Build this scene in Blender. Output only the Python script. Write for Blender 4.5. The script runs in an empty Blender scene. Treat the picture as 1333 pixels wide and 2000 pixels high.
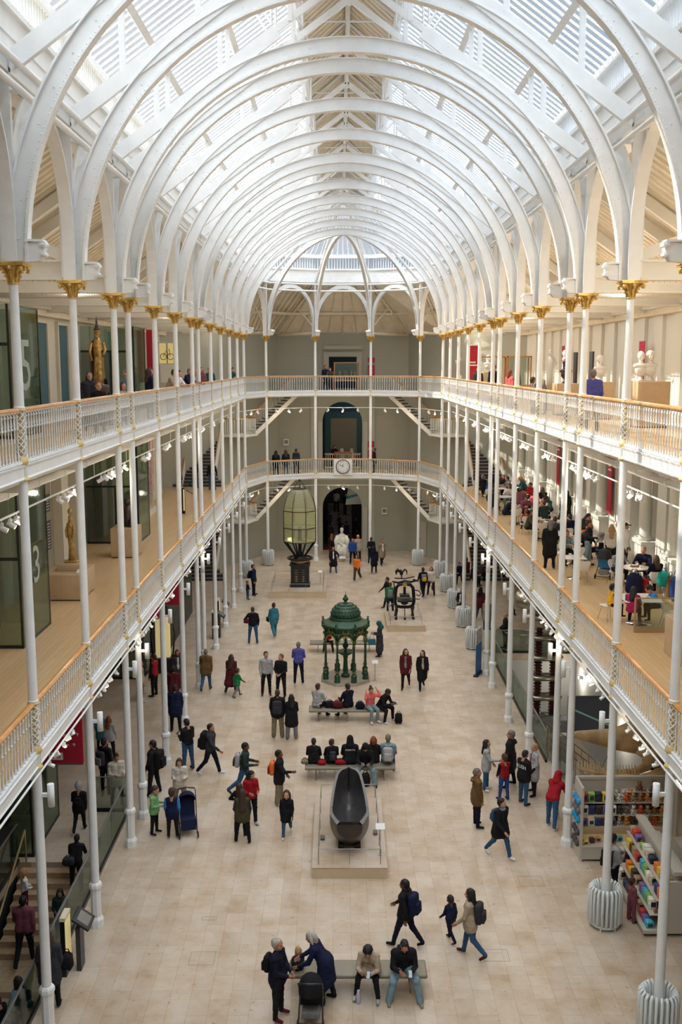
import bpy, bmesh, math, random
import numpy as np
from mathutils import Vector, Matrix, Euler
random.seed(7)
PI = math.pi
SC = bpy.context.scene
COL = SC.collection
# ------------------------------------------------------------------ camera, sky, sun, exposure
cd = bpy.data.cameras.new('camera'); cam = bpy.data.objects.new('camera', cd); COL.objects.link(cam)
cam.location = (-0.28, 0.0, 13.0)
cam.rotation_euler = (math.radians(90 - 8.49), 0, math.radians(-0.133))
cd.sensor_fit = 'VERTICAL'; cd.sensor_height = 36.0; cd.sensor_width = 24.0; cd.lens = 35.0
cd.clip_start = 0.1; cd.clip_end = 400
SC.camera = cam
SC.view_settings.view_transform = 'Standard'; SC.view_settings.look = 'None'
SC.view_settings.gamma = 1.0; SC.view_settings.use_curve_mapping = False
SC.view_settings.exposure = -0.7
SKY_ZENITH = 8.5; SKY_LOW = 0.78; SUN = 11.0
LAMP = {'upper gallery': (55, 85), 'middle gallery': (13, 24), 'roof': (60, 170)}     # watts of the track lamps, left and right side; the roof ones are added
w = bpy.data.worlds.new('sky'); SC.world = w; w.use_nodes = True
nt = w.node_tree; nt.nodes.clear()
out = nt.nodes.new('ShaderNodeOutputWorld'); bg = nt.nodes.new('ShaderNodeBackground')
tc = nt.nodes.new('ShaderNodeTexCoord'); sep = nt.nodes.new('ShaderNodeSeparateXYZ')
ramp = nt.nodes.new('ShaderNodeValToRGB'); mul = nt.nodes.new('ShaderNodeMapRange')
nt.links.new(tc.outputs['Generated'], sep.inputs[0])
nt.links.new(sep.outputs['Z'], ramp.inputs[0])
e = ramp.color_ramp.elements
e[0].position = 0.0; e[0].color = (0.42, 0.58, 0.80, 1)
e[1].position = 1.0; e[1].color = (0.86, 0.93, 1.0, 1)
n = ramp.color_ramp.elements.new(0.35); n.color = (0.34, 0.52, 0.80, 1)
nt.links.new(sep.outputs['Z'], mul.inputs[0])
mul.inputs[1].default_value = 0.38; mul.inputs[2].default_value = 0.85; mul.interpolation_type = 'SMOOTHSTEP'
mul.inputs[3].default_value = SKY_LOW; mul.inputs[4].default_value = SKY_ZENITH
# thin bright cloud on the sun's side of the sky (west, the left of the hall)
mx = nt.nodes.new('ShaderNodeMapRange'); mx.inputs[1].default_value = 0.45; mx.inputs[2].default_value = -0.35
mx.inputs[3].default_value = 0.0; mx.inputs[4].default_value = 1.0
nt.links.new(sep.outputs['X'], mx.inputs[0])
mixc = nt.nodes.new('ShaderNodeMix'); mixc.data_type = 'RGBA'
nt.links.new(mx.outputs[0], mixc.inputs[0]); nt.links.new(ramp.outputs[0], mixc.inputs[6])
mixc.inputs[7].default_value = (0.93, 0.96, 1.0, 1)
# the sky behind the viewpoint (south) is brighter than the sky ahead
bk = nt.nodes.new('ShaderNodeMapRange'); bk.inputs[1].default_value = 0.1; bk.inputs[2].default_value = -0.7; bk.inputs[3].default_value = 1.0; bk.inputs[4].default_value = 2.2
nt.links.new(sep.outputs['Y'], bk.inputs[0]); mm_ = nt.nodes.new('ShaderNodeMath'); mm_.operation = 'MULTIPLY'
nt.links.new(mul.outputs[0], mm_.inputs[0]); nt.links.new(bk.outputs[0], mm_.inputs[1])
nt.links.new(mixc.outputs[2], bg.inputs[0]); nt.links.new(mm_.outputs[0], bg.inputs[1])
nt.links.new(bg.outputs[0], out.inputs[0])
sd = bpy.data.lights.new('sun', 'SUN'); so = bpy.data.objects.new('sun', sd); COL.objects.link(so)
sd.energy = SUN; sd.angle = math.radians(0.6); sd.color = (1.0, 0.90, 0.76)
sdir = Vector((0.76, -0.10, -0.64)).normalized()          # the way the light travels
so.rotation_euler = sdir.to_track_quat('-Z', 'Y').to_euler()
so.location = (-30, 30, 40)

# ------------------------------------------------------------------ helpers
def tag(o, label=None, cat=None, group=None, kind=None):
    if label: o['label'] = label
    if cat: o['category'] = cat
    if group: o['group'] = group
    if kind: o['kind'] = kind
    return o
def empty(name, loc=(0, 0, 0), rz=0.0, label=None, cat=None, group=None, kind=None, parent=None):
    o = bpy.data.objects.new(name, None); COL.objects.link(o)
    o.empty_display_size = 0.1
    o.location = loc; o.rotation_euler = (0, 0, rz)
    if parent: o.parent = parent
    return tag(o, label, cat, group, kind)
def link(name, me, parent=None, loc=None, rot=None):
    o = bpy.data.objects.new(name, me); COL.objects.link(o)
    if parent: o.parent = parent
    if loc is not None: o.location = loc
    if rot is not None: o.rotation_euler = rot
    return o
def copy_tree(o, parent=None):
    c = o.copy(); COL.objects.link(c); c.parent = parent
    for ch in list(KIDS.get(o.name, [])) or list(o.children):
        copy_tree(ch, c)
    return c
KIDS = {}
class MB:
    def __init__(s): s.v = []; s.f = []; s.m = []; s.sm = []; s.cm = 0; s.T = None
    def add(s, vs, fs, smooth=False):
        o = len(s.v)
        if s.T is not None: vs = [tuple(s.T @ Vector(v)) for v in vs]
        s.v += [tuple(v) for v in vs]
        for f in fs: s.f.append(tuple(i + o for i in f)); s.m.append(s.cm); s.sm.append(smooth)
        return s
    def box(s, x0, x1, y0, y1, z0, z1, M=None):
        vs = [(x, y, z) for z in (z0, z1) for y in (y0, y1) for x in (x0, x1)]
        if M is not None: vs = [tuple(M @ Vector(v)) for v in vs]
        return s.add(vs, [(0, 2, 3, 1), (4, 5, 7, 6), (0, 1, 5, 4), (2, 6, 7, 3), (0, 4, 6, 2), (1, 3, 7, 5)])
    def cbox(s, c, sz, rot=(0, 0, 0)):
        M = Matrix.Translation(c) @ Euler(rot).to_matrix().to_4x4()
        a, b, d = sz[0] / 2, sz[1] / 2, sz[2] / 2
        return s.box(-a, a, -b, b, -d, d, M)
    def rbox(s, c, sz, r=0.02, rot=(0, 0, 0), n=3):
        """box with rounded vertical edges and softened top and bottom"""
        M = Matrix.Translation(c) @ Euler(rot).to_matrix().to_4x4()
        a, b, d = sz[0] / 2, sz[1] / 2, sz[2] / 2; r = min(r, a * .95, b * .95, d * .95)
        rings = []
        for k in range(n + 1):
            t = k / n * PI / 2; rings.append((-d + r - r * math.cos(t), r - r * math.sin(t)))
        for k in range(n + 1):
            t = k / n * PI / 2; rings.append((d - r + r * math.sin(t), r - r * math.cos(t)))
        vs = []; N = 4 * (n + 1)
        for z, ins in rings:
            for q, (sx, sy) in enumerate(((1, 1), (-1, 1), (-1, -1), (1, -1))):
                for k in range(n + 1):
                    t = q * PI / 2 + k / n * PI / 2
                    rr = r - ins
                    vs.append(tuple(M @ Vector((sx * (a - r) + rr * math.cos(t), sy * (b - r) + rr * math.sin(t), z))))
        fs = []
        L = len(rings)
        for i in range(L - 1):
            for j in range(N):
                fs.append((i * N + j, i * N + (j + 1) % N, (i + 1) * N + (j + 1) % N, (i + 1) * N + j))
        fs.append(tuple(reversed(range(N)))); fs.append(tuple((L - 1) * N + j for j in range(N)))
        return s.add(vs, fs, True)
    def cyl(s, p0, p1, r0, r1=None, n=12, cap=True, smooth=True, off=0.0):
        r1 = r0 if r1 is None else r1
        p0 = Vector(p0); p1 = Vector(p1); d = (p1 - p0)
        if d.length < 1e-9: return s
        d.normalize(); a = Vector((0, 0, 1)) if abs(d.z) < .9 else Vector((1, 0, 0))
        u = d.cross(a).normalized(); w_ = d.cross(u)
        if abs(d.z) > .9: u, w_ = Vector((1, 0, 0)), Vector((0, 1, 0)) if d.z > 0 else Vector((0, -1, 0))
        vs = []
        for p, r in ((p0, r0), (p1, r1)):
            for k in range(n):
                t = 2 * PI * k / n + off; vs.append(p + r * (math.cos(t) * u + math.sin(t) * w_))
        fs = [(k, (k + 1) % n, n + (k + 1) % n, n + k) for k in range(n)]
        s.add(vs, fs, smooth)
        if cap:
            s.add(vs, [tuple(reversed(range(n))), tuple(range(n, 2 * n))])
        return s
    def tube(s, pts, r, n=8, closed=False, smooth=True, sy=1.0):
        pts = [Vector(p) for p in pts]; N = len(pts); vs = []; fs = []
        rs = r if isinstance(r, (list, tuple)) else [r] * N
        prev = None
        for i, p in enumerate(pts):
            a = pts[(i - 1) % N] if (closed or i > 0) else p
            b = pts[(i + 1) % N] if (closed or i < N - 1) else p
            d = (b - a).normalized()
            if prev is None:
                h = Vector((0, 0, 1)) if abs(d.z) < .95 else Vector((1, 0, 0)); u = d.cross(h).normalized()
            else:
                u = (prev - d * prev.dot(d)).normalized()
            prev = u; w_ = d.cross(u)
            for k in range(n):
                t = 2 * PI * k / n; vs.append(p + rs[i] * (math.cos(t) * u + sy * math.sin(t) * w_))
        M = N if closed else N - 1
        for i in range(M):
            j = (i + 1) % N
            for k in range(n): fs.append((i * n + k, i * n + (k + 1) % n, j * n + (k + 1) % n, j * n + k))
        if not closed: fs += [tuple(reversed(range(n))), tuple((N - 1) * n + k for k in range(n))]
        return s.add(vs, fs, smooth)
    def lathe(s, prof, n=16, c=(0, 0, 0), smooth=True, sx=1.0, sy=1.0, off=0.0):
        vs = []; fs = []; P = len(prof)
        for r, z in prof:
            for k in range(n):
                t = 2 * PI * k / n + off; vs.append((c[0] + sx * r * math.cos(t), c[1] + sy * r * math.sin(t), c[2] + z))
        for i in range(P - 1):
            for k in range(n): fs.append((i * n + k, i * n + (k + 1) % n, (i + 1) * n + (k + 1) % n, (i + 1) * n + k))
        fs += [tuple(reversed(range(n))), tuple((P - 1) * n + k for k in range(n))]
        return s.add(vs, fs, smooth)
    def ball(s, c, r, n=10, m=6, sc=(1, 1, 1), M=None):
        vs = [Vector((0, 0, -1))]; fs = []
        for i in range(1, m):
            t = PI * i / m - PI / 2
            for k in range(n): a = 2 * PI * k / n; vs.append(Vector((math.cos(t) * math.cos(a), math.cos(t) * math.sin(a), math.sin(t))))
        vs.append(Vector((0, 0, 1)))
        for k in range(n): fs.append((0, 1 + (k + 1) % n, 1 + k)); fs.append((len(vs) - 1, 1 + (m - 2) * n + k, 1 + (m - 2) * n + (k + 1) % n))
        for i in range(m - 2):
            for k in range(n): fs.append((1 + i * n + k, 1 + i * n + (k + 1) % n, 1 + (i + 1) * n + (k + 1) % n, 1 + (i + 1) * n + k))
        c = Vector(c)
        if M is None: vs = [Vector((v.x * r * sc[0], v.y * r * sc[1], v.z * r * sc[2])) + c for v in vs]
        else: vs = [M @ Vector((v.x * r * sc[0], v.y * r * sc[1], v.z * r * sc[2])) + c for v in vs]
        return s.add(vs, fs, True)
    def prism(s, poly, h0, h1, ax='z'):
        """polygon extruded along an axis; for ax y poly is (x,z), for x poly is (y,z)"""
        n = len(poly)
        def P(a, b, h): return {'z': (a, b, h), 'y': (a, h, b), 'x': (h, a, b)}[ax]
        vs = [P(a, b, h0) for a, b in poly] + [P(a, b, h1) for a, b in poly]
        fs = [(k, (k + 1) % n, n + (k + 1) % n, n + k) for k in range(n)]
        fs += [tuple(reversed(range(n))), tuple(range(n, 2 * n))]
        return s.add(vs, fs)
    def strip(s, a, b, h0, h1, ax='y', closed=False):
        """solid between two matching polylines a and b, extruded along an axis"""
        n = len(a)
        def P(q, h): return {'z': (q[0], q[1], h), 'y': (q[0], h, q[1]), 'x': (h, q[0], q[1])}[ax]
        vs = [P(q, h0) for q in a] + [P(q, h0) for q in b] + [P(q, h1) for q in a] + [P(q, h1) for q in b]
        fs = []
        for i in range(n if closed else n - 1):
            j = (i + 1) % n
            fs += [(i, j, n + j, n + i), (2 * n + i, 3 * n + i, 3 * n + j, 2 * n + j), (i, 2 * n + i, 2 * n + j, j), (n + i, n + j, 3 * n + j, 3 * n + i)]
        if not closed: fs += [(0, n, 3 * n, 2 * n), (n - 1, 3 * n - 1, 4 * n - 1, 2 * n - 1)]
        return s.add(vs, fs)
    def mesh(s, name, mats):
        me = bpy.data.meshes.new(name); me.from_pydata(s.v, [], s.f)
        if not isinstance(mats, (list, tuple)): mats = [mats]
        for m in mats: me.materials.append(m)
        me.polygons.foreach_set('material_index', s.m); me.polygons.foreach_set('use_smooth', s.sm)
        bm = bmesh.new(); bm.from_mesh(me); bmesh.ops.recalc_face_normals(bm, faces=bm.faces); bm.to_mesh(me); bm.free()
        return me
    def build(s, name, mats, parent=None, loc=None, rot=None):
        return link(name, s.mesh(name, mats), parent, loc, rot)
def struct(name, mb, mat):
    o = mb.build(name, mat); o['kind'] = 'structure'; return o

# ------------------------------------------------------------------ materials
MATS = {}
def mat(name, col, rough=0.6, metal=0.0, noise=0.0, nscale=6.0, bump=0.0, bscale=40.0, emit=None, estr=0.0, spec=0.5, col2=None, cloth=False):
    if name in MATS: return MATS[name]
    m = bpy.data.materials.new(name); m.use_nodes = True; t = m.node_tree; b = t.nodes['Principled BSDF']
    b.inputs['Base Color'].default_value = (*col, 1); b.inputs['Roughness'].default_value = rough
    b.inputs['Metallic'].default_value = metal; b.inputs['Specular IOR Level'].default_value = spec
    if emit: b.inputs['Emission Color'].default_value = (*emit, 1); b.inputs['Emission Strength'].default_value = estr
    if noise or col2:
        tcn = t.nodes.new('ShaderNodeTexCoord'); nz = t.nodes.new('ShaderNodeTexNoise'); nz.inputs['Scale'].default_value = nscale
        nz.inputs['Detail'].default_value = 3
        t.links.new(tcn.outputs['Object'], nz.inputs['Vector'])
        r = t.nodes.new('ShaderNodeValToRGB'); t.links.new(nz.outputs[0], r.inputs[0])
        a = col2 or tuple(min(1, c * (1 - noise)) for c in col); c2 = col if col2 else tuple(min(1, c * (1 + noise)) for c in col)
        r.color_ramp.elements[0].color = (*a, 1); r.color_ramp.elements[1].color = (*c2, 1)
        r.color_ramp.elements[0].position = .35; r.color_ramp.elements[1].position = .65
        t.links.new(r.outputs[0], b.inputs['Base Color'])
    if bump:
        tcn = t.nodes.new('ShaderNodeTexCoord'); nz = t.nodes.new('ShaderNodeTexNoise'); nz.inputs['Scale'].default_value = bscale
        t.links.new(tcn.outputs['Object'], nz.inputs['Vector'])
        bp = t.nodes.new('ShaderNodeBump'); bp.inputs['Strength'].default_value = bump; bp.inputs['Distance'].default_value = 0.01
        t.links.new(nz.outputs[0], bp.inputs['Height']); t.links.new(bp.outputs[0], b.inputs['Normal'])
    MATS[name] = m; return m
def cloth(col, name=None):
    key = name or 'cloth_%02x%02x%02x' % tuple(int(min(1, c) ** .4545 * 255) for c in col)
    return mat(key, col, 0.85, noise=0.12, nscale=14, spec=0.2)
def srgb(r, g, b):
    return tuple(((c / 255) / 12.92 if c / 255 <= .04045 else ((c / 255 + .055) / 1.055) ** 2.4) for c in (r, g, b))
WHITE = mat('white_iron_paint', (0.80, 0.80, 0.785), 0.45, noise=0.03, nscale=3)
WHITE2 = mat('cream_timber_paint', (0.74, 0.71, 0.64), 0.6, noise=0.03, nscale=2)
GOLD = mat('gilt_paint', (0.66, 0.44, 0.13), 0.42, 0.35, noise=0.15, nscale=12)
GOLDL = mat('pale_gilt_paint', (0.66, 0.49, 0.20), 0.5, 0.2, noise=0.1, nscale=12)
def wood(name, c1, c2, rough, along='Y', plank=0.14):
    m = bpy.data.materials.new(name); m.use_nodes = True; t = m.node_tree; b = t.nodes['Principled BSDF']
    tcn = t.nodes.new('ShaderNodeTexCoord'); mp = t.nodes.new('ShaderNodeMapping')
    if along == 'Y': mp.inputs['Rotation'].default_value = (0, 0, PI / 2)
    t.links.new(tcn.outputs['Object'], mp.inputs[0])
    br = t.nodes.new('ShaderNodeTexBrick'); br.inputs['Scale'].default_value = 1; br.inputs['Brick Width'].default_value = 1.6
    br.inputs['Row Height'].default_value = plank; br.inputs['Mortar Size'].default_value = .003; br.inputs['Mortar Smooth'].default_value = .1
    br.inputs['Color1'].default_value = (*c1, 1); br.inputs['Color2'].default_value = (*c2, 1)
    br.inputs['Mortar'].default_value = (*[c * .6 for c in c1], 1)
    t.links.new(mp.outputs[0], br.inputs[0]); t.links.new(br.outputs[0], b.inputs['Base Color'])
    b.inputs['Roughness'].default_value = rough; MATS[name] = m; return m
OAK = wood('oak_boards', (0.60, 0.405, 0.205), (0.66, 0.46, 0.25), 0.33)
RAILW = mat('varnished_handrail_wood', (0.58, 0.27, 0.075), 0.3, noise=0.15, nscale=4)
PLINTH = mat('pale_wood_veneer', (0.50, 0.36, 0.22), 0.5, noise=0.06, nscale=3)
PLWOOD = mat('cream_display_board', (0.60, 0.47, 0.31), 0.6, noise=0.04, nscale=3)
def stone_floor():
    m = bpy.data.materials.new('limestone_slabs'); m.use_nodes = True; t = m.node_tree; b = t.nodes['Principled BSDF']
    tcn = t.nodes.new('ShaderNodeTexCoord'); mp = t.nodes.new('ShaderNodeMapping'); mp.inputs['Rotation'].default_value = (0, 0, PI / 2)
    t.links.new(tcn.outputs['Object'], mp.inputs[0])
    br = t.nodes.new('ShaderNodeTexBrick'); br.offset = .37; br.inputs['Scale'].default_value = 1
    br.inputs['Brick Width'].default_value = .82; br.inputs['Row Height'].default_value = .42
    br.inputs['Mortar Size'].default_value = .005; br.inputs['Mortar Smooth'].default_value = .2; br.inputs['Bias'].default_value = -.1
    br.inputs['Color1'].default_value = (.57, .48, .385, 1); br.inputs['Color2'].default_value = (.49, .395, .30, 1)
    br.inputs['Mortar'].default_value = (.40, .31, .22, 1)
    t.links.new(mp.outputs[0], br.inputs[0])
    nz = t.nodes.new('ShaderNodeTexNoise'); nz.inputs['Scale'].default_value = 1.3; nz.inputs['Detail'].default_value = 6; nz.inputs['Roughness'].default_value = .65
    t.links.new(tcn.outputs['Object'], nz.inputs[0])
    r = t.nodes.new('ShaderNodeValToRGB'); r.color_ramp.elements[0].position = .33; r.color_ramp.elements[0].color = (.80, .70, .58, 1)
    r.color_ramp.elements[1].position = .6; r.color_ramp.elements[1].color = (1, 1, 1, 1); t.links.new(nz.outputs[0], r.inputs[0])
    mx_ = t.nodes.new('ShaderNodeMix'); mx_.data_type = 'RGBA'; mx_.blend_type = 'MULTIPLY'; mx_.inputs[0].default_value = 1
    t.links.new(br.outputs[0], mx_.inputs[6]); t.links.new(r.outputs[0], mx_.inputs[7])
    nz2 = t.nodes.new('ShaderNodeTexNoise'); nz2.inputs['Scale'].default_value = 7; nz2.inputs['Detail'].default_value = 3; t.links.new(tcn.outputs['Object'], nz2.inputs[0])
    r2 = t.nodes.new('ShaderNodeValToRGB'); r2.color_ramp.elements[0].position = .25; r2.color_ramp.elements[0].color = (.62, .45, .33, 1)
    r2.color_ramp.elements[1].position = .34; r2.color_ramp.elements[1].color = (1, 1, 1, 1); t.links.new(nz2.outputs[0], r2.inputs[0])
    mx2 = t.nodes.new('ShaderNodeMix'); mx2.data_type = 'RGBA'; mx2.blend_type = 'MULTIPLY'; mx2.inputs[0].default_value = .8
    t.links.new(mx_.outputs[2], mx2.inputs[6]); t.links.new(r2.outputs[0], mx2.inputs[7])
    t.links.new(mx2.outputs[2], b.inputs['Base Color']); b.inputs['Roughness'].default_value = .32
    b.inputs['Specular IOR Level'].default_value = .4
    MATS['limestone'] = m; return m
STONE = stone_floor()
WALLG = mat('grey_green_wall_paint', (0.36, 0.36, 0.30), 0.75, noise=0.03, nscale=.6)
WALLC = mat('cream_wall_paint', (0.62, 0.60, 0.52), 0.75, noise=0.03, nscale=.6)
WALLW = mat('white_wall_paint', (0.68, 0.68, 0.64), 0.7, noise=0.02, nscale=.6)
DARK = mat('black_metal', (0.012, 0.012, 0.014), 0.35, 0.3)
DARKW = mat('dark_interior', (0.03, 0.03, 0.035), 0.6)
TEAL = mat('teal_wall', (0.045, 0.12, 0.16), 0.7)
NAVY = mat('navy_wall', (0.02, 0.05, 0.09), 0.7)
BOARD = mat('painted_roof_boards', (0.75, 0.675, 0.54), 0.7, noise=0.05, nscale=2)
GREYP = mat('grey_panel', (0.20, 0.20, 0.20), 0.5)
STEEL = mat('brushed_steel', (0.45, 0.45, 0.44), 0.3, 0.9)
CRIMSON = mat('crimson_banner', srgb(170, 16, 50), 0.7)
WTEXT = mat('white_lettering', (0.8, 0.78, 0.76), 0.6)
def glass(name, tint, gl=0.08, alpha_mix=0.92, frost=0.0):
    m = bpy.data.materials.new(name); m.use_nodes = True; t = m.node_tree; t.nodes.clear()
    o = t.nodes.new('ShaderNodeOutputMaterial'); tr = t.nodes.new('ShaderNodeBsdfTransparent'); tr.inputs[0].default_value = (*tint, 1)
    g = t.nodes.new('ShaderNodeBsdfGlossy'); g.inputs['Roughness'].default_value = .05; g.inputs[0].default_value = (.9, .95, .95, 1)
    mx_ = t.nodes.new('ShaderNodeMixShader')
    fr = t.nodes.new('ShaderNodeFresnel'); fr.inputs[0].default_value = 1.35
    t.links.new(fr.outputs[0], mx_.inputs[0]) if gl is None else mx_.inputs[0].__setattr__('default_value', gl)
    t.links.new(tr.outputs[0], mx_.inputs[1]); t.links.new(g.outputs[0], mx_.inputs[2])
    last = mx_
    if frost:
        df = t.nodes.new('ShaderNodeBsdfTranslucent'); df.inputs[0].default_value = (.9, .95, 1, 1)
        m2 = t.nodes.new('ShaderNodeMixShader'); m2.inputs[0].default_value = frost
        t.links.new(last.outputs[0], m2.inputs[1]); t.links.new(df.outputs[0], m2.inputs[2]); last = m2
    t.links.new(last.outputs[0], o.inputs[0]); MATS[name] = m; return m
RGLASS = glass('roof_glass', (0.93, 0.96, 0.98), 0.03, frost=0.06)
GLASS = glass('clear_glass', (0.82, 0.88, 0.85), 0.07)
GGLASS = glass('green_tinted_glass', (0.66, 0.74, 0.69), 0.16)
# ------------------------------------------------------------------ layout of the hall (metres)
BAY = 3.887; PAIR = 1.70; CX = 5.94; Z2 = 5.73; Z3 = 11.13; ZC = 14.73; WX = 10.6
YS = [12.13, 13.83, 17.72, 21.61, 25.50, 27.20, 31.09, 34.98, 38.87, 40.57, 44.46, 48.35, 52.23, 56.12, 60.0]
YEND = 60.0; YNEAR = -4.0
APSE = [(-CX, 60.0), (-4.88, 63.7), (-1.80, 65.2), (1.80, 65.2), (4.88, 63.7), (CX, 60.0)]
WALLP = [(-WX, 58.2), (-6.35, 65.4), (-4.5, 68.7), (4.5, 68.7), (6.35, 65.4), (WX, 58.2)]
HOLE_L = (-8.75, -6.5, 12.0, 24.6)           # the stair well on the left, x0 x1 y0 y1
HOLE_R = (6.7, 10.4, 29.0, 43.6)             # the well with the accelerator on the right

# floors
def slab(name, poly, z0, z1, m, holes=()):
    bm = bmesh.new(); vs = [bm.verts.new((x, y, z1)) for x, y in poly]; bm.faces.new(vs)
    bmesh.ops.triangulate(bm, faces=bm.faces)
    r = bmesh.ops.extrude_face_region(bm, geom=list(bm.faces)); bmesh.ops.translate(bm, vec=(0, 0, z0 - z1), verts=[g for g in r['geom'] if isinstance(g, bmesh.types.BMVert)])
    bmesh.ops.recalc_face_normals(bm, faces=bm.faces)
    me = bpy.data.meshes.new(name); bm.to_mesh(me); bm.free(); me.materials.append(m)
    o = link(name, me); o['kind'] = 'structure'; return o
f = MB(); T = .3
hl, hr = HOLE_L, HOLE_R
ys = sorted([YNEAR, 71.0, hl[2], hl[3], hr[2], hr[3]]); xs = sorted([-WX, WX, hl[0], hl[1], hr[0], hr[1]])
for i in range(5):
    for j in range(5):
        xm = (xs[j] + xs[j + 1]) / 2; ym = (ys[i] + ys[i + 1]) / 2
        if hl[0] < xm < hl[1] and hl[2] < ym < hl[3]: continue
        if hr[0] < xm < hr[1] and hr[2] < ym < hr[3]: continue
        f.box(xs[j], xs[j + 1], ys[i], ys[i + 1], -T, 0)
struct('floor', f, STONE)
g = MB(); g.box(hl[0] - 3, hl[1] + .1, hl[2] - 4, hl[3] + .1, -4.4, -4.2); g.box(hr[0] - .1, hr[1] + .2, hr[2] - .1, hr[3] + .1, -3.7, -3.5)
struct('floor', g, mat('lower_floor_stone', (0.30, 0.22, 0.15), .5, noise=.1))
g = MB(); g.box(hr[0] - .2, hr[0], hr[2], hr[3], -3.5, -.301); g.box(hr[1], hr[1] + .2, hr[2], hr[3], -3.5, -.301)
g.box(hr[0] - .2, hr[1] + .2, hr[3], hr[3] + .2, -3.5, -.301); g.box(hr[0] - .2, hr[1] + .2, hr[2] - .2, hr[2], -3.5, -.301)
g.box(hl[1], hl[1] + .2, hl[2] - 2, hl[3], -4.2, -.301); g.box(hl[0] - .2, hl[1] + .2, hl[3], hl[3] + .2, -4.2, -.3)
struct('wall_well', g, mat('well_wall', (.46, .46, .43), .6))

decks = []
for lv, z in ((2, Z2), (3, Z3)):
    for sx in (-1, 1):
        d = MB(); d.box(*sorted((sx * CX, sx * WX)), YNEAR, 60.0, z - .12, z); struct('floor', d, OAK)
        d = MB(); d.box(*sorted((sx * (CX + .02), sx * WX)), YNEAR, 60.0, z - .26, z - .124)
        for y in YS: d.box(*sorted((sx * CX, sx * WX)), y - .07, y + .07, z - .42, z - .26)
        struct('ceiling', d, WHITE2)
    ia = [(-CX, 60.0), (-5.41, 61.85), (-4.88, 63.7), (-1.8, 65.2), (1.8, 65.2), (4.88, 63.7), (5.41, 61.85), (CX, 60.0)]
    ob = [(-6.9, 60.0), (-6.9, 64.4), (-6.35, 65.4), (-4.5, 68.7), (4.5, 68.7), (6.35, 65.4), (6.9, 64.4), (6.9, 60.0)]
    d = MB(); d.strip(ia, ob, z - .12, z, 'z'); struct('floor', d, OAK)
    d = MB(); d.strip(ia, ob, z - .26, z - .125, 'z'); struct('ceiling', d, WHITE2)

# walls
def wallseg(name, a, b, z0, z1, m, t=.3, holes=()):
    """upright wall from a to b with openings given as (s0, s1, z0, z1, arch_rise)"""
    a = Vector((a[0], a[1], 0)); b = Vector((b[0], b[1], 0)); L = (b - a).length; d = (b - a) / L; nrm = Vector((-d.y, d.x, 0))
    M = Matrix(((d.x, nrm.x, 0, a.x), (d.y, nrm.y, 0, a.y), (0, 0, 1, 0), (0, 0, 0, 1)))
    mb = MB(); mb.T = M
    cuts = sorted(set([0, L] + [h[0] for h in holes] + [h[1] for h in holes]))
    for s0, s1 in zip(cuts, cuts[1:]):
        zz = [z0]
        for h in sorted([h for h in holes if h[0] <= s0 + 1e-6 and h[1] >= s1 - 1e-6], key=lambda h: h[2]):
            zz += [h[2], h[3]]
            if h[4] and abs(s0 - h[0]) < 1e-6:
                zs = h[3] - h[4]; c = (h[0] + h[1]) / 2; R = (h[1] - h[0]) / 2; N = 14
                aa = [(c - R * math.cos(PI * k / N), zs + h[4] * math.sin(PI * k / N)) for k in range(N + 1)]
                mb.strip(aa, [(q[0], h[3]) for q in aa], 0, t, 'y')
        zz.append(z1)
        for k in range(0, len(zz), 2):
            if zz[k + 1] - zz[k] > .001: mb.box(s0, s1, 0, t, zz[k], zz[k + 1])
    return struct(name, mb, m)
ZT = 15.2
# far wall with the archways
H0 = [(3.10, 5.83, 0.0, 4.47, 1.36), (3.10, 5.83, Z2, 10.39, 1.36), (3.55, 5.45, Z3, 13.45, 0)]
wallseg('wall_back', WALLP[2], WALLP[3], 0, ZT, WALLG, .3, H0)
for a, b in ((WALLP[1], WALLP[2]), (WALLP[3], WALLP[4]), (WALLP[0], WALLP[1]), (WALLP[4], WALLP[5])): wallseg('wall_back', a, b, 0, ZT, WALLG)
# rooms glimpsed through the archways
for z0, z1, m in ((0, 5.4, DARKW), (Z2, 10.8, TEAL), (Z3, 14.6, NAVY)):
    r = MB(); r.box(-3.4, -3.2, 69.02, 77, z0, z1); r.box(3.2, 3.4, 69.02, 77, z0, z1); r.box(-3.4, 3.4, 77, 77.2, z0, z1); r.box(-3.4, 3.4, 69.02, 77.2, z1, z1 + .2)
    struct('wall_room', r, m)
    r = MB(); r.box(-3.4, 3.4, 69.0, 77.2, z0 - .2, z0 + .003); struct('floor', r, mat('red_stone_floor', (.14, .05, .035), .3) if z0 == 0 else OAK)
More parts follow.
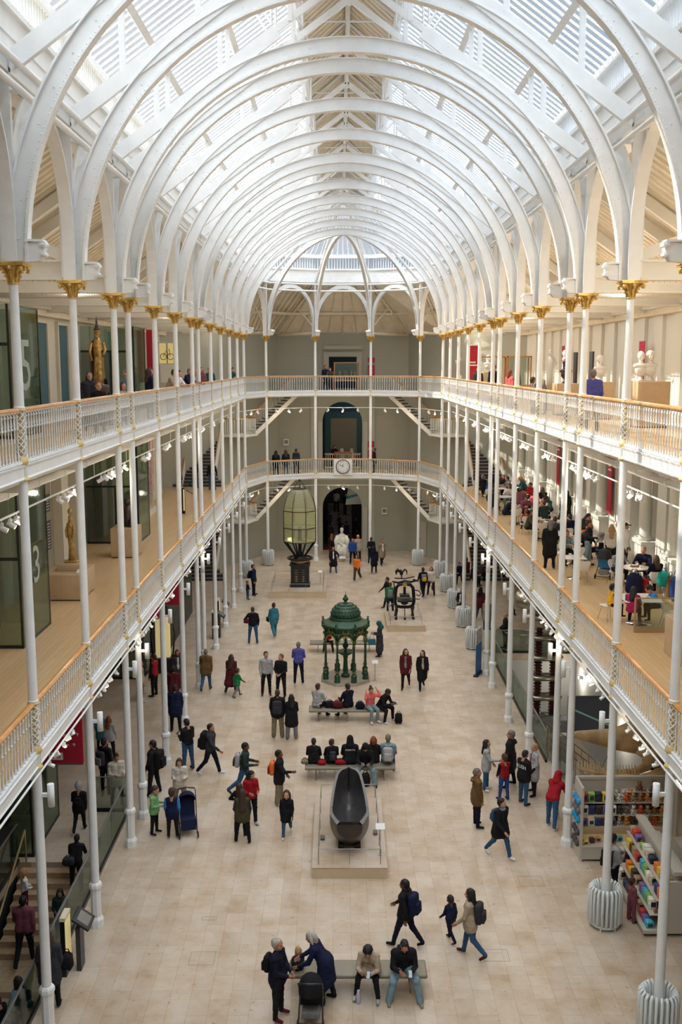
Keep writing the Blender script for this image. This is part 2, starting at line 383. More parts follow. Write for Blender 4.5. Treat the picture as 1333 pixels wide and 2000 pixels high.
# architraves around the archways
tr = MB()
for z0, z1 in ((0, 4.47), (Z2, 10.39)):
    for sx in (-1, 1): tr.box(*sorted((sx * 1.40, sx * 1.72)), 68.6, 68.7, z0, z1 - 1.36); tr.box(*sorted((sx * 1.95, sx * 2.2)), 68.62, 68.7, z0, z1 + .6)
tr.box(-1.3, -.95, 68.55, 68.7, Z3, 13.449); tr.box(.95, 1.3, 68.55, 68.7, Z3, 13.449); tr.box(-1.3, 1.3, 68.55, 68.7, 13.45, 13.75); tr.box(-1.3, 1.3, 68.5, 68.7, 13.95, 14.2)
tr.box(-2.3, 2.3, 68.6, 68.7, 5.0, 5.1)
for z, x in ((4.9, 1.5), (10.3, 1.5), (14.0, 1.5)):  # lamps added to brighten the rooms beyond the archways
    t = empty('room_fill_lamp', (x, 73.0, z), 0, 'added lamp brightening the room beyond the far wall, %s storey' % ('ground' if z < 5 else 'middle' if z < 11 else 'upper'), 'lamp')
    m = MB(); m.lathe([(.03, 0), (.12, -.02), (.2, -.15), (.19, -.15), (.05, -.04)], 16); m.cyl((0, 0, 0), (0, 0, .45), .01, n=5); m.build('shade', WALLC, t)
    l = bpy.data.lights.new('fill_bulb', 'POINT'); l.energy = 110 if z > 5 else 50; l.shadow_soft_size = .12; l.color = (1, .9, .75); o = bpy.data.objects.new('fill_bulb', l); COL.objects.link(o); o.parent = t; o.location = (0, 0, -.25)
struct('trim_1', tr, mat('wall_moulding_paint', (.42, .42, .36), .6))
# side walls: pilasters with recesses between them on each storey
def side_wall(sx, m, mrec, z0, z1, recess, pw=.9, step=BAY / 2, y0=YNEAR, y1=58.2, depth=.35):
    nm = 'wall_left' if sx < 0 else 'wall_right'
    b = MB(); b.box(*sorted((sx * (WX + .0), sx * (WX + .25))), y0, y1, z0, z1); struct(nm, b, mrec)
    p = MB(); y = y0 + 1.1
    while y < y1 - 1:
        if not any(a - .2 < y < c + .2 for a, c in recess): p.box(*sorted((sx * (WX - depth), sx * WX)), y - pw / 2, y + pw / 2, z0, z1 - .003)
        y += step
    p.box(*sorted((sx * (WX - .45), sx * WX)), y0, y1, z1 - .5, z1 - .3)
    struct(nm, p, m)
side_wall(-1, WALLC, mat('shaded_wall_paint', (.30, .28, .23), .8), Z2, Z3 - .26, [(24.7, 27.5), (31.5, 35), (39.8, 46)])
side_wall(-1, WALLC, WALLC, Z3, 15.3, [(24.7, 27.5), (34, 38), (39.8, 47)])
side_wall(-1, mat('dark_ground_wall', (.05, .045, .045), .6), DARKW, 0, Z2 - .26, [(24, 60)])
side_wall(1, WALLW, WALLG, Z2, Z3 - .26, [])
side_wall(1, WALLW, WALLW, Z3, 15.3, [], depth=.12)
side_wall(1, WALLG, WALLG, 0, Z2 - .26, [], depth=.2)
for sx in (-1, 1):
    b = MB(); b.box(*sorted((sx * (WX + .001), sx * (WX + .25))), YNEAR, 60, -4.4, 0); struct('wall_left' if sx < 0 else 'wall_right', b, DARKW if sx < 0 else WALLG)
b = MB(); b.box(-WX, WX, YNEAR - .3, YNEAR, -4.4, 15.3); b.box(-6, 6, YNEAR - .3, YNEAR, 15.3, 24.3); struct('wall_front', b, WALLC)
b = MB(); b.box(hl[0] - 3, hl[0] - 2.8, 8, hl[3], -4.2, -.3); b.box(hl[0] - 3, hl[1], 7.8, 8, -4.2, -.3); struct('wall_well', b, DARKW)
# cafe wall: dado panels and columns standing on plinths between the recesses
ca = MB()
for k in range(13):
    y = 22 + k * BAY * .75
    ca.box(WX - .55, WX, y - .55, y + .55, Z2, Z2 + 1.15); ca.box(WX - .62, WX, y - .62, y + .62, Z2 + 1.15, Z2 + 1.27)
    ca.lathe([(.22, 0), (.25, .1), (.2, .2), (.19, 3.3), (.26, 3.5), (.26, 3.7)], 16, (WX - .35, y, Z2 + 1.27))
    ca.box(WX - .16, WX, y + .62, y + BAY * .75 - .62, Z2, Z2 + 1.05); ca.box(WX - .2, WX, y + .62, y + BAY * .75 - .62, Z2 + 1.05, Z2 + 1.13)
struct('trim_2', ca, WALLW)
# teal doorways on the upper left wall
dn = 0
for y in (34.8, 37.5):
    dn += 1
    d = MB(); d.box(-WX - .0, -WX + .06, y - .62, y + .62, Z3, Z3 + 3.25); o = struct('door_%d' % dn, d, TEAL)
    d = MB(); d.box(-WX, -WX + .12, y - .74, y - .62, Z3, Z3 + 3.37); d.box(-WX, -WX + .12, y + .62, y + .74, Z3, Z3 + 3.37); d.box(-WX, -WX + .12, y - .62, y + .62, Z3 + 3.25, Z3 + 3.37)
    d.build('door_frame', WALLC, o)
# plain door in the far right wall
d = MB(); d.cbox((5.45, 66.9, 1.2), (.95, .08, 2.3), (0, 0, math.atan2(-3.3, 1.85))); o = struct('door_3', d, mat('door_paint', (.44, .42, .36), .6))
d = MB(); d.ball((5.25, 67.0, 1.1), .04); d.build('door_handle', DARK, o)

# ------------------------------------------------------------------ roof
SL = 0.716
def rz(x): return 19.78 + (CX - abs(x)) * SL
# wall plate band and clerestory over each arcade
for sx in (-1, 1):
    b = MB(); b.box(*sorted((sx * (CX - .10), sx * (CX + .16))), YNEAR, 60, 17.86, 18.92)
    b.box(*sorted((sx * (CX + .14), sx * (CX + .5))), YNEAR, 60, 17.80, 17.92)
    b.box(*sorted((sx * (CX - .18), sx * (CX + .2))), YNEAR, 60, 18.86, 18.96); b.box(*sorted((sx * (CX - .16), sx * (CX + .2))), YNEAR, 60, 18.10, 18.2)
    b.box(*sorted((sx * (CX - .13), sx * (CX + .16))), YNEAR, 60, 18.45, 18.5)
    b.box(*sorted((sx * (CX - .12), sx * (CX + .16))), YNEAR, 60, 19.64, 19.82)
    struct('trim_3', b, WHITE)
    for x in (1.45, 3.15, 4.72):
        b = MB(); z = rz(x); b.cbox((sx * x, (YNEAR + 60) / 2, z - .17), (.16, 60 - YNEAR, .22), (0, sx * math.atan(SL), 0)); struct('trim_4', b, WHITE)
edges = [YNEAR] + YS[:1] + [y for y in YS[1:]]
wn = 0
bay_edges = [YNEAR, 0.0, 4.0, 8.1, 12.13, 13.83] + YS[2:]
GP = math.atan(SL)
for sx in (-1, 1):
    for y0, y1 in zip(bay_edges, bay_edges[1:]):
        wn += 1; L = y1 - y0
        n = max(2, round(L / .37)); ln = math.hypot(CX - 1.45, (CX - 1.45) * SL)
        p = MB(); a = (sx * CX, rz(CX)); c = (sx * 1.45, rz(1.45))
        p.add([(a[0], y0, a[1] + .04), (c[0], y0, c[1] + .04), (c[0], y1, c[1] + .04), (a[0], y1, a[1] + .04)], [(0, 1, 2, 3)])
        p.add([(sx * CX, y0, 18.96), (sx * CX, y1, 18.96), (sx * CX, y1, 19.66), (sx * CX, y0, 19.66)], [(0, 1, 2, 3)])
        win = p.build('window_%d' % wn, RGLASS); win['kind'] = 'structure'
        g = MB(); xm = (a[0] + c[0]) / 2; zm = (a[1] + c[1]) / 2
        for k in range(n):
            yy = y0 + (k + .5) * L / n
            g.cbox((xm, yy, zm + .02), (ln, .06, .055), (0, sx * GP, 0))
        g.build('glazing_bar', WHITE, win)
        g = MB()
        for k in range(n * 2): yy = y0 + (k + .5) * L / n / 2; g.box(*sorted((sx * (CX - .03), sx * (CX + .03))), yy - .028, yy + .028, 18.96, 19.66)
        g.build('glazing_bar', WHITE, win)
# boarded ridge
b = MB(); rzt = rz(1.45) + .1
for sx in (-1, 1):
    b.add([(sx * 1.55, YNEAR, rzt - .08), (0, YNEAR, rzt + 1.25), (0, 60, rzt + 1.25), (sx * 1.55, 60, rzt - .08), (sx * 1.55, YNEAR, rzt + .0), (0, YNEAR, rzt + 1.35), (0, 60, rzt + 1.35), (sx * 1.55, 60, rzt + .0)],
          [(0, 1, 2, 3), (4, 5, 6, 7), (0, 3, 7, 4)])
    y = YNEAR + .2
    while y < 60:
        b.cbox((sx * .77, y, rzt + .56), (2.0, .05, .05), (0, sx * math.atan(1.33 / 1.55), 0)); y += .42
b.box(-.06, .06, YNEAR, 60, rzt + 1.0, rzt + 1.3)
struct('ceiling', b, BOARD)
# boarded aisle roofs
for sx in (-1, 1):
    b = MB(); A = (sx * 6.02, 18.15); B = (sx * (WX + .2), 14.95)
    b.add([(A[0], YNEAR, A[1]), (B[0], YNEAR, B[1]), (B[0], 60.5, B[1]), (A[0], 60.5, A[1])], [(0, 1, 2, 3)])
    b.add([(A[0], YNEAR, A[1] + .1), (B[0], YNEAR, B[1] + .1), (B[0], 60.5, B[1] + .1), (A[0], 60.5, A[1] + .1)], [(0, 1, 2, 3)])
    ln = math.hypot(B[0] - A[0], B[1] - A[1]); an = math.atan2(A[1] - B[1], abs(B[0] - A[0])); y = YNEAR + .2
    while y < 60.4:
        b.cbox(((A[0] + B[0]) / 2, y, (A[1] + B[1]) / 2 - .03), (ln, .09, .07), (0, sx * an, 0)); y += .36
    b.box(*sorted((B[0], sx * (WX - .3))), YNEAR, 60.4, 14.6, 15.3)
    struct('ceiling', b, BOARD)
# apse roof: half an octagon of aisle boards, band, clerestory and glass up to the last arch
RC = Vector((0, 60.0)); ANG = [(-CX, 60.0), (-4.88, 63.7), (-1.80, 65.2), (1.80, 65.2), (4.88, 63.7), (CX, 60.0)]
OUT = [(-WX - .2, 59.8), (-6.45, 65.6), (-4.5, 68.8), (4.5, 68.8), (6.45, 65.6), (WX + .2, 59.8)]
b = MB()
for i in range(5):
    a0, a1 = ANG[i], ANG[i + 1]; o0, o1 = OUT[i], OUT[i + 1]
    b.add([(*a0, 18.15), (*a1, 18.15), (*o1, 14.98), (*o0, 14.98)], [(0, 1, 2, 3)])
    n = 9
    for k in range(n):
        t = (k + .5) / n; pa = Vector((a0[0] + (a1[0] - a0[0]) * t, a0[1] + (a1[1] - a0[1]) * t, 18.12)); po = Vector((o0[0] + (o1[0] - o0[0]) * t, o0[1] + (o1[1] - o0[1]) * t, 14.95))
        b.cyl(pa, po, .05, n=4)
    m0 = Vector((*a0, 18.15)).lerp(Vector((*o0, 14.98)), .55); m1 = Vector((*a1, 18.15)).lerp(Vector((*o1, 14.98)), .55)
    b.cyl(m0 - Vector((0, 0, .15)), m1 - Vector((0, 0, .15)), .13, n=4)
for i in range(6):
    b.cyl((*ANG[i], 18.0), (*OUT[i], 14.95), .11, n=4)
    if 0 < i < 5:
        m_ = Vector((*ANG[i], 14.9)).lerp(Vector((*OUT[i], 14.9)), .98); b.cyl((*ANG[i], 14.9), m_, .10, n=4)
        b.cyl((*ANG[i], 15.2), Vector((*ANG[i], 18)).lerp(Vector((*OUT[i], 14.95)), .45), .07, n=4)
struct('ceiling', b, BOARD)
b = MB()
def wallbox(mb, a0, a1, z0, z1, t0, t1):
    a0 = Vector((*a0, 0)); a1 = Vector((*a1, 0)); d = (a1 - a0).normalized(); nrm = Vector((-d.y, d.x, 0))
    vs = []
    for z in (z0, z1):
        for q in (a0 + nrm * t0, a1 + nrm * t0, a1 + nrm * t1, a0 + nrm * t1): vs.append((q.x, q.y, z))
    mb.add(vs, [(3, 2, 1, 0), (4, 5, 6, 7), (0, 1, 5, 4), (1, 2, 6, 5), (2, 3, 7, 6), (3, 0, 4, 7)])
for i in range(5):
    wallbox(b, ANG[i], ANG[i + 1], 18.10, 18.92, -.1, .15); wallbox(b, ANG[i], ANG[i + 1], 18.86, 18.97, -.18, .2); wallbox(b, ANG[i], ANG[i + 1], 19.64, 19.85, -.12, .2)
struct('trim_5', b, WHITE)
APEX = Vector((0, 59.9, 23.2))
for i in range(5):
    wn += 1
    a0 = Vector((*ANG[i], 19.8)); a1 = Vector((*ANG[i + 1], 19.8)); t0 = a0.lerp(APEX, .93); t1 = a1.lerp(APEX, .93)
    p = MB(); p.add([a0, a1, t1, t0], [(0, 1, 2, 3)]); p.add([(*ANG[i], 18.97), (*ANG[i + 1], 18.97), (*ANG[i + 1], 19.65), (*ANG[i], 19.65)], [(0, 1, 2, 3)])
    win = p.build('window_%d' % wn, RGLASS); win['kind'] = 'structure'
    g = MB(); n = 10
    for k in range(n + 1):
        q0 = a0.lerp(a1, k / n); q1 = t0.lerp(t1, k / n); g.cyl(q0, q1, .035, n=4)
    for t in (.33, .66): g.cyl(a0.lerp(t0, t), a1.lerp(t1, t), .09, n=4)
    for k in range(n * 2 + 1):
        q0 = a0.lerp(a1, k / n / 2); g.cyl((q0.x, q0.y, 18.97), (q0.x, q0.y, 19.65), .025, n=4)
    g.build('glazing_bar', WHITE, win)
# far gable above the apse ring
b = MB()
for sx in (-1, 1): b.add([(sx * CX, 60.05, 19.8), (0, 60.05, 23.2), (0, 60.05, 24.5), (sx * 1.5, 60.05, 23.2)], [(0, 1, 2, 3)])
struct('wall_back', b, WHITE)
# ridge zone collar
# ------------------------------------------------------------------ cast iron: columns, roof trusses, arcade arches, balustrades
def lattice_sleeve(mb, r, z0, z1, n=5, rt=.011):
    H = z1 - z0; turns = H / (2 * PI * r) * .95; S = 14
    for k in range(n):
        for sg in (1, -1):
            mb.tube([(r * math.cos(2 * PI * (k / n + sg * turns * j / S)), r * math.sin(2 * PI * (k / n + sg * turns * j / S)), z0 + H * j / S) for j in range(S + 1)], rt, 4, smooth=False)
    return mb
def capital_mesh():
    m = MB()
    m.lathe([(.085, 0), (.10, .0), (.10, .02), (.085, .035), (.09, .1), (.115, .2), (.16, .28), (.2, .31)], 16)
    for k in range(8):          # two tiers of leaves
        t = 2 * PI * k / 8; c, s_ = math.cos(t), math.sin(t); rr = .115 if k % 2 else .135; zz = .15 if k % 2 else .22
        m.tube([(c * .085, s_ * .085, .03), (c * .105, s_ * .105, zz - .05), (c * (rr + .03), s_ * (rr + .03), zz), (c * (rr + .05), s_ * (rr + .05), zz - .03)], [.022, .026, .022, .012], 5)
    for k in range(4):
        t = PI / 4 + PI / 2 * k; c, s_ = math.cos(t), math.sin(t)
        m.tube([(c * .1, s_ * .1, .14), (c * .17, s_ * .17, .24), (c * .25, s_ * .25, .29), (c * .3, s_ * .3, .26), (c * .29, s_ * .29, .215), (c * .25, s_ * .25, .22)], [.02, .025, .03, .035, .03, .02], 6)
        t2 = PI / 2 * k; c, s_ = math.cos(t2), math.sin(t2); m.ball((c * .2, s_ * .2, .27), .04, 8, 5)
    R = .36; pts = []
    for k in range(4):
        t = PI / 4 + PI / 2 * k
        for q in range(7):
            u = q / 6; a = t + u * PI / 2
            x0, y0 = R * math.cos(t), R * math.sin(t); x1, y1 = R * math.cos(t + PI / 2), R * math.sin(t + PI / 2)
            x, y = x0 + (x1 - x0) * u, y0 + (y1 - y0) * u; ins = 1 - .16 * math.sin(PI * u)
            if q < 6: pts.append((x * ins, y * ins))
    m.prism(pts, .31, .345); m.prism([(x * 1.07, y * 1.07) for x, y in pts], .345, .37)
    return m.mesh('capital', GOLD)
CAPM = capital_mesh()
def collar_mesh():
    m = MB(); m.lathe([(.085, 0), (.12, .0), (.125, .03), (.115, .05), (.1, .07), (.092, .09)], 14)
    m.lathe([(.092, .27), (.1, .29), (.125, .33), (.12, .37), (.10, .40), (.095, .43), (.08, .44)], 14)
    m.lathe([(.09, 1.245), (.115, 1.25), (.115, 1.27), (.09, 1.29)], 14)
    return m.mesh('collar', GOLDL)
COLLM = collar_mesh()
def flute_mesh():
    m = MB(); m.cyl((0, 0, .07), (0, 0, .30), .082, n=12)
    for k in range(12): t = 2 * PI * k / 12; m.cyl((.086 * math.cos(t), .086 * math.sin(t), .085), (.086 * math.cos(t), .086 * math.sin(t), .28), .012, n=4)
    return m.mesh('fluted_drum', WHITE)
FLM = flute_mesh()
LATM = lattice_sleeve(MB(), .088, .42, 1.25).mesh('lattice_sleeve', WHITE)
COREM = MB().cyl((0, 0, .40), (0, 0, 1.27), .05, n=10).mesh('core', GOLDL)
def ped_mesh():
    m = MB(); m.lathe([(.165, 0), (.165, .18), (.15, .21), (.135, .24), (.12, .26), (.12, .93), (.15, .96), (.155, 1.0), (.15, 1.05), (.125, 1.09), (.095, 1.1)], 8, smooth=False, off=PI / 8)
    return m.mesh('pedestal', WHITE)
PEDM = ped_mesh()
SH1 = MB().cyl((0, 0, 1.08), (0, 0, Z2 - .20), .096, .088, 18).mesh('shaft', WHITE)
SH1R = MB().cyl((0, 0, 0.0), (0, 0, Z2 - .20), .096, .088, 18).mesh('shaft', WHITE)
SH2 = MB().cyl((0, 0, Z2 + 1.07), (0, 0, Z3 - .20), .088, .082, 18).lathe([(.1, Z2 + 1.07), (.1, Z2 + 1.1), (.088, Z2 + 1.12)], 16).mesh('shaft', WHITE)
SH3 = MB().cyl((0, 0, Z3 + 1.07), (0, 0, ZC - .36), .088, .078, 18).lathe([(.1, Z3 + 1.07), (.1, Z3 + 1.1), (.088, Z3 + 1.12)], 16).mesh('shaft', WHITE)
def make_column(x, y, ped, label, rz_=0):
    r = empty('iron_column', (x, y, 0), rz_, label, 'column', 'iron columns of the hall')
    if ped: link('pedestal', PEDM, r)
    link('shaft', SH1 if ped else SH1R, r); link('shaft', SH2, r); link('shaft', SH3, r)
    for z in (Z2, Z3):
        c = link('collar', COLLM, r, (0, 0, z - .21)); link('fluted_drum', FLM, r, (0, 0, z - .21))
        link('lattice_sleeve', LATM, r, (0, 0, z - .21)); link('core', COREM, r, (0, 0, z - .21))
    link('capital', CAPM, r, (0, 0, ZC - .37)); return r
def nth(k):
    o = ['first', 'second', 'third', 'fourth', 'fifth', 'sixth', 'seventh', 'eighth', 'ninth', 'tenth', 'eleventh', 'twelfth', 'thirteenth', 'fourteenth', 'fifteenth', 'sixteenth', 'seventeenth', 'eighteenth', 'nineteenth']
    if k < 19: return o[k]
    a, b = divmod(k + 1, 10); tens = {2: 'twent', 3: 'thirt', 4: 'fort', 5: 'fift', 6: 'sixt'}[a]
    return tens + 'ieth' if b == 0 else tens + 'y-' + o[b - 1]
ORD = ['nearest', 'second', 'third', 'fourth', 'fifth', 'sixth', 'seventh', 'eighth', 'ninth', 'tenth', 'eleventh', 'twelfth', 'thirteenth', 'fourteenth', 'fifteenth']
RAD_R = {17.72, 21.61, 44.46, 48.35, 52.23, 56.12, 60.0}; RAD_L = {60.0}
for sx, side in ((-1, 'left'), (1, 'right')):
    vis = [y for y in YS if y > 17]
    for y in YS:
        ped = not (y in (RAD_R if sx > 0 else RAD_L))
        if y in vis:
            k = vis.index(y); extra = ', bare foot inside a round radiator' if not ped else ', on a white octagonal pedestal'
            lb = '%s white iron column from the front in the %s row%s' % (ORD[k], side, extra)
        else: lb = 'white iron column of the %s row, only %.0f metres ahead of the viewpoint' % (side, y)
        make_column(sx * CX, y, ped, lb)
for (x, y), lb, ped in zip(APSE[1:5], ('far left', 'left of the archway', 'right of the archway', 'far right'), (False, True, True, False)):
    make_column(x, y, ped, 'white iron column of the far end, %s%s' % (lb, '' if ped else ', foot inside a round radiator'))

# radiators wrapped round column feet
def radiator_mesh():
    m = MB(); R = .37; n = 22
    for k in range(n):
        t = 2 * PI * k / n; c, s_ = math.cos(t), math.sin(t)
        m.tube([(c * (R - .1), s_ * (R - .1), .16), (c * (R - .1), s_ * (R - .1), .92), (c * (R - .055), s_ * (R - .055), .99), (c * R, s_ * R, .92), (c * R, s_ * R, .16), (c * (R - .055), s_ * (R - .055), .1)], .033, 6, closed=True)
    return m.mesh('fins', mat('radiator_paint', (.66, .68, .66), .45))
RADM = radiator_mesh()
m = MB(); m.tube([(.33 * math.cos(t * PI / 8), .33 * math.sin(t * PI / 8), .09) for t in range(16)], .03, 6, closed=True)
for k in range(6): t = 2 * PI * k / 6; m.cyl((.33 * math.cos(t), .33 * math.sin(t), 0), (.33 * math.cos(t), .33 * math.sin(t), .12), .022, n=6)
RADP = m.mesh('feed_pipe', MATS['radiator_paint'])
rl = [(CX, 17.72, 'round white radiator cut by the bottom right edge of the picture'), (CX, 21.61, 'round white radiator near the shop shelves at bottom right'),
      (CX, 44.46, 'round white radiator of the right row beside the blue stand-up banner'), (CX, 48.35, 'round white radiator of the right row, one behind the blue stand-up banner'),
      (CX, 52.23, 'round white radiator of the right row, third from the far end'), (CX, 56.12, 'round white radiator of the right row, second from the far end'), (CX, 60.0, 'round white radiator at the far end of the right row'),
      (4.88, 63.7, 'round white radiator under the far wall, right of the marble statue'), (-4.88, 63.7, 'round white radiator under the far wall, left of the lighthouse lens'), (-CX, 60.0, 'round white radiator at the far end of the left row')]
for x, y, lb in rl:
    r = empty('column_radiator', (x, y, 0), 0, lb, 'radiator', 'round radiators at column feet')
    link('fins', RADM, r); link('feed_pipe', RADP, r)

# tube lamps clamped to the ground floor shafts
TL = MB().lathe([(.055, -.22), (.065, -.22), (.065, .22), (.055, .22)], 16).mesh('lamp_tube', WHITE)
TLI = MB().cyl((0, 0, -.20), (0, 0, .19), .054, n=14).mesh('lamp_core', DARK)
TB = MB().box(.05, .22, -.03, .03, -.03, .04).mesh('bracket', WHITE)
for sx, side in ((-1, 'left'), (1, 'right')):
    vis = [y for y in YS if y > 17]
    for y in vis:
        r = empty('tube_lamp', (sx * CX, y, 4.98), 0 if sx < 0 else PI, 'white tube lamp on the %s column of the %s row' % (ORD[vis.index(y)], side), 'lamp', 'tube lamps on the ground floor columns')
        link('lamp_tube', TL, r, (.25, 0, 0)); link('lamp_core', TLI, r, (.25, 0, 0)); link('bracket', TB, r, (0, 0, 0))

# roof trusses ---------------------------------------------------------------
def arc(cx, cz, R, a0, a1, n): return [(cx + R * math.cos(a0 + (a1 - a0) * k / n), cz + R * math.sin(a0 + (a1 - a0) * k / n)) for k in range(n + 1)]
N = 56
inn = [(-5.65, ZC)] + arc(0, 14.80, 5.65, PI, 0, N) + [(5.65, ZC)]
ou = [(-6.02, ZC)] + arc(0, 14.80, 5.99, PI, 0, N) + [(6.02, ZC)]
inn = [(x, z) for x, z in inn]
ribw = MB(); ribw.strip(inn, ou, -.03, .03, 'y'); RIBM = ribw.mesh('rib_web', WHITE)
fl = MB(); fl.strip([(x * .9975, z if abs(x) > 4 else z - .012) for x, z in inn], [(x * 1.006, z + .035 if abs(x) < 4 else z) for x, z in inn], -.11, .11, 'y'); FLANM = fl.mesh('soffit_flange', WHITE)
fl = MB(); fl.strip([(x * .996, z) for x, z in ou], [(x * 1.003, z + .02) for x, z in ou], -.09, .09, 'y'); FLANO = fl.mesh('outer_flange', WHITE)
rv = MB()
for k in range(150):
    t = PI * (k + .5) / 150
    for s_ in (-1, 1):
        rv.cyl((5.70 * math.cos(t), s_ * .085, 14.8 + 5.70 * math.sin(t)), (5.63 * math.cos(t), s_ * .085, 14.8 + 5.63 * math.sin(t)), .018, .010, 5)
for k in range(28):
    t = PI * (k + .5) / 28
    for s_ in (-1, 1): rv.cyl((5.82 * math.cos(t), s_ * .02, 14.8 + 5.82 * math.sin(t)), (5.82 * math.cos(t), s_ * .045, 14.8 + 5.82 * math.sin(t)), .02, .014, 6)
RIVM = rv.mesh('rivets', WHITE)
def rafter_mesh(sx):
    m = MB(); a = (sx * 5.86, 17.98); b_ = (0.0, 22.2); L = math.hypot(a[0], b_[1] - a[1]); an = math.atan2(b_[1] - a[1], 5.86)
    A_ = Vector((a[0], 0, a[1])); B_ = Vector((0, 0, b_[1])); C_ = A_.lerp(B_, .70); m.cbox((A_ + C_) / 2, ((C_ - A_).length, .13, .32), (0, sx * an, 0)); m.cbox((B_ + C_) / 2 + Vector((0, 0, .06)), ((C_ - B_).length + .1, .09, .15), (0, sx * an, 0)); return m.mesh('rafter', WHITE)
RAFM = {-1: rafter_mesh(-1), 1: rafter_mesh(1)}
def stan_mesh(sx):
    m = MB(); m.box(*sorted((sx * 5.84, sx * 6.10)), -.05, .05, ZC, 18.12)
    m.box(*sorted((sx * 6.08, sx * 6.12)), -.13, .13, ZC, 18.12); return m.mesh('stanchion', WHITE)
STANM = {-1: stan_mesh(-1), 1: stan_mesh(1)}
def brk_mesh(sx):
    m = MB(); P_ = [(5.66, ZC), (5.45, ZC + .02), (5.37, ZC + .14), (5.34, ZC + .28), (5.40, ZC + .36), (5.50, ZC + .34), (5.66, ZC + .32)]
    m.prism([(sx * x, z) for x, z in P_], -.09, .09, 'y')
    for z, rr in ((ZC + .30, .06), (ZC + .13, .045)): m.cyl((sx * 5.38, -.11, z), (sx * 5.38, .11, z), rr, n=14); m.cyl((sx * 5.38, -.13, z), (sx * 5.38, .13, z), rr * .45, n=10)
    m.box(*sorted((sx * 5.36, sx * 5.68)), -.12, .12, ZC + .34, ZC + .38); return m.mesh('scroll_bracket', WHITE)
BRKM = {-1: brk_mesh(-1), 1: brk_mesh(1)}
def lat_mesh():
    """light lattice frame between rafters and purlins, with the posts under the glass"""
    m = MB()
    for sx in (-1, 1):
        m.box(sx * 1.45 - .06, sx * 1.45 + .06, -.06, .06, 22.2 - 1.45 * .72, rz(1.45) - .05)
        top = [(2.5, 21.9 + .12), (1.9, 22.35), (1.2, 22.68), (.5, 22.8)]; bot = [(2.5, 20.62), (1.9, 21.0), (1.2, 21.5), (.5, 22.0)]
        for p, q in zip(top[:3], top[1:3]): m.cyl((sx * p[0], 0, p[1]), (sx * q[0], 0, q[1]), .04, n=4)
        for k in range(2): m.cyl((sx * top[k][0], 0, top[k][1]), (sx * bot[k + 1][0], 0, bot[k + 1][1] + .1), .03, n=4); m.cyl((sx * bot[k + 1][0], 0, bot[k + 1][1] + .1), (sx * top[k + 1][0], 0, top[k + 1][1]), .03, n=4)
        pass
        m.cyl((sx * 1.5, 0, 23.0), (0, 0, 24.2), .06, n=4)
    m.cyl((-1.45, 0, 22.95), (1.45, 0, 22.95), .035, n=4); m.cyl((0, 0, 22.1), (0, 0, 24.2), .06, n=6)
    return m.mesh('lattice_frame', WHITE)
LTM = lat_mesh()
POSTM = {x: MB().box(-.06, .06, -.06, .06, 22.2 - x * .72, rz(x) - .05).mesh('purlin_post', WHITE) for x in (3.15, 4.72)}
def tie_mesh(sx):
    """riveted beam, strut and sloping timber of the aisle roof"""
    m = MB(); m.box(*sorted((sx * 6.1, sx * (WX - .1))), -.05, .05, 14.78, 15.12); m.box(*sorted((sx * 6.1, sx * (WX - .1))), -.14, .14, 14.74, 14.79); m.box(*sorted((sx * 6.1, sx * (WX - .1))), -.14, .14, 15.11, 15.16)
    for k in range(36): x = 6.2 + k * .12; [m.cyl((sx * x, s_ * .10, 14.73), (sx * x, s_ * .10, 14.71), .015, .01, 5) for s_ in (-1, 1)]
    a = Vector((sx * 6.15, 0, 17.8)); b_ = Vector((sx * 10.4, 0, 14.9)); L = (b_ - a).length; an = math.atan2(a.z - b_.z, abs(b_.x - a.x))
    m.cbox((a + b_) / 2 - Vector((0, 0, .02)), (L, .16, .26), (0, sx * an, 0))
    a = Vector((sx * 6.1, 0, 15.25)); b_ = Vector((sx * 8.9, 0, 16.3)); L = (b_ - a).length; an = math.atan2(a.z - b_.z, abs(b_.x - a.x))
    m.cbox((a + b_) / 2, (L + .3, .14, .24), (0, sx * an, 0))
    m.box(*sorted((sx * 8.55, sx * 8.80)), -.07, .07, 15.1, 16.1)
    return m.mesh('aisle_beam', WHITE2)
TIEM = {-1: tie_mesh(-1), 1: tie_mesh(1)}
vis = [y for y in YS if y > 17]
for y in YS:
    lb = ('%s white riveted roof arch from the front, spanning the hall' % ORD[vis.index(y)]) if y in vis else 'white riveted roof arch above the viewpoint, %.0f metres ahead' % y
    t = empty('roof_arch', (0, y, 0), 0, lb, 'arch', 'riveted arches over the hall')
    link('rib_web', RIBM, t); link('soffit_flange', FLANM, t); link('outer_flange', FLANO, t); link('rivets', RIVM, t)['kind'] = 'stuff'
    for sx in (-1, 1):
        link('rafter', RAFM[sx], t); link('stanchion', STANM[sx], t); link('scroll_bracket', BRKM[sx], t); link('aisle_beam', TIEM[sx], t)
    link('lattice_frame', LTM, t)
    for x in (-4.72, -3.15, 3.15, 4.72): link('purlin_post', POSTM[abs(x)], t, (x, 0, 0))
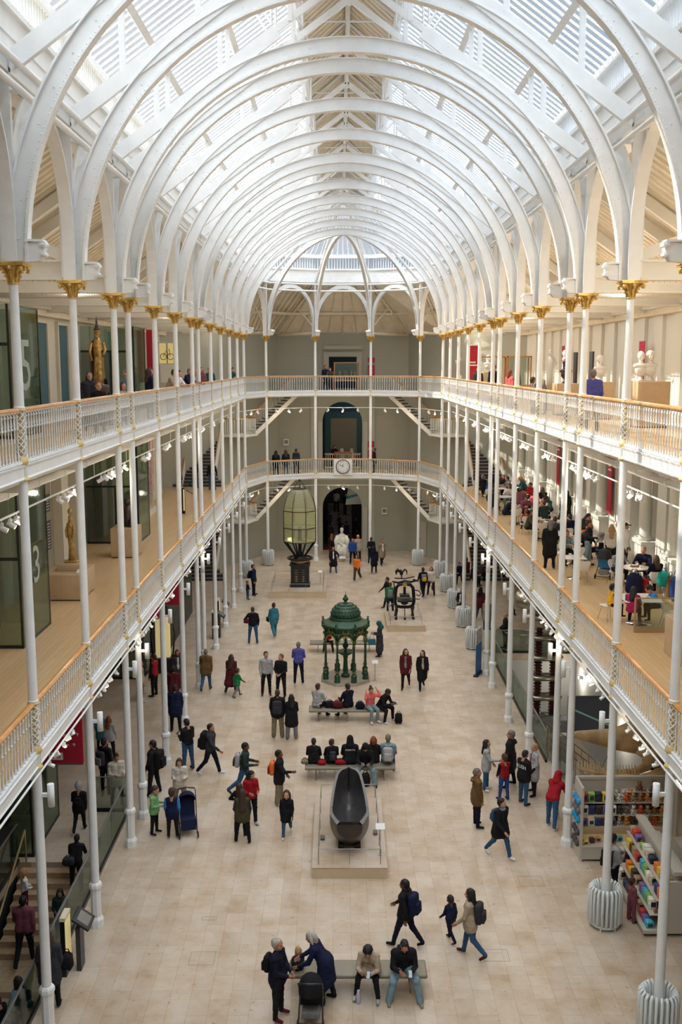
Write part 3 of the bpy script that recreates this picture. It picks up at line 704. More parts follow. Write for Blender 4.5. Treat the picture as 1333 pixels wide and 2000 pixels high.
# quarter arches of the apse
for (x, y), nm in zip(APSE[1:5], ('far left', 'left middle', 'right middle', 'far right')):
    R = math.hypot(x, y - 60); az = math.atan2(y - 60, x)
    t = empty('apse_rib', (0, 60.0, 0), az, 'white curved rib of the far glass apse, %s of the four' % nm, 'arch', 'ribs of the apse')
    ro = R - .28; H_ = 5.65; n = 24
    ii = [(ro, ZC)] + [(ro * math.cos(PI / 2 * k / n), 14.8 + H_ * math.sin(PI / 2 * k / n)) for k in range(n)] + [(.12, 14.8 + H_)]
    oo = [(ro + .36, ZC)] + [((ro + .36) * math.cos(PI / 2 * k / n), 14.8 + (H_ + .33) * math.sin(PI / 2 * k / n)) for k in range(n)] + [(.12, 14.8 + H_ + .33)]
    m = MB(); m.strip(ii, oo, -.03, .03, 'y'); m.build('rib_web', WHITE, t)
    m = MB(); m.strip(ii, [(a * 1.008, c + .02) for a, c in ii], -.1, .1, 'y'); m.build('soffit_flange', WHITE, t)
    m = MB(); m.box(R - .1, R + .16, -.05, .05, ZC, 18.12); m.build('stanchion', WHITE, t)
    m = MB(); m.cyl((R + .0, 0, 17.95), (.2, 0, 22.6), .1, n=4); m.build('rafter', WHITE, t)
    m = MB(); m.prism([(R - .28, ZC), (R - .5, ZC + .02), (R - .58, ZC + .2), (R - .52, ZC + .38), (R - .28, ZC + .36)], -.14, .14, 'y'); m.cyl((R - .56, -.16, ZC + .28), (R - .56, .16, ZC + .28), .08, n=10); m.build('scroll_bracket', WHITE, t)

# arcade arches between neighbouring capitals
AM = {}
def arcade_mesh(L):
    key = round(L, 2)
    if key in AM: return AM[key]
    a = L / 2; n = 22; zs = 15.3; hh = 17.72 - zs
    wb = .26 if L > 2.5 else .2
    ii = [(-a + .16, ZC)] + [(-(a - .16) * math.cos(PI * k / n), zs + hh * math.sin(PI * k / n) ** .92) for k in range(n + 1)] + [(a - .16, ZC)]
    oo = [(-a + .02, ZC)] + [(-(a - .02) * math.cos(PI * k / n), zs + .15 + (hh + .1) * math.sin(PI * k / n) ** .85) for k in range(n + 1)] + [(a - .02, ZC)]
    w = MB(); w.strip(ii, oo, -.025, .025, 'y')
    f_ = MB(); f_.strip([(x * .994, z - .008) for x, z in ii], [(x * 1.015, z + .025) for x, z in ii], -.13, .13, 'y')
    r = MB()
    for p, q in zip(ii, ii[1:]):
        L_ = math.hypot(q[0] - p[0], q[1] - p[1]); k = max(1, int(L_ / .11))
        for j in range(k):
            u = (j + .5) / k; x = p[0] + (q[0] - p[0]) * u; z = p[1] + (q[1] - p[1]) * u
            d = Vector((-(q[1] - p[1]), 0, q[0] - p[0])).normalized() * -1
            for s_ in (-1, 1): r.cyl((x, s_ * .1, z), (x + d.x * .016, s_ * .1, z + d.z * .016), .016, .009, 5)
    AM[key] = (w.mesh('arch_web', WHITE), f_.mesh('soffit_flange', WHITE), r.mesh('rivets', WHITE)); return AM[key]
def arcade(a, b, label):
    a = Vector((*a, 0)); b = Vector((*b, 0)); L = (b - a).length; c = (a + b) / 2
    t = empty('arcade_arch', c, math.atan2((b - a).y, (b - a).x), label, 'arch', 'arcade arches over the columns')
    w, f_, r = arcade_mesh(L); link('arch_web', w, t); link('soffit_flange', f_, t); link('rivets', r, t)['kind'] = 'stuff'
for sx, side in ((-1, 'left'), (1, 'right')):
    k = 0
    for y0, y1 in zip(YS, YS[1:]):
        if y1 > 17.8: lb = '%s white arcade arch from the front over the %s row of capitals' % (ORD[k], side); k += 1
        else: lb = 'white arcade arch of the %s row beside the viewpoint, ending %.0f metres ahead' % (side, y1)
        arcade((sx * CX, y0), (sx * CX, y1), lb)
for i, nm in enumerate(('leftmost', 'second from left', 'middle', 'second from right', 'rightmost')): arcade(APSE[i], APSE[i + 1], 'white arcade arch of the far apse, %s' % nm)

# twin round tie rods along the arcades and round the apse
for z, nm in ((17.98, 'upper'), (17.56, 'lower')):
    for sx, side in ((-1, 'left'), (1, 'right')):
        m = MB(); m.cyl((sx * 5.66, YNEAR, z), (sx * 5.66, 60, z), .065, n=10)
        for y in YS: m.cyl((sx * 5.66, y, z), (sx * 5.9, y, z), .05, n=6)
        tag(m.build('tie_rod', WHITE), '%s round white tie rod running along the %s arcade under the roof' % (nm, side), 'tie rod')
    m = MB(); q = [(-5.66, 60.0), (-4.62, 63.45), (-1.7, 64.95), (1.7, 64.95), (4.62, 63.45), (5.66, 60.0)]
    m.tube([(x, y, z) for x, y in q], .06, 8)
    tag(m.build('tie_rod', WHITE), '%s round white tie rod bent round the far apse' % nm, 'tie rod')

# balustrades -----------------------------------------------------------------
BALM = MB().lathe([(.026, .145), (.026, .17), (.012, .19), (.022, .22), (.012, .25), (.012, .48), (.02, .5), (.012, .52), (.013, .70), (.026, .715), (.026, .735), (.016, .75), (.022, .79), (.016, .92), (.028, .94), (.012, .97)], 6).mesh('baluster', WHITE)
RC_ = {}
def rail_meshes(L):
    key = round(L, 2)
    if key in RC_: return RC_[key]
    g = .09
    hr_ = MB(); prof = [(-.055, 1.03), (-.06, 1.055), (-.04, 1.085), (0, 1.095), (.04, 1.085), (.06, 1.055), (.055, 1.03)]
    hr_.prism(prof, g, L - g, 'x')
    br = MB(); br.box(g, L - g, -.05, .05, .10, .145); br.box(g, L - g, -.02, .02, .07, .10)
    n = max(3, round(L / .172)); tr_ = MB(); tr_.box(g, L - g, -.018, .018, 1.005, 1.03)
    xs_ = [g + (L - 2 * g) * (k + .5) / n for k in range(n)]
    dx = xs_[1] - xs_[0]
    for x in xs_[:-1]:
        pts = [(x + dx * .5 - dx * .5 * math.cos(PI * q / 6), 0, .945 + .055 * math.sin(PI * q / 6)) for q in range(7)]
        tr_.tube(pts, .011, 4)
    row = MB()
    for x in xs_:
        row.lathe([(.022, .145), (.022, .17), (.012, .2), (.012, .50), (.012, .70), (.024, .72), (.016, .76), (.018, .92), (.024, .94), (.012, .97)], 5, (x, 0, 0))
    RC_[key] = (hr_.mesh('handrail', RAILW), br.mesh('bottom_rail', WHITE), tr_.mesh('arched_top', WHITE), row.mesh('baluster_row', WHITE), xs_); return RC_[key]
def balustrade(a, b, z, label, fine, grp):
    a = Vector((*a, z)); b = Vector((*b, z)); L = (b - a).length
    t = empty('balustrade', a, math.atan2((b - a).y, (b - a).x), label, 'balustrade', grp)
    h, br, tr_, row, xs_ = rail_meshes(L)
    link('handrail', h, t); link('bottom_rail', br, t); link('arched_top', tr_, t)
    if fine:
        for x in xs_: link('baluster', BALM, t, (x, 0, 0))
    else: link('baluster_row', row, t)['kind'] = 'stuff'
    return t
for lv, z, ln in ((2, Z2, 'middle gallery'), (3, Z3, 'upper gallery')):
    for sx, side in ((-1, 'left'), (1, 'right')):
        k = 0
        for y0, y1 in zip([YNEAR, 0.5, 4.4, 8.25] + YS, [0.5, 4.4, 8.25] + YS):
            if y1 > 17: lb = 'white %s balustrade of the %s side, bay between columns counted %s from the front' % (ln, side, ORD[k]); k += 1
            else: lb = 'white %s balustrade, %s side, ending %.0f metres ahead of the viewpoint' % (ln, side, y1) if y1 > 2 else 'white %s balustrade, %s side, level with the viewpoint' % (ln, side)
            balustrade((sx * CX, y0), (sx * CX, y1), z, lb, 13 < y0 < 26, '%s balustrades, %s side' % (ln, side))
    for i, nm in enumerate(('leftmost', 'second from left', 'middle', 'second from right', 'rightmost')):
        balustrade(APSE[i], APSE[i + 1], z, 'white %s balustrade of the far end, %s stretch' % (ln, nm), False, '%s balustrades, far end' % ln)
# fascia beams under the balustrades
for z in (Z2, Z3):
    for sx in (-1, 1):
        m = MB(); prof = [(-.05, -.20), (-.075, -.17), (-.05, -.14), (-.05, .02), (-.07, .04), (-.085, .08), (.06, .08), (.06, -.20)]
        m.prism([(sx * CX + (-sx) * -p[0] * 1.0 if False else sx * (CX + p[0]), z + p[1]) for p in prof], YNEAR, 60.0, 'y')
        struct('trim_6', m, WHITE)
    m = MB()
    for i in range(5): wallbox(m, APSE[i], APSE[i + 1], z - .2, z + .02, -.07, .05); wallbox(m, APSE[i], APSE[i + 1], z + .02, z + .08, -.1, .05)
    struct('trim_6', m, WHITE)
# service pipe and lighting track under the galleries
def lamp(par, sx, lv, e=None):
    l = bpy.data.lights.new('spotlight_bulb', 'POINT'); l.energy = e or LAMP[lv][0 if sx < 0 else 1]; l.color = (1.0, .86, .68); l.shadow_soft_size = .15
    o = bpy.data.objects.new('spotlight_bulb', l); COL.objects.link(o); o.parent = par; o.location = (0, 0, -.42)
SPB = MB().cyl((0, 0, 0), (0, 0, -.10), .012, n=6).box(-.05, .05, -.03, .03, -.14, -.08).mesh('spot_bracket', WHITE)
SPH = MB().cyl((0, -.06, -.16), (.0, .12, -.26), .055, .06, 12).mesh('spot_head', WHITE)
for z, lv in ((Z3, 'upper gallery'), (Z2, 'middle gallery')):
    for sx, side in ((-1, 'left'), (1, 'right')):
        if lv == 'upper gallery':
            px_, tx = sx * 6.55, sx * 6.55; zp, zt = 10.55, 10.13
            m = MB(); m.cyl((px_, YNEAR, zp), (px_, 60, zp), .085, n=12)
            y = 1.0
            while y < 60: m.cyl((px_, y, zp), (px_, y, z - .26), .015, n=6); m.cyl((px_, y - .05, zp), (px_, y + .05, zp), .098, n=12); y += 1.95
            tag(m.build('service_pipe', WHITE), 'thick white service pipe hung under the %s, %s side' % (lv, side), 'pipe')
        else: tx = sx * 5.84; zt = 5.47
        m = MB(); m.cyl((tx, YNEAR, zt), (tx, 60, zt), .022, n=8)
        y = 2.0
        while y < 60: m.cyl((tx, y, zt), (tx, y, z - .2), .008, n=5); y += 3.9
        tag(m.build('lighting_track', WHITE), 'thin white lighting track under the %s, %s side' % (lv, side), 'track')
        k = 0
        for y in vis[:-1]:
            for j in range(4 if lv == 'upper gallery' else 5):
                yy = y + .5 + j * .42 + (random.random() * .2)
                if lv != 'upper gallery' and j > 2 and y > 30: continue
                r = empty('track_spotlight', (tx, yy, zt), random.uniform(-2, 2), '%s small white track spotlight from the front under the %s, %s side' % (nth(k), lv, side), 'spotlight', 'spotlights under the %s, %s side' % (lv, side))
                r.scale = (.85, .85, .85) if lv == 'upper gallery' else (.6, .6, .6); k += 1
                link('spot_bracket', SPB, r); link('spot_head', SPH, r)
                if j == 2: lamp(r, sx, lv)
for sx, side in ((-1, 'left'), (1, 'right')):  # roof tracks and spotlights added along the aisles to brighten the boards
    m = MB(); m.cyl((sx * 7.2, YNEAR, 15.35), (sx * 7.2, 60, 15.35), .018, n=6)
    tag(m.build('lighting_track', WHITE), 'added thin lighting track high under the boarded roof of the %s aisle' % side, 'track'); k = 0
    for y in vis:
        r = empty('track_spotlight', (sx * 7.2, y + 1.6, 15.35), 0, '%s small added spotlight from the front under the boarded roof, %s aisle' % (nth(k), side), 'spotlight', 'added spotlights under the boarded roof, %s aisle' % side)
        link('spot_bracket', SPB, r); link('spot_head', SPH, r); r.scale = (.8, .8, .8); lamp(r, sx, 'roof'); k += 1
for z, n_ in ((10.13, 'upper'), (5.0, 'middle')):
    m = MB(); q = [(-6.3, 60.0), (-5.1, 64.1), (-1.95, 65.7), (1.95, 65.7), (5.1, 64.1), (6.3, 60.0)]
    m.tube([(x, y, z) for x, y in q], .025, 6)
    tag(m.build('lighting_track', WHITE), 'thin white lighting track bent round the far end under the %s gallery' % n_, 'track')
    for i in range(5):
        for u in (.25, .5, .75):
            x = q[i][0] + (q[i + 1][0] - q[i][0]) * u; y = q[i][1] + (q[i + 1][1] - q[i][1]) * u
            r = empty('track_spotlight', (x, y, z), random.uniform(-1, 1), 'small white spotlight on the bent track, far end, %s gallery, %s from the left' % (n_, nth(i * 3 + int(u * 4 - .5))), 'spotlight', 'spotlights at the far end, %s gallery' % n_)
            if u == .5: lamp(r, 1, 'end', 60)
            link('spot_bracket', SPB, r); link('spot_head', SPH, r)
# ------------------------------------------------------------------ exhibits and furniture of the ground floor
def text(parent, s, size, loc, rot, m, name='lettering', ext=0.004, align='CENTER'):
    c = bpy.data.curves.new(name, 'FONT'); c.body = s; c.size = size; c.extrude = ext; c.align_x = align; c.align_y = 'CENTER'; c.resolution_u = 2
    t = bpy.data.objects.new(name, c); COL.objects.link(t); me = bpy.data.meshes.new_from_object(t)
    bpy.data.objects.remove(t); me.name = name; me.materials.clear(); me.materials.append(m)
    return link(name, me, parent, loc, rot)
RAILM = mat('thin_grey_rail', (.30, .29, .27), .35, .7)
def platform(x0, x1, y0, y1, h, label, rails=True, gap=.16):
    t = empty('display_platform', ((x0 + x1) / 2, (y0 + y1) / 2, 0), 0, label, 'platform')
    a, b = (x1 - x0) / 2, (y1 - y0) / 2
    m = MB(); m.box(-a, a, -b, b, 0.0, h - .02); m.build('plinth_body', PLWOOD, t)
    m = MB(); m.box(-a - .01, a + .01, -b - .01, b + .01, h - .02, h); m.build('plinth_top', STONE, t)
    if rails:
        a -= gap; b -= gap; R = .008
        for nm, p, q in (('barrier_rail', (-a, -b), (a, -b)), ('barrier_rail', (-a, b), (a, b)), ('barrier_rail', (-a, -b), (-a, b)), ('barrier_rail', (a, -b), (a, b))):
            m = MB(); m.cyl((p[0], p[1], h + .42), (q[0], q[1], h + .42), R * 1.4, n=6); n = max(2, round(math.dist(p, q) / 1.0))
            for k in range(n + 1): x = p[0] + (q[0] - p[0]) * k / n; y = p[1] + (q[1] - p[1]) * k / n; m.cyl((x, y, h), (x, y, h + .42), R, n=6)
            m.build(nm, RAILM, t)
    return t
# dark wooden egg-shaped vessel
platform(-.96, .95, 23.74, 28.0, .3, 'low cream platform with thin rails under the dark egg-shaped vessel, nearest of the platforms')
VES = mat('dark_polished_vessel', (.036, .024, .020), .30, noise=.25, nscale=3); VIN = mat('vessel_inside_metal', (.07, .065, .065), .28, .3, noise=.2, nscale=5)
v = empty('egg_shaped_vessel', (0.0, 25.9, .3), 0, 'dark egg-shaped open vessel cut away on top, lying on the cream platform', 'vessel')
def plan(u):          # outline of the rim, u from 0 (front end) to 1 (far tip)
    return .52 * min(1, (u + .10) / .28) ** .45 * (1 - max(0, u - .22) ** 1.7 * .62) * max(0.0, 1 - max(0, (u - .86) / .16) ** 2) ** .5
m = MB(); NU, NV = 26, 14
def sect(u):
    y = -1.62 + 2.75 * u; w_ = plan(u) if u < 1 else .06; zr = .92 + .38 * u ** 1.5; zb = .10 + .55 * abs(u - .42) ** 2.2 * 2.2
    if u < .12: zb += (.12 - u) * 2.2
    return y, w_, zr, zb
rows = []
for i in range(NU + 1):
    u = i / NU; y, w_, zr, zb = sect(u); w_ = max(w_, .05)
    rows.append([(w_ * math.cos(PI * k / NV) * (1 + .13 * math.sin(PI * k / NV)), y - (.06 if u < .05 else 0), zr - (zr - zb) * math.sin(PI * k / NV) ** .8) for k in range(NV + 1)])
vs = [p for r in rows for p in r]; K = NV + 1
m.add(vs, [(i * K + k, i * K + k + 1, (i + 1) * K + k + 1, (i + 1) * K + k) for i in range(NU) for k in range(NV)], True)
m.add(rows[0], [tuple(range(K))]); m.add(rows[-1], [tuple(range(K))])
m.build('hull', VES, v)
m = MB(); rin = []
for i in range(NU + 1):
    u = i / NU; y, w_, zr, zb = sect(u); w_ = max(w_ - .07, .02); zb += .12; y2 = y + (.10 if u < .3 else (-.06 if u > .8 else 0))
    rin.append([(w_ * math.cos(PI * k / NV), y2, zr + .004 - (zr - zb) * math.sin(PI * k / NV) ** .7) for k in range(NV + 1)])
m.add([p for r in rin for p in r], [(i * K + k, i * K + k + 1, (i + 1) * K + k + 1, (i + 1) * K + k) for i in range(NU) for k in range(NV)], True)
m.add(rin[0], [tuple(range(K))]); m.build('hollow', VIN, v)
m = MB()
for s_ in (0, NV):
    m.add([p for i in range(NU + 1) for p in ((rows[i][s_][0], rows[i][s_][1], rows[i][s_][2] + .006), (rin[i][s_][0], rin[i][s_][1], rin[i][s_][2] + .006))], [(2 * i, 2 * i + 1, 2 * i + 3, 2 * i + 2) for i in range(NU)])
m.build('rim', mat('vessel_rim', (.13, .125, .12), .35, .2), v)
m = MB()
for x in (-.22, .22): m.rbox((x, -.95, .07), (.16, .5, .14), .02); m.rbox((x, .6, .10), (.16, .4, .2), .02)
m.build('chock', DARK, v)
for x, y in ((-.72, 25.3), (.72, 25.6)):
    m = MB(); m.rbox((0, 0, .03), (.12, .22, .06), .01); tag(m.build('floor_lamp_box', mat('lamp_housing', (.13, .12, .10), .5), None, (x, y, .3)), 'small brown lamp box on the vessel platform, %s of the vessel' % ('left' if x < 0 else 'right'), 'lamp')
def label_stand(x, y, z, label, rz_=0):
    t = empty('label_stand', (x, y, z), rz_, label, 'label stand')
    m = MB(); m.cyl((0, 0, 0), (0, 0, .75), .012, n=8); m.cyl((0, 0, 0), (0, 0, .01), .07, n=12); m.build('post', STEEL, t)
    m = MB(); m.cbox((0, -.02, .80), (.24, .18, .012), (.6, 0, 0)); m.build('label_plate', mat('white_card', (.7, .7, .7), .5), t)
label_stand(.80, 24.4, .3, 'white tilted label plate on a post at the vessel platform, right side')
label_stand(1.22, 39.8, 0, 'small label plate on a post right of the green drinking fountain')
label_stand(-1.35, 56.2, .35, 'small label plate on the lighthouse lens platform, right side')

# lighthouse lens
platform(-4.21, -1.0, 54.45, 58.1, .35, 'wide cream platform with thin rails under the lighthouse lens')
LX, LY = -2.50, 56.1
t = empty('lighthouse_lens', (LX, LY, .35), 0, 'tall glass lighthouse lens on a black stand, at the far left of the floor', 'lens')
GM = mat('dark_green_machine_paint', (.016, .022, .022), .4, .2)
m = MB(); m.rbox((0, 0, .66), (1.04, .9, 1.2), .02); m.rbox((0, 0, .07), (1.16, 1.0, .14), .02); m.rbox((0, 0, 1.28), (1.18, 1.02, .12), .03)
for x in (-.2, .2): m.rbox((x, -.455, .68), (.34, .03, .95), .01)
m.build('clockwork_case', GM, t)
m = MB()
for x in (-.2, .2):
    for k in range(6): m.cyl((x, -.47, .35 + k * .13), (x, -.50, .35 + k * .13), .045 if k < 3 else .02, n=10); m.cbox((x, -.48, .35 + k * .13), (.2, .02, .018))
m.build('clockwork_gears', mat('brass', (.40, .30, .12), .35, .8), t)
m = MB(); m.lathe([(.50, 1.36), (.55, 1.4), (.55, 1.47), (.50, 1.5)], 24); m.build('brass_ring', mat('brass_ring_metal', (.35, .20, .09), .4, .6), t)
m = MB(); m.tube([(.70 * math.cos(k * PI / 16), .70 * math.sin(k * PI / 16), 1.62) for k in range(32)], .06, 6, closed=True)
m.lathe([(.3, 1.45), (.36, 1.5), (.40, 1.62), (.32, 1.72), (.2, 1.9), (.1, 2.0), (.1, 2.62), (.14, 2.64), (.14, 2.66)], 20)
for k in range(8): a = PI / 4 * k; m.cyl((.35 * math.cos(a), .35 * math.sin(a), 1.6), (.7 * math.cos(a), .7 * math.sin(a), 1.62), .03, n=6)
m.build('hand_wheel', DARK, t)
for k in range(8):
    a = PI / 8 + PI / 4 * k; m = MB(); m.cyl((.28 * math.cos(a), .28 * math.sin(a), 1.72), (.95 * math.cos(a), .95 * math.sin(a), 2.62), .045, n=6); m.build('strut', DARK, t)
FR = mat('lens_frame_bronze', (.10, .055, .03), .45, .5)
m = MB(); prof = [(.98, 2.62), (.98, 3.42), (.98, 4.40), (.86, 4.95), (.66, 5.35), (.42, 5.60)]
for k in range(8):
    a = PI / 8 + PI / 4 * k; m.tube([(r * math.cos(a), r * math.sin(a), z) for r, z in prof], .024, 6)
for r, z in ((.98, 2.62), (.97, 3.42), (.97, 4.40), (.42, 5.60)): m.tube([(r * math.cos(PI / 8 + PI / 4 * k), r * math.sin(PI / 8 + PI / 4 * k), z) for k in range(8)], .028, 6, closed=True)
m.build('frame', FR, t)
def lensglass(nm, col, tint, mixf, bands):
    mm = bpy.data.materials.new(nm); mm.use_nodes = True; q = mm.node_tree; q.nodes.clear()
    o = q.nodes.new('ShaderNodeOutputMaterial'); tr = q.nodes.new('ShaderNodeBsdfTransparent'); tr.inputs[0].default_value = (*tint, 1)
    b = q.nodes.new('ShaderNodeBsdfPrincipled'); b.inputs['Base Color'].default_value = (*col, 1); b.inputs['Roughness'].default_value = .12
    x = q.nodes.new('ShaderNodeMixShader'); x.inputs[0].default_value = mixf
    q.links.new(tr.outputs[0], x.inputs[1]); q.links.new(b.outputs[0], x.inputs[2]); q.links.new(x.outputs[0], o.inputs[0]); MATS[nm] = mm; return mm
LG = lensglass('fresnel_prism_glass', (.78, .79, .60), (.93, .93, .76), .24, 0)
m = MB(); pr = []; z = 4.42
for k in range(17):
    u = k / 16; r = .96 - .54 * u ** 1.35 * 1.0; zz = 4.42 + 1.16 * math.sin(u * PI / 2 * .98); pr += [(r + .012, zz), (r - .035, zz + .03)]
m.lathe(pr, 8, smooth=False, off=PI / 8); m.build('upper_prisms', LG, t)
m = MB(); pr = []
for k in range(8): pr += [(.955, 2.70 + k * .09), (.905, 2.74 + k * .09)]
m.lathe(pr, 8, smooth=False, off=PI / 8); m.build('lower_prisms', LG, t)
for k in range(8):       # bull's-eye panels
    a = PI / 4 * k; M = Matrix.Translation((0, 0, 3.91)) @ Matrix.Rotation(a, 4, 'Z') @ Matrix.Translation((.885, 0, 0)) @ Matrix.Rotation(PI / 2, 4, 'Y')
    m = MB(); m.T = M; m.box(-.47, .47, -.35, .35, -.005, .005)
    for r in (.1, .17, .24, .31): m.tube([(r * 1.25 * math.cos(q * PI / 8), r * math.sin(q * PI / 8), .01) for q in range(16)], .012, 4, closed=True)
    m.lathe([(.08, 0), (.06, .03), (.02, .04)], 12); m.build('bulls_eye_panel', LG, t)
m = MB(); m.cyl((0, 0, 2.60), (0, 0, 2.63), .93, n=8, off=PI / 8); m.build('lamp_table', mat('cream_enamel', (.5, .48, .40), .5), t)
m = MB(); m.cyl((0, 0, 2.63), (0, 0, 3.45), .10, n=14); m.cyl((0, 0, 2.63), (0, 0, 2.66), .2, n=16); m.build('lamp_post', DARK, t)
m = MB()
for a in (0, PI / 2, PI, 1.5 * PI): m.tube([(.36 * math.cos(a), .36 * math.sin(a), 5.6), (.2 * math.cos(a), .2 * math.sin(a), 5.85), (.03 * math.cos(a), .03 * math.sin(a), 6.08)], .018, 6)
m.ball((0, 0, 6.1), .06); m.lathe([(.42, 5.60), (.44, 5.62), (.42, 5.64)], 8, off=PI / 8); m.build('lifting_frame', DARK, t)

# cast iron drinking fountain
IG = mat('dark_green_cast_iron', (.018, .060, .030), .38, .25, noise=.35, nscale=18, bump=.8, bscale=30); IGY = mat('gold_lined_green_iron', (.34, .30, .05), .45, .2)
FX, FY = 0.0, 39.98
t = empty('drinking_fountain', (FX, FY, 0), 0, 'green cast iron drinking fountain under a domed canopy, in the middle of the floor', 'fountain')
m = MB(); m.cyl((0, 0, 0), (0, 0, .12), 1.09, 1.05, 8, off=PI / 8, smooth=False); m.build('stone_step', mat('fountain_step_stone', (.30, .25, .19), .6, noise=.1), t)
cols = [(.89 * math.cos(PI / 8 + PI / 4 * k), .89 * math.sin(PI / 8 + PI / 4 * k)) for k in range(8)]
CM = MB().lathe([(.13, 0), (.13, .05), (.11, .08), (.12, .26), (.10, .3), (.06, .34), (.075, .4), (.09, .42), (.07, .46), (.048, .52), (.042, .9), (.05, .94), (.042, .98), (.042, 1.5), (.06, 1.54), (.055, 1.6), (.085, 1.68), (.09, 1.72)], 10).mesh('canopy_column', IG)
for x, y in cols: link('canopy_column', CM, t, (x, y, .12))
CB = MB()
for zz in (.42, 1.54): CB.tube([(.085 * math.cos(k * PI / 5), .085 * math.sin(k * PI / 5), zz) if zz < 1 else (.062 * math.cos(k * PI / 5), .062 * math.sin(k * PI / 5), zz) for k in range(10)], .012, 4, closed=True)
CB = CB.mesh('gilt_bands', IGY)
for x, y in cols: link('gilt_bands', CB, t, (x, y, .12))
for k in range(8):
    a = PI / 4 * k; W = .89 * 2 * math.sin(PI / 8); ap = .89 * math.cos(PI / 8)
    M = Matrix.Rotation(a, 4, 'Z') @ Matrix.Translation((ap, 0, 0)) @ Matrix.Rotation(PI / 2, 4, 'Z')
    m = MB(); m.T = M; n = 12; r = W / 2 - .05; zs = 1.74
    m.strip([(-r * math.cos(PI * q / n), zs + r * 1.05 * math.sin(PI * q / n)) for q in range(n + 1)], [(-W / 2 * (1 - .0) * math.cos(PI * q / n) * 1.0, zs + .42 if 2 < q < 10 else zs + .05 + .37 * math.sin(PI * q / n) * 1.2) for q in range(n + 1)], -.025, .025, 'y')
    m.box(-W / 2, W / 2, -.035, .035, zs + .40, zs + .66); m.build('arch_panel', IG, t)
    m = MB(); m.T = M; m.tube([(-(r - .0) * math.cos(PI * q / n), -.04, zs + r * 1.05 * math.sin(PI * q / n)) for q in range(n + 1)], .022, 5); m.tube([(-(r + .09) * math.cos(PI * q / n) * .8, -.04, zs + .16 + r * 1.05 * math.sin(PI * q / n)) for q in range(2, n - 1)], .012, 4)
    m.tube([(.11 * math.cos(PI * q / 7), -.045, zs + .50 + .12 * math.sin(PI * q / 7)) for q in range(14)], .016, 5, closed=True)
    m.build('gilt_arch_moulding', IGY, t)
    c = PI / 8 + PI / 4 * k; m = MB(); m.ball((.98 * math.cos(c), .98 * math.sin(c), 2.40), .09); m.tube([(.93 * math.cos(c), .93 * math.sin(c), 2.35), (1.02 * math.cos(c), 1.02 * math.sin(c), 2.50), (1.0 * math.cos(c), 1.0 * math.sin(c), 2.58), (1.09 * math.cos(c), 1.09 * math.sin(c), 2.56)], [.05, .045, .035, .01], 6); m.ball((.93 * math.cos(c), .93 * math.sin(c), 2.1), .08); m.build('griffin_crest', IG, t)
m = MB(); m.lathe([(.90, 2.30), (1.0, 2.36), (1.0, 2.42), (.93, 2.46), (.84, 2.50), (.72, 2.56), (.64, 2.62), (.66, 2.66), (.64, 2.70)], 32); m.build('cornice', IG, t)
m = MB(); m.lathe([(.62 * math.cos(q * PI / 2 / 12), 2.70 + .56 * math.sin(q * PI / 2 / 12)) for q in range(13)], 28)
for k in range(24):
    for q in range(2, 10, 2):
        a = 2 * PI * (k + (q / 2 % 2) * .5) / 24; th = q * PI / 2 / 12; m.ball((.62 * math.cos(th) * math.cos(a), .62 * math.cos(th) * math.sin(a), 2.70 + .56 * math.sin(th)), .04, 6, 4)
m.build('dome', IG, t)
m = MB(); m.lathe([(.13, 3.24), (.07, 3.28), (.05, 3.32), (.11, 3.37), (.13, 3.42), (.10, 3.47), (.05, 3.52), (.06, 3.55), (.015, 3.6), (.004, 3.78)], 12); m.build('finial', IG, t)
m = MB(); m.lathe([(.19, .12), (.19, .2), (.15, .23), (.10, .28), (.12, .4), (.10, .5), (.085, .9), (.11, .98), (.10, 1.02), (.24, 1.09), (.34, 1.17), (.35, 1.21), (.31, 1.20), (.1, 1.12)], 20)
m.lathe([(.05, 1.12), (.06, 1.2), (.03, 1.28), (.12, 1.4), (.13, 1.48), (.05, 1.58), (.06, 1.62), (.03, 1.75), (.05, 1.85)], 14); m.build('basin', IG, t)
m = MB()
for k in range(4): a = PI / 2 * k + .3; m.tube([(.04 * math.cos(a), .04 * math.sin(a), 1.7), (.16 * math.cos(a), .16 * math.sin(a), 1.78), (.25 * math.cos(a), .25 * math.sin(a), 1.70), (.24 * math.cos(a), .24 * math.sin(a), 1.60)], .012, 5)
m.build('cup_arm', IG, t)

# iron hand printing press with an eagle
platform(2.10, 3.96, 47.35, 50.3, .3, 'cream platform with thin rails under the black iron printing press')
BK = mat('black_cast_iron', (.012, .010, .012), .3, .4)
t = empty('printing_press', (3.03, 48.9, .3), 0, 'ornate black iron hand printing press with an eagle on top', 'press')
for x, y in ((-.42, -.3), (.42, -.3), (-.42, .35), (.42, .35)):
    m = MB(); m.tube([(x, y, .04), (x * 1.02, y, .2), (x * .92, y, .45), (x * 1.0, y, .62)], [.07, .045, .055, .075], 8); m.ball((x * 1.05, y - .04, .05), .075, sc=(1, 1.2, .7)); m.build('claw_leg', BK, t)
m = MB(); m.tube([(-.42, 0, .62), (-.48, 0, .85), (-.46, 0, 1.2), (-.42, 0, 1.55), (-.30, 0, 1.70), (0, 0, 1.76), (.30, 0, 1.70), (.42, 0, 1.55), (.46, 0, 1.2), (.48, 0, .85), (.42, 0, .62), (.2, 0, .56), (-.2, 0, .56)], .085, 8, closed=True)
m.tube([(-.42, .3, .62), (-.42, -.3, .62)], .07, 6); m.tube([(.42, .3, .62), (.42, -.3, .62)], .07, 6); m.build('staple_frame', BK, t)
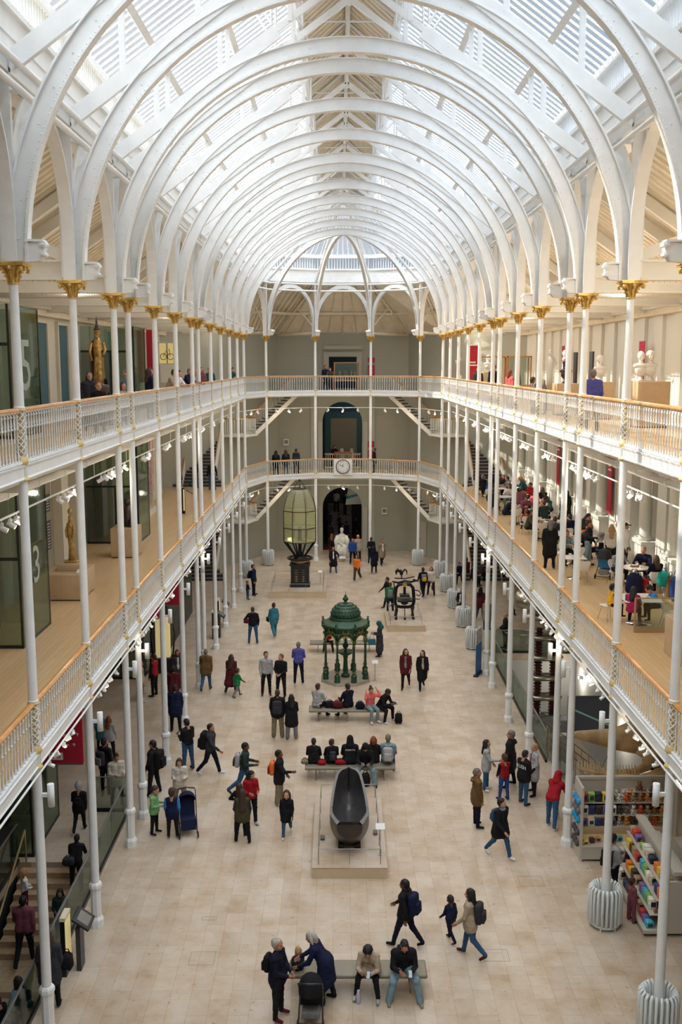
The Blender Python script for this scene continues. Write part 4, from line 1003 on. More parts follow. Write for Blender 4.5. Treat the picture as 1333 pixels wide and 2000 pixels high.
m = MB(); m.rbox((0, 0, .95), (.74, .85, .10), .03); m.rbox((0, 0, 1.18), (.5, .5, .10), .03); m.cyl((0, 0, 1.2), (0, 0, 1.6), .07, n=10); m.lathe([(.12, .70), (.2, .78), (.18, .88)], 14); m.build('bed_and_platen', BK, t)
m = MB(); m.tube([(-.62, .05, 1.86), (-.3, .05, 1.80), (0, .05, 1.90), (.3, .05, 1.84), (.66, .05, 1.92)], [.04, .06, .05, .06, .045], 8); m.tube([(-.5, .1, 2.02), (0, .1, 2.0), (.5, .1, 2.1)], .03, 6); m.tube([(-.55, 0, 1.86), (-.5, 0, 1.5), (-.55, 0, 1.2)], .035, 6); m.build('lever_beam', BK, t)
m = MB(); m.ball((-.16, .1, 2.28), .12, sc=(.8, .9, 1.1)); m.ball((-.20, .05, 2.42), .065); m.tube([(-.2, 0, 2.42), (-.24, -.08, 2.40)], [.025, .008], 5)
m.tube([(-.10, .1, 2.34), (.02, .1, 2.48), (.10, .1, 2.40), (.12, .12, 2.2)], [.07, .08, .07, .03], 8, sy=.6); m.tube([(-.24, .1, 2.34), (-.36, .12, 2.46), (-.42, .12, 2.36), (-.42, .14, 2.2)], [.07, .08, .07, .03], 8); m.cyl((-.15, .1, 2.02), (-.15, .1, 2.2), .03, n=6); m.build('eagle', BK, t)
m = MB(); m.tube([(.45, 0, 1.45), (.7, -.1, 1.42), (.82, -.15, 1.28), (.70, -.2, 1.18), (.58, -.2, 1.25)], .028, 6); m.cyl((.1, -.35, 1.12), (.75, -.4, 1.05), .022, n=6); m.ball((.48, 0, 1.95), .07); m.build('bar_handle', BK, t)
m = MB(); m.cyl((0, -.10, 1.72), (0, -.13, 1.72), .11, n=18); m.build('brass_medallion', mat('bright_brass', (.55, .38, .10), .35, .7), t)
m = MB(); m.cyl((0, -.30, .55), (0, -.42, .06), .022, n=6); m.ball((0, -.42, .06), .06); m.build('treadle', BK, t)

# seated marble statue before the far archway
MARB = mat('pale_marble', (.60, .56, .47), .55, noise=.06, nscale=4)
t = empty('seated_statue', (-.08, 65.3, 0), 0, 'pale marble statue of a seated robed man before the far archway', 'statue')
m = MB(); m.rbox((0, 0, .12), (1.15, 1.0, .24), .03); m.build('statue_plinth', MARB, t)
m = MB(); m.rbox((0, .05, .62), (.95, .8, .8), .06); m.tube([(0, .12, .9), (0, .1, 1.3), (0, .06, 1.62)], [.40, .38, .30], 14, sy=.75); m.ball((0, .03, 1.62), .30, sc=(1, .75, .6)); m.tube([(0, .03, 1.7), (0, 0, 1.9)], [.14, .08], 10); m.box(-.42, .42, -.45, .1, .3, .95)
for s_ in (-1, 1):
    m.tube([(s_ * .20, .05, 1.62), (s_ * .36, 0, 1.3), (s_ * .36, -.28, 1.06)], [.19, .18, .11], 12); m.ball((s_ * .37, -.34, 1.04), .08)
    m.tube([(s_ * .17, 0, .98), (s_ * .2, -.42, .95), (s_ * .18, -.44, .5), (s_ * .16, -.46, .28)], [.2, .17, .15, .12], 10); m.ball((s_ * .15, -.54, .28), .08, sc=(.8, 1.6, .6))
for k in range(7): m.tube([(-.25 + k * .08, -.45, .95), (-.28 + k * .09, -.55, .6), (-.25 + k * .085, -.5, .3)], .05, 6)
m.tube([(-.3, -.1, 1.3), (.05, -.3, 1.1), (.35, -.42, .8)], .08, 8)
m.build('robed_figure', MARB, t); SEATED = t
m = MB(); m.cbox((.05, -.62, .30), (.4, .03, .18), (-.5, 0, 0)); m.build('label_plate', MATS['white_card'], t)
# benches
LEA = mat('olive_tan_leatherette', (.22, .19, .135), .45, noise=.04, nscale=4)
def bench(x0, x1, y, label):
    L = x1 - x0; t = empty('bench', ((x0 + x1) / 2, y, 0), 0, label, 'bench', 'long upholstered benches')
    m = MB(); m.rbox((0, 0, .405), (L, .58, .09), .035); m.build('seat', LEA, t)
    for u in (-.38, 0, .38):
        m = MB(); m.tube([(u * L, -.22, .0), (u * L, -.06, .35), (u * L, .06, .35), (u * L, .22, 0)], .018, 6); m.box(u * L - .03, u * L + .03, -.25, .25, .34, .36); m.build('leg', STEEL, t)
bench(-1.33, 1.56, 19.28, 'long tan bench nearest the viewpoint at the bottom of the picture')
bench(-1.35, 1.49, 30.00, 'long tan bench just behind the egg-shaped vessel, crowded with sitters')
bench(-1.38, 1.46, 35.22, 'long tan bench in front of the green fountain')
bench(-1.60, 1.48, 44.05, 'long tan bench behind the green fountain')

# information posts on the left: a tilted screen and a lit yellow panel
YEL = mat('yellow_panel', (.80, .62, .15), .5, emit=(1, .85, .45), estr=.5)
SCR = mat('unlit_screen', (.10, .115, .115), .25); CREAMP = mat('cream_panel_top', (.75, .66, .45), .6)
for x, y, pos in ((-5.90, 20.0, 'nearest the viewpoint at bottom left'), (-6.0, 46.4, 'of the far left pair, nearer'), (-6.05, 48.8, 'of the far left pair, farther')):
    t = empty('screen_post', (x, y, 0), 0, 'black post with a tilted grey screen %s' % pos, 'information post')
    m = MB(); m.box(-.05, .05, -.16, .16, 0, 1.0); m.build('post', mat('charcoal_metal', (.03, .03, .032), .45), t)
    m = MB(); m.T = Matrix.Translation((.09, 0, 1.13)) @ Matrix.Rotation(.62, 4, 'Y'); m.rbox((0, 0, 0), (.44, .58, .055), .02); m.build('screen_housing', DARK, t)
    m = MB(); m.T = Matrix.Translation((.09, 0, 1.13)) @ Matrix.Rotation(.62, 4, 'Y'); m.box(-.13, .15, -.19, .19, .026, .031); m.build('screen', SCR, t)
    t = empty('yellow_post', (x - .26, y - .18, 0), 0, 'slim black and yellow panel beside the screen %s' % pos, 'information post')
    m = MB(); m.box(-.05, .05, -.20, .20, 0, 1.28); m.build('post', DARK, t)
    m = MB(); m.box(.05, .065, -.19, .19, .25, 1.28); m.build('yellow_face', YEL, t)
    m = MB(); m.box(-.055, .07, -.21, .21, 1.28, 1.36); m.build('cap', CREAMP, t)
# blue stand-up banner
t = empty('standup_banner', (5.62, 40.6, 0), math.radians(66), 'blue stand-up banner beside the round radiators of the right row', 'banner')
m = MB(); m.box(-.42, .42, -.01, .01, .08, 1.35); m.build('blue_sheet', mat('blue_sheet', srgb(58, 105, 172), .6), t)
m = MB(); m.box(-.42, .42, -.01, .01, 1.35, 2.0); m.build('printed_sheet', mat('grey_print', (.42, .40, .38), .6, noise=.4, nscale=6), t)
m = MB(); m.rbox((0, 0, .04), (.9, .2, .08), .02); m.cyl((0, .02, .05), (0, .02, 2.0), .01, n=6); m.build('base', DARK, t)
# floor hatches
HM = mat('hatch_joint', (.22, .18, .13), .6)
for x, y, w_, l_, nm in ((4.6, 23.6, .62, .5, 'at right in front of the shop shelves'), (3.2, 20.4, .58, .45, 'behind the walkers at bottom right'), (-3.3, 20.3, .55, .5, 'at the lower left of the floor'), (-3.35, 21.9, .35, .14, 'small one at lower left'), (4.9, 41.0, .6, .9, 'beside the blue stand-up banner'), (-2.6, 31.2, .6, .8, 'left of the crowded bench')):
    m = MB(); a, b = w_ / 2, l_ / 2; q = .008
    m.box(-a, a, -b, -b + q, .0005, .003); m.box(-a, a, b - q, b, .0005, .003); m.box(-a, -a + q, -b, b, .0005, .003); m.box(a - q, a, -b, b, .0005, .003)
    tag(m.build('floor_hatch', HM, None, (x, y, 0)), 'outline of a square floor hatch, %s' % nm, 'hatch')

# ------------------------------------------------------------------ stairs beside the apse, both storeys
TREAD = mat('dark_stair_tread', (.05, .045, .05), .5); RISER = mat('stair_edge', (.40, .38, .34), .5)
for sx, side in ((-1, 'left'), (1, 'right')):
    for z0, fl_, nx in ((0, 'ground floor', 'middle gallery'), (Z2, 'middle gallery', 'upper gallery')):
        t = empty('staircase', (0, 0, 0), 0, 'dark staircase at the far %s, rising from the %s' % (side, fl_), 'staircase')
        n = 16; H_ = 2.8 if z0 else 3.0; rise = H_ / n
        tr_ = MB(); ri = MB(); yb, yt = 58.9, 63.4; run = (yt - yb) / n
        for k in range(n):
            y = yb + k * run; z = z0 + (k + 1) * rise; flare = max(0, 3 - k) * .22
            tr_.box(*sorted((sx * (7.75 - flare), sx * (9.55 + flare))), y, y + run + .02, z - .05, z - .004); tr_.box(*sorted((sx * (7.75 - flare), sx * (9.55 + flare))), y + .01, y + .04, z - rise, z - .05)
            ri.box(*sorted((sx * (7.75 - flare), sx * (9.55 + flare))), y - .012, y + .012, z - .035, z)
        tr_.build('treads', TREAD, t); ri.build('step_edges', RISER, t)
        zl = z0 + H_; m = MB(); m.prism([(sx * 6.15, 62.6), (sx * 9.55, 63.4), (sx * 9.55, 64.0), (sx * 7.0, 64.4), (sx * 6.35, 65.2), (sx * 5.5, 64.4)], zl - .14, zl, 'z'); m.build('landing', WHITE2, t)
        # second flight against the back wall
        a = Vector((sx * 6.1, 64.6, zl)); b = Vector((sx * 3.35, 67.7, z0 + (Z2 if not z0 else Z3 - Z2)))
        d = (b - a); dh = Vector((d.x, d.y, 0)); nn = Vector((-dh.y, dh.x, 0)).normalized() * (-.55 * -sx); n2 = 14
        m = MB(); ri = MB()
        for k in range(n2):
            p = a + d * (k / n2); q = a + d * ((k + 1) / n2); z = q.z
            vs = [(p.x, p.y, z - .06), (q.x, q.y, z - .06), (q.x + nn.x, q.y + nn.y, z - .06), (p.x + nn.x, p.y + nn.y, z - .06)]; vs += [(x, y, z) for x, y, _ in vs]
            m.add(vs, [(0, 1, 2, 3), (4, 5, 6, 7), (0, 1, 5, 4), (1, 2, 6, 5), (2, 3, 7, 6), (3, 0, 4, 7)])
        m.build('upper_treads', TREAD, t)
        m = MB()
        for off in (0, 1):
            p = a + nn * off; q = b + nn * off; vs = [p + Vector((0, 0, -.22)), q + Vector((0, 0, -.22)), q + Vector((0, 0, .12)), p + Vector((0, 0, .12))]
            e_ = nn.normalized() * .05; m.add([tuple(v_) for v_ in vs] + [tuple(v_ + e_) for v_ in vs], [(0, 1, 2, 3), (4, 5, 6, 7), (0, 1, 5, 4), (1, 2, 6, 5), (2, 3, 7, 6), (3, 0, 4, 7)])
        for x in (7.72, 9.56):
            m.add([(sx * x, yb, z0), (sx * x, yt, zl - .2), (sx * x, yt, zl + .15), (sx * x, yb, z0 + .3), (sx * (x + .05), yb, z0), (sx * (x + .05), yt, zl - .2), (sx * (x + .05), yt, zl + .15), (sx * (x + .05), yb, z0 + .3)], [(0, 1, 2, 3), (4, 5, 6, 7), (0, 1, 5, 4), (1, 2, 6, 5), (2, 3, 7, 6), (3, 0, 4, 7)])
        m.build('stringer', WHITE2, t)
        paths = [[Vector((sx * 7.72, yb, z0)), Vector((sx * 7.72, yt, zl)), ], [Vector((sx * 9.58, yb, z0)), Vector((sx * 9.58, yt, zl))], [Vector((sx * 7.72, yt, zl)), Vector((sx * 6.15, 62.7, zl)), Vector((sx * 5.6, 64.3, zl)), a - nn * .0], [a, b]]
        hr_ = MB(); bl = MB()
        for pth in paths:
            hr_.tube([p + Vector((0, 0, 1.0)) for p in pth], .04, 6)
            for p, q in zip(pth, pth[1:]):
                k_ = max(1, int((q - p).length / .16))
                for j in range(k_): c_ = p.lerp(q, (j + .5) / k_); bl.cyl(c_ + Vector((0, 0, .05)), c_ + Vector((0, 0, .98)), .014, n=4)
        hr_.build('handrail', RAILW, t); bl.build('balusters', WHITE, t)['kind'] = 'stuff'

# ------------------------------------------------------------------ glass lift lobbies on the left, three storeys, and the void beside the steps
FRM = mat('dark_glass_frame', (.02, .025, .025), .4, .3)
for y0, y1, nm in ((24.9, 27.35, 'nearer'), (40.0, 42.3, 'farther')):
    for z, zt, fl_, num in ((0, 5.2, 'ground floor', ''), (Z2, 10.8, 'middle gallery', '3'), (Z3, 14.45, 'upper gallery', '5')):
        x0 = -8.42; t = empty('glass_lift_lobby', (x0, y0, z), 0, '%s green glass lift lobby on the left of the %s' % (nm, fl_), 'glass lobby')
        m = MB(); m.box(-.01, .01, 0, y1 - y0, .02, zt - z); m.build('side_pane', GGLASS, t)
        m = MB(); m.box(-2.1, -.02, -.01, .01, .02, zt - z); m.build('front_pane', GGLASS, t)
        m = MB(); m.box(-2.1, -.02, y1 - y0 - .01, y1 - y0 + .01, .02, zt - z); m.build('back_pane', GGLASS, t)
        m = MB(); m.box(-.03, .03, -.03, .03, 0, zt - z); m.box(-.02, .02, 0, y1 - y0, 0, .05); m.box(-.02, .02, 0, y1 - y0, zt - z - .04, zt - z); m.box(-2.1, 0, -.03, .03, 0, .08); m.box(-2.1, 0, -.02, .02, 2.3, 2.38); m.box(-.95, -.88, -.03, .03, 0, 2.3); m.box(-.015, .015, y1 - y0 - .02, y1 - y0 + .02, 0, zt - z)
        m.build('frame', FRM, t)
        m = MB(); m.box(-2.12, -1.3, .4, y1 - y0 - .3, 0, 2.6 if z < 10 else 2.4); m.build('lift_car', mat('dark_lift_steel', (.05, .055, .055), .4, .5), t)
        if num and nm == 'nearer': text(t, num, 1.45 if num == '3' else 1.9, (.02, (y1 - y0) * (.55 if num == '3' else .5), 1.9 if num == '3' else 1.75), (PI / 2, 0, PI / 2), mat('frosted_numeral', (.34, .40, .36), .6), 'numeral')
# glass fence along the left well and the steps that go down
def glassfence(pts, label, z=0, h=1.05):
    t = empty('glass_fence', (pts[0][0], pts[0][1], z), 0, label, 'glass fence'); o = Vector((pts[0][0], pts[0][1]))
    for p, q in zip(pts, pts[1:]):
        p = Vector(p) - o; q = Vector(q) - o; L = (q - p).length; n = max(1, round(L / 2.2)); d = (q - p) / L; rz_ = math.atan2(d.y, d.x)
        for k in range(n):
            c = p + d * (k + .5) * L / n; m = MB(); m.box(-L / n / 2 + .012, L / n / 2 - .012, -.008, .008, .02, h); m.build('glass_panel', GGLASS, t, (c.x, c.y, 0), (0, 0, rz_))
        c = (p + q) / 2; m = MB(); m.box(-L / 2, L / 2, -.03, .03, 0, .10); m.build('base_channel', DARK, t, (c.x, c.y, 0), (0, 0, rz_))
        m = MB(); m.box(-L / 2, L / 2, -.02, .02, h, h + .03); m.build('top_rail', mat('grey_top_rail', (.30, .31, .31), .3, .6), t, (c.x, c.y, 0), (0, 0, rz_))
glassfence([(-6.44, 12.2), (-6.44, 27.6), (-7.4, 27.6)], 'glass fence along the steps going down at the left of the floor')
m = MB(); m.box(-10.5, -8.78, 12.2, 24.6, -4.0, 1.0); tag(m.build('dark_void_block', DARKW), 'stand-in for the dark void, a black parapet left of the steps going down', 'block')  # black block put in for the dark void beside the steps
glassfence([(-8.72, 12.2), (-8.72, 24.6)], 'glass fence on the dark side of the steps going down at the left')
glassfence([(6.55, 43.75), (6.55, 31.2)], 'glass fence along the well on the right, beside the accelerator')
glassfence([(6.6, 43.75), (10.35, 43.75)], 'glass fence across the far end of the well on the right')
t = empty('stairway_down', (-7.62, 24.6, 0), 0, 'broad pale stone steps going down at the left, behind the glass fence', 'steps')
SS = mat('step_stone', (.42, .29, .17), .5, noise=.1)
for k in range(9):
    m = MB(); z = -.15 * (k + 1); y = -.28 * k; m.box(-1.0, 1.1, y - .28, y, z - .15, z); m.box(-1.0, 1.1, y - .285, y - .25, z - .001, z + .004); m.build('step', SS, t)
m = MB(); m.box(-1.0, 1.1, -3.5, -2.52, -1.5, -1.35); m.build('half_landing', SS, t)
for k in range(8):
    m = MB(); z = -1.35 - .15 * (k + 1); y = -3.5 - .28 * k; m.box(-1.0, 1.1, y - .28, y, z - .15, z); m.build('step', SS, t)
m = MB(); m.tube([(-.9, 0, .9), (-.9, -2.52, -.45), (-.9, -3.5, -.45)], .03, 8); m.tube([(-.9, 0, 0), (-.9, 0, .9)], .02, 6); m.tube([(-.9, -2.6, -1.4), (-.9, -2.6, -.45)], .02, 6)
m.build('brass_handrail', mat('brass_handrail', (.45, .33, .16), .35, .5), t)
# hanging crimson signs
def hang_sign(x0, x1, y, z0, z1, label, lines, box=None):
    t = empty('hanging_sign', ((x0 + x1) / 2, y, z0), 0, label, 'sign', 'crimson signs hanging under the middle gallery'); W = x1 - x0; H_ = z1 - z0
    m = MB(); m.box(-W / 2, W / 2, -.03, .03, 0, H_); m.build('sign_board', CRIMSON, t)
    m = MB(); m.box(-W / 2, W / 2, -.035, .035, -.04, 0); m.build('lower_edge', STEEL, t)
    m = MB(); [m.cyl((s_ * W * .4, 0, H_), (s_ * W * .4, 0, Z2 - .27 - z0), .01, n=5) for s_ in (-1, 1)]; m.build('hanger', STEEL, t)
    for s, sz, x, z in lines: text(t, s, sz, (x, -.035, z), (PI / 2, 0, 0), WTEXT)
    if box:
        m = MB(); m.box(box[0], box[1], -.04, -.031, box[2], box[3]); m.build('exit_box', WTEXT, t); text(t, 'Exit', .16, ((box[0] + box[1]) / 2, -.042, (box[2] + box[3]) / 2), (PI / 2, 0, 0), CRIMSON)
hang_sign(-7.95, -6.47, 23.0, 3.42, 4.95, 'large crimson hanging sign reading Exit, above the steps at the left', [('Town  \u2191', .13, .42, .72), ('\u2196 \u2196 \u2191', .12, .40, .46)], (-.09, .25, .09, .27))
hang_sign(-7.95, -6.49, 39.0, 3.42, 4.95, 'smaller-looking crimson hanging sign farther down the left aisle', [('o o o o \u2191', .15, 0, .75)], None)
hang_sign(-7.95, -6.49, 33.5, 4.3, 4.95, 'narrow crimson hanging sign between the other two on the left', [], None)
t = empty('yellow_display', (-7.75, 41.0, 0), .1, 'tall yellow display panel among dark machinery on the left aisle floor', 'display')
m = MB(); m.rbox((0, 0, 1.5), (.62, .25, 1.7), .03); m.build('panel', YEL, t); m = MB(); m.rbox((0, 0, .35), (1.1, .6, .6), .03); m.tube([(-.4, 0, .6), (-.5, 0, 1.6), (-.35, 0, 2.4), (0, 0, 2.6)], .05, 6); m.tube([(.4, 0, .6), (.5, 0, 1.6), (.45, 0, 2.1)], .04, 6); m.build('stand', DARK, t)
t = empty('dark_display_case', (-9.2, 47.5, 0), 0, 'huge black display case in the left aisle behind the columns', 'case')
m = MB(); m.rbox((0, 0, 1.5), (2.4, 7.5, 3.0), .05); m.build('case_body', DARKW, t); m = MB(); m.box(1.2, 1.215, -3.5, 3.5, .5, 2.8); m.build('case_glass', GGLASS, t)

# ------------------------------------------------------------------ the accelerator in the right well
t = empty('accelerator', (8.4, 40.3, -3.5), 0, 'silver particle accelerator with ringed maroon columns standing in the right well', 'machine')
SIL = mat('dull_silver', (.36, .33, .26), .28, .85); MAR = mat('maroon_insulator', (.05, .010, .012), .25)
m = MB(); m.rbox((0, 0, .6), (1.8, 1.6, 1.2), .05); m.build('concrete_base', GREYP, t)
for s_ in (-1, 1):
    m = MB(); pr = []
    for k in range(34): pr += [(.11, 1.2 + k * .13), (.17, 1.235 + k * .13), (.17, 1.27 + k * .13), (.11, 1.31 + k * .13)]
    m.lathe(pr, 12, (s_ * .32, 0, 0), smooth=False); m.build('insulator_column', MAR, t)
for k in range(6):
    z = 1.75 + k * .86; m = MB(); m.tube([(-.62, 0, z), (-.45, -.18, z), (.45, -.18, z), (.62, 0, z), (.45, .25, z), (-.45, .25, z)], .115, 10, closed=True); m.build('corona_ring', SIL, t)
m = MB(); m.tube([(-1.35, .3, 6.75), (-1.25, .3, 6.75), (-.3, .1, 6.55), (.35, 0, 6.35), (.45, 0, 6.33)], [.12, .42, .42, .38, .1], 16); m.build('terminal', SIL, t)
m = MB(); m.cyl((0, 0, 5.6), (0, 0, 6.2), .2, n=12); m.build('terminal_neck', SIL, t)
t = empty('well_bridge', (8.55, 38.3, -1.6), 0, 'grey slab edge with bolts crossing the right well below the accelerator', 'bridge')
m = MB(); m.box(-1.85, 1.85, -.25, .25, 0, .5); m.build('slab_edge', mat('bridge_grey', (.07, .075, .075), .5), t)
m = MB(); [m.cyl((-1.6 + k * .8, -.25, .12 + j * .24), (-1.6 + k * .8, -.28, .12 + j * .24), .04, n=8) for k in range(5) for j in (0, 1)]; m.build('bolts', STEEL, t)
# stair going down in the right well
t = empty('well_stair', (6.75, 32.4, 0), 0, 'stair with thin bronze railings going down into the right well', 'staircase')
m = MB()
for k in range(16): m.box(.24 * k, .24 * (k + 1), -.9, .3, -.19 * (k + 1) - .12, -.19 * (k + 1))
m.build('treads', mat('grey_stair', (.26, .25, .24), .6), t)
for y in (-.92, .32):
    m = MB(); m.tube([(0, y, .9), (3.7, y, -2.05)], .018, 6)
    for k in range(15): m.cyl((.1 + .25 * k, y, -.15 - .2 * k), (.1 + .25 * k, y, .82 - .2 * k), .010, n=4)
    for j in (.25, .5): m.tube([(0, y, .9 - j), (3.7, y, -2.05 - j)], .010, 4)
    m.build('railing', mat('bronze_railing', (.16, .12, .08), .4, .6), t)
m = MB(); m.cyl((-.08, -.9, 0), (-.08, -.9, 1.05), .02, n=6); m.cyl((-.08, -.55, 0), (-.08, -.55, 1.05), .02, n=6); m.cyl((-.08, -.9, 1.05), (-.08, -.55, 1.05), .02, n=6); m.cyl((-.08, -.9, .3), (-.08, -.55, .3), .01, n=6); m.build('gate_post', mat('bronze_gate', (.30, .19, .09), .35, .7), t)
t = empty('lattice_trestle', (8.2, 30.6, -3.5), 0, 'thin black lattice trestle in the right well behind the whale jaw', 'trestle')
m = MB()
for k in range(5):
    x = -.8 + k * .6; m.cyl((x, 0, 0), (x, 0, 3.2), .02, n=5)
    if k < 4: m.cyl((x, 0, .4), (x + .6, 0, 3.1), .012, n=4); m.cyl((x, 0, 3.1), (x + .6, 0, .4), .012, n=4)
m.cyl((-.8, 0, 3.2), (1.6, 0, 3.2), .025, n=5); m.cyl((-.8, 0, 1.6), (1.6, 0, 1.6), .015, n=5); m.build('bars', DARK, t)
w_ = MB(); w_.box(-.8, .8, -.05, .05, 0, 1.5); t = w_.build('navy_screen', mat('navy_screen_paint', (.02, .025, .045), .6), None, (8.75, 34.3, -.3)); tag(t, 'dark navy display screen with a green stripe behind the whale jaw', 'screen')
m = MB(); m.cbox((0, -.06, .75), (1.7, .02, .06), (0, .42, 0)); m.build('green_stripe', mat('green_stripe', (.16, .42, .32), .5), t)

for x, y, z, e_, nm in ((10.2, 30.6, -.6, 130, 'behind the whale skull'), (10.2, 35.6, -.6, 130, 'beside the accelerator, nearer'), (10.2, 42.0, -.6, 110, 'beside the accelerator, farther')):  # lamps added to lift the dark well, the accelerator and the skull
    t = empty('well_fill_lamp', (x, y, z), 0, 'small white lamp added to brighten the right well %s' % nm, 'lamp'); m = MB(); m.rbox((.1, 0, 0), (.18, .2, .12), .03); m.build('housing', WHITE, t)
    l = bpy.data.lights.new('fill_bulb', 'POINT'); l.energy = e_; l.shadow_soft_size = .12; l.color = (1, .93, .82); o = bpy.data.objects.new('fill_bulb', l); COL.objects.link(o); o.parent = t; o.location = (-.25, 0, 0)
# sperm whale jaws on a black stand
BONE = mat('old_bone', (.55, .37, .19), .5, noise=.25, nscale=3, bump=.3, bscale=12); TOOTH = mat('ivory_tooth', (.62, .52, .30), .4)
t = empty('whale_skull', (8.9, 28.35, 0), 0, 'brown whale skull with a toothed lower jaw, mounted at the right above the shop shelves', 'skull')
m = MB()
m.tube([(-2.25, 0, 2.05), (-2.1, 0, 2.06), (-1.6, 0, 2.0), (-1.0, 0, 1.92), (-.4, 0, 1.98), (.2, 0, 2.05), (.9, 0, 2.1), (1.4, 0, 2.0)], [.03, .07, .13, .2, .32, .42, .5, .35], 14, sy=1.6)
m.tube([(-.35, -.35, 1.75), (.0, -.5, 1.55), (.35, -.45, 1.9), (.5, -.3, 2.4)], [.16, .19, .2, .16], 10)
m.ball((-.08, -.58, 1.5), .20, sc=(1.1, .6, .9)); m.ball((.9, 0, 2.2), .55, sc=(1.1, 1.2, .9)); m.build('cranium', BONE, t)
m = MB()
for s_ in (-1, 1):
    m.tube([(-2.0, 0, 1.02), (-1.5, s_ * .05, .90), (-.9, s_ * .1, .80), (-.2, s_ * .28, .78), (.4, s_ * .45, 1.0), (1.0, s_ * .5, 1.25), (1.35, s_ * .5, 1.2)], [.05, .075, .085, .11, .22, .30, .12], 10)
m.build('lower_jaw', BONE, t)
for k in range(20):
    u = k / 19; x = -1.98 + 1.75 * u; zt = 1.06 - .22 * min(1, u * 1.6) + .03
    for s_ in (-1, 1):
        m = MB(); m.cyl((x, s_ * (.02 + .13 * u), zt - .02), (x - .02, s_ * (.05 + .16 * u), zt + .17), .03, .008, 6); m.build('tooth', TOOTH, t)
m = MB(); m.tube([(.5, 0, 0), (.5, 0, .5), (.9, 0, 1.0)], .05, 6); m.tube([(.5, 0, .5), (.2, 0, 1.0)], .05, 6); m.cyl((.5, 0, .0), (.5, 0, .05), .35, n=16); m.cyl((.7, 0, .8), (.9, 0, 1.7), .04, n=6); m.cyl((-1.4, 0, .8), (-.9, 0, 1.9), .012, n=5); m.build('stand', DARK, t)
# floor strip that carries the skull (near edge of the well)
# ------------------------------------------------------------------ shop shelves
SHW = mat('shop_shelf_white', (.52, .48, .41), .5); SHL = mat('warm_shelf_light', (1, .8, .5), .5, emit=(1, .72, .38), estr=9.0)
t = empty('shop_shelf_unit', (7.35, 25.0, 0), 0, 'white shop shelf unit with lit shelves of soft toys, facing the viewpoint', 'shelves')
W = 1.25
m = MB(); m.box(-W, W, .32, .36, .06, 2.02); m.build('back_panel', SHW, t)
for s_ in (-1, 1): m = MB(); m.box(s_ * W - .03, s_ * W + .03, -.42, .36, 0, 2.05); m.build('side_panel', SHW, t)
for z, dp in ((.42, .74), (.86, .5), (1.18, .45), (1.50, .40)): m = MB(); m.box(-W + .03, W - .03, .32 - dp, .32, z - .03, z); m.build('shelf', SHW, t)
m = MB(); m.box(-W + .03, W - .03, -.40, -.36, .06, .40); m.build('kick_board', SHW, t); m = MB(); m.box(-W, W, .30, .38, 1.98, 2.06); m.build('top_edge', SHW, t)
for z in (1.13, .81): m = MB(); m.box(-W + .06, W - .06, .20, .23, z - .0, z + .012); m.build('shelf_light', SHL, t)
rnd = random.Random(5)
PAL = [srgb(*c) for c in ((230, 190, 60), (60, 170, 190), (40, 60, 120), (200, 60, 50), (210, 200, 180), (70, 50, 40), (130, 180, 90), (230, 120, 40), (120, 90, 150), (30, 40, 60), (170, 140, 100), (240, 230, 210))]
PN = ['yellow', 'turquoise', 'navy', 'red', 'stone grey', 'dark brown', 'light green', 'orange', 'violet', 'ink blue', 'tan', 'cream']
CNT = {}
def place(grp):
    CNT[grp] = CNT.get(grp, -1) + 1; return nth(CNT[grp])
def boxitem(x, y, z, sx_, sy_, sz_, c, label, grp, name='boxed_toy'):
    label = '%s %s, %s in its row' % (PN[PAL.index(c)], label, place(grp))
    cn = mat('pack_%d' % (PAL.index(c)), c, .5, noise=.35, nscale=22)
    t_ = empty(name, (x, y, z), rnd.uniform(-.06, .06), label, 'packet', grp)
    m = MB(); m.rbox((0, 0, sz_ / 2), (sx_, sy_, sz_), .008, n=1); m.build('carton', cn, t_)
    m = MB(); m.box(-sx_ * .32, sx_ * .32, -sy_ / 2 - .004, -sy_ / 2, sz_ * .25, sz_ * .75); m.build('printed_window', mat('pack_dark', (.03, .04, .05), .3, noise=.6, nscale=40), t_)
def plush(x, y, z, s, c, label, grp):
    if grp: label = '%s, %s of its kind' % (label, place(grp))
    cn = mat('plush_%02x%02x%02x' % tuple(int(min(1, q) * 255) for q in c), c, .95, noise=.3, nscale=30, bump=.6, bscale=90)
    t_ = empty('soft_toy', (x, y, z), rnd.uniform(-.4, .4), label, 'soft toy', grp)
    m = MB(); m.ball((0, 0, s * .42), s * .42, 8, 6, (1, .9, 1)); m.ball((0, -s * .08, s * 1.05), s * .32, 8, 6); m.ball((0, -s * .36, s * .98), s * .14, 6, 4)
    for q in (-1, 1): m.ball((q * s * .22, 0, s * 1.32), s * .12, 6, 4); m.ball((q * s * .38, -s * .2, s * .5), s * .16, 6, 4, (1, 1, 1.5)); m.ball((q * s * .26, -s * .34, s * .14), s * .18, 6, 4, (1, 1.3, .8))
    m.build('plush_body', cn, t_)
PLC = [(.30, .13, .05), (.55, .22, .05), (.50, .42, .30), (.62, .30, .06), (.06, .05, .05), (.20, .16, .13), (.60, .55, .48), (.55, .10, .03), (.35, .24, .12)]
rowname = {.42: 'lowest', .86: 'lower lit', 1.18: 'upper lit', 1.50: 'top'}
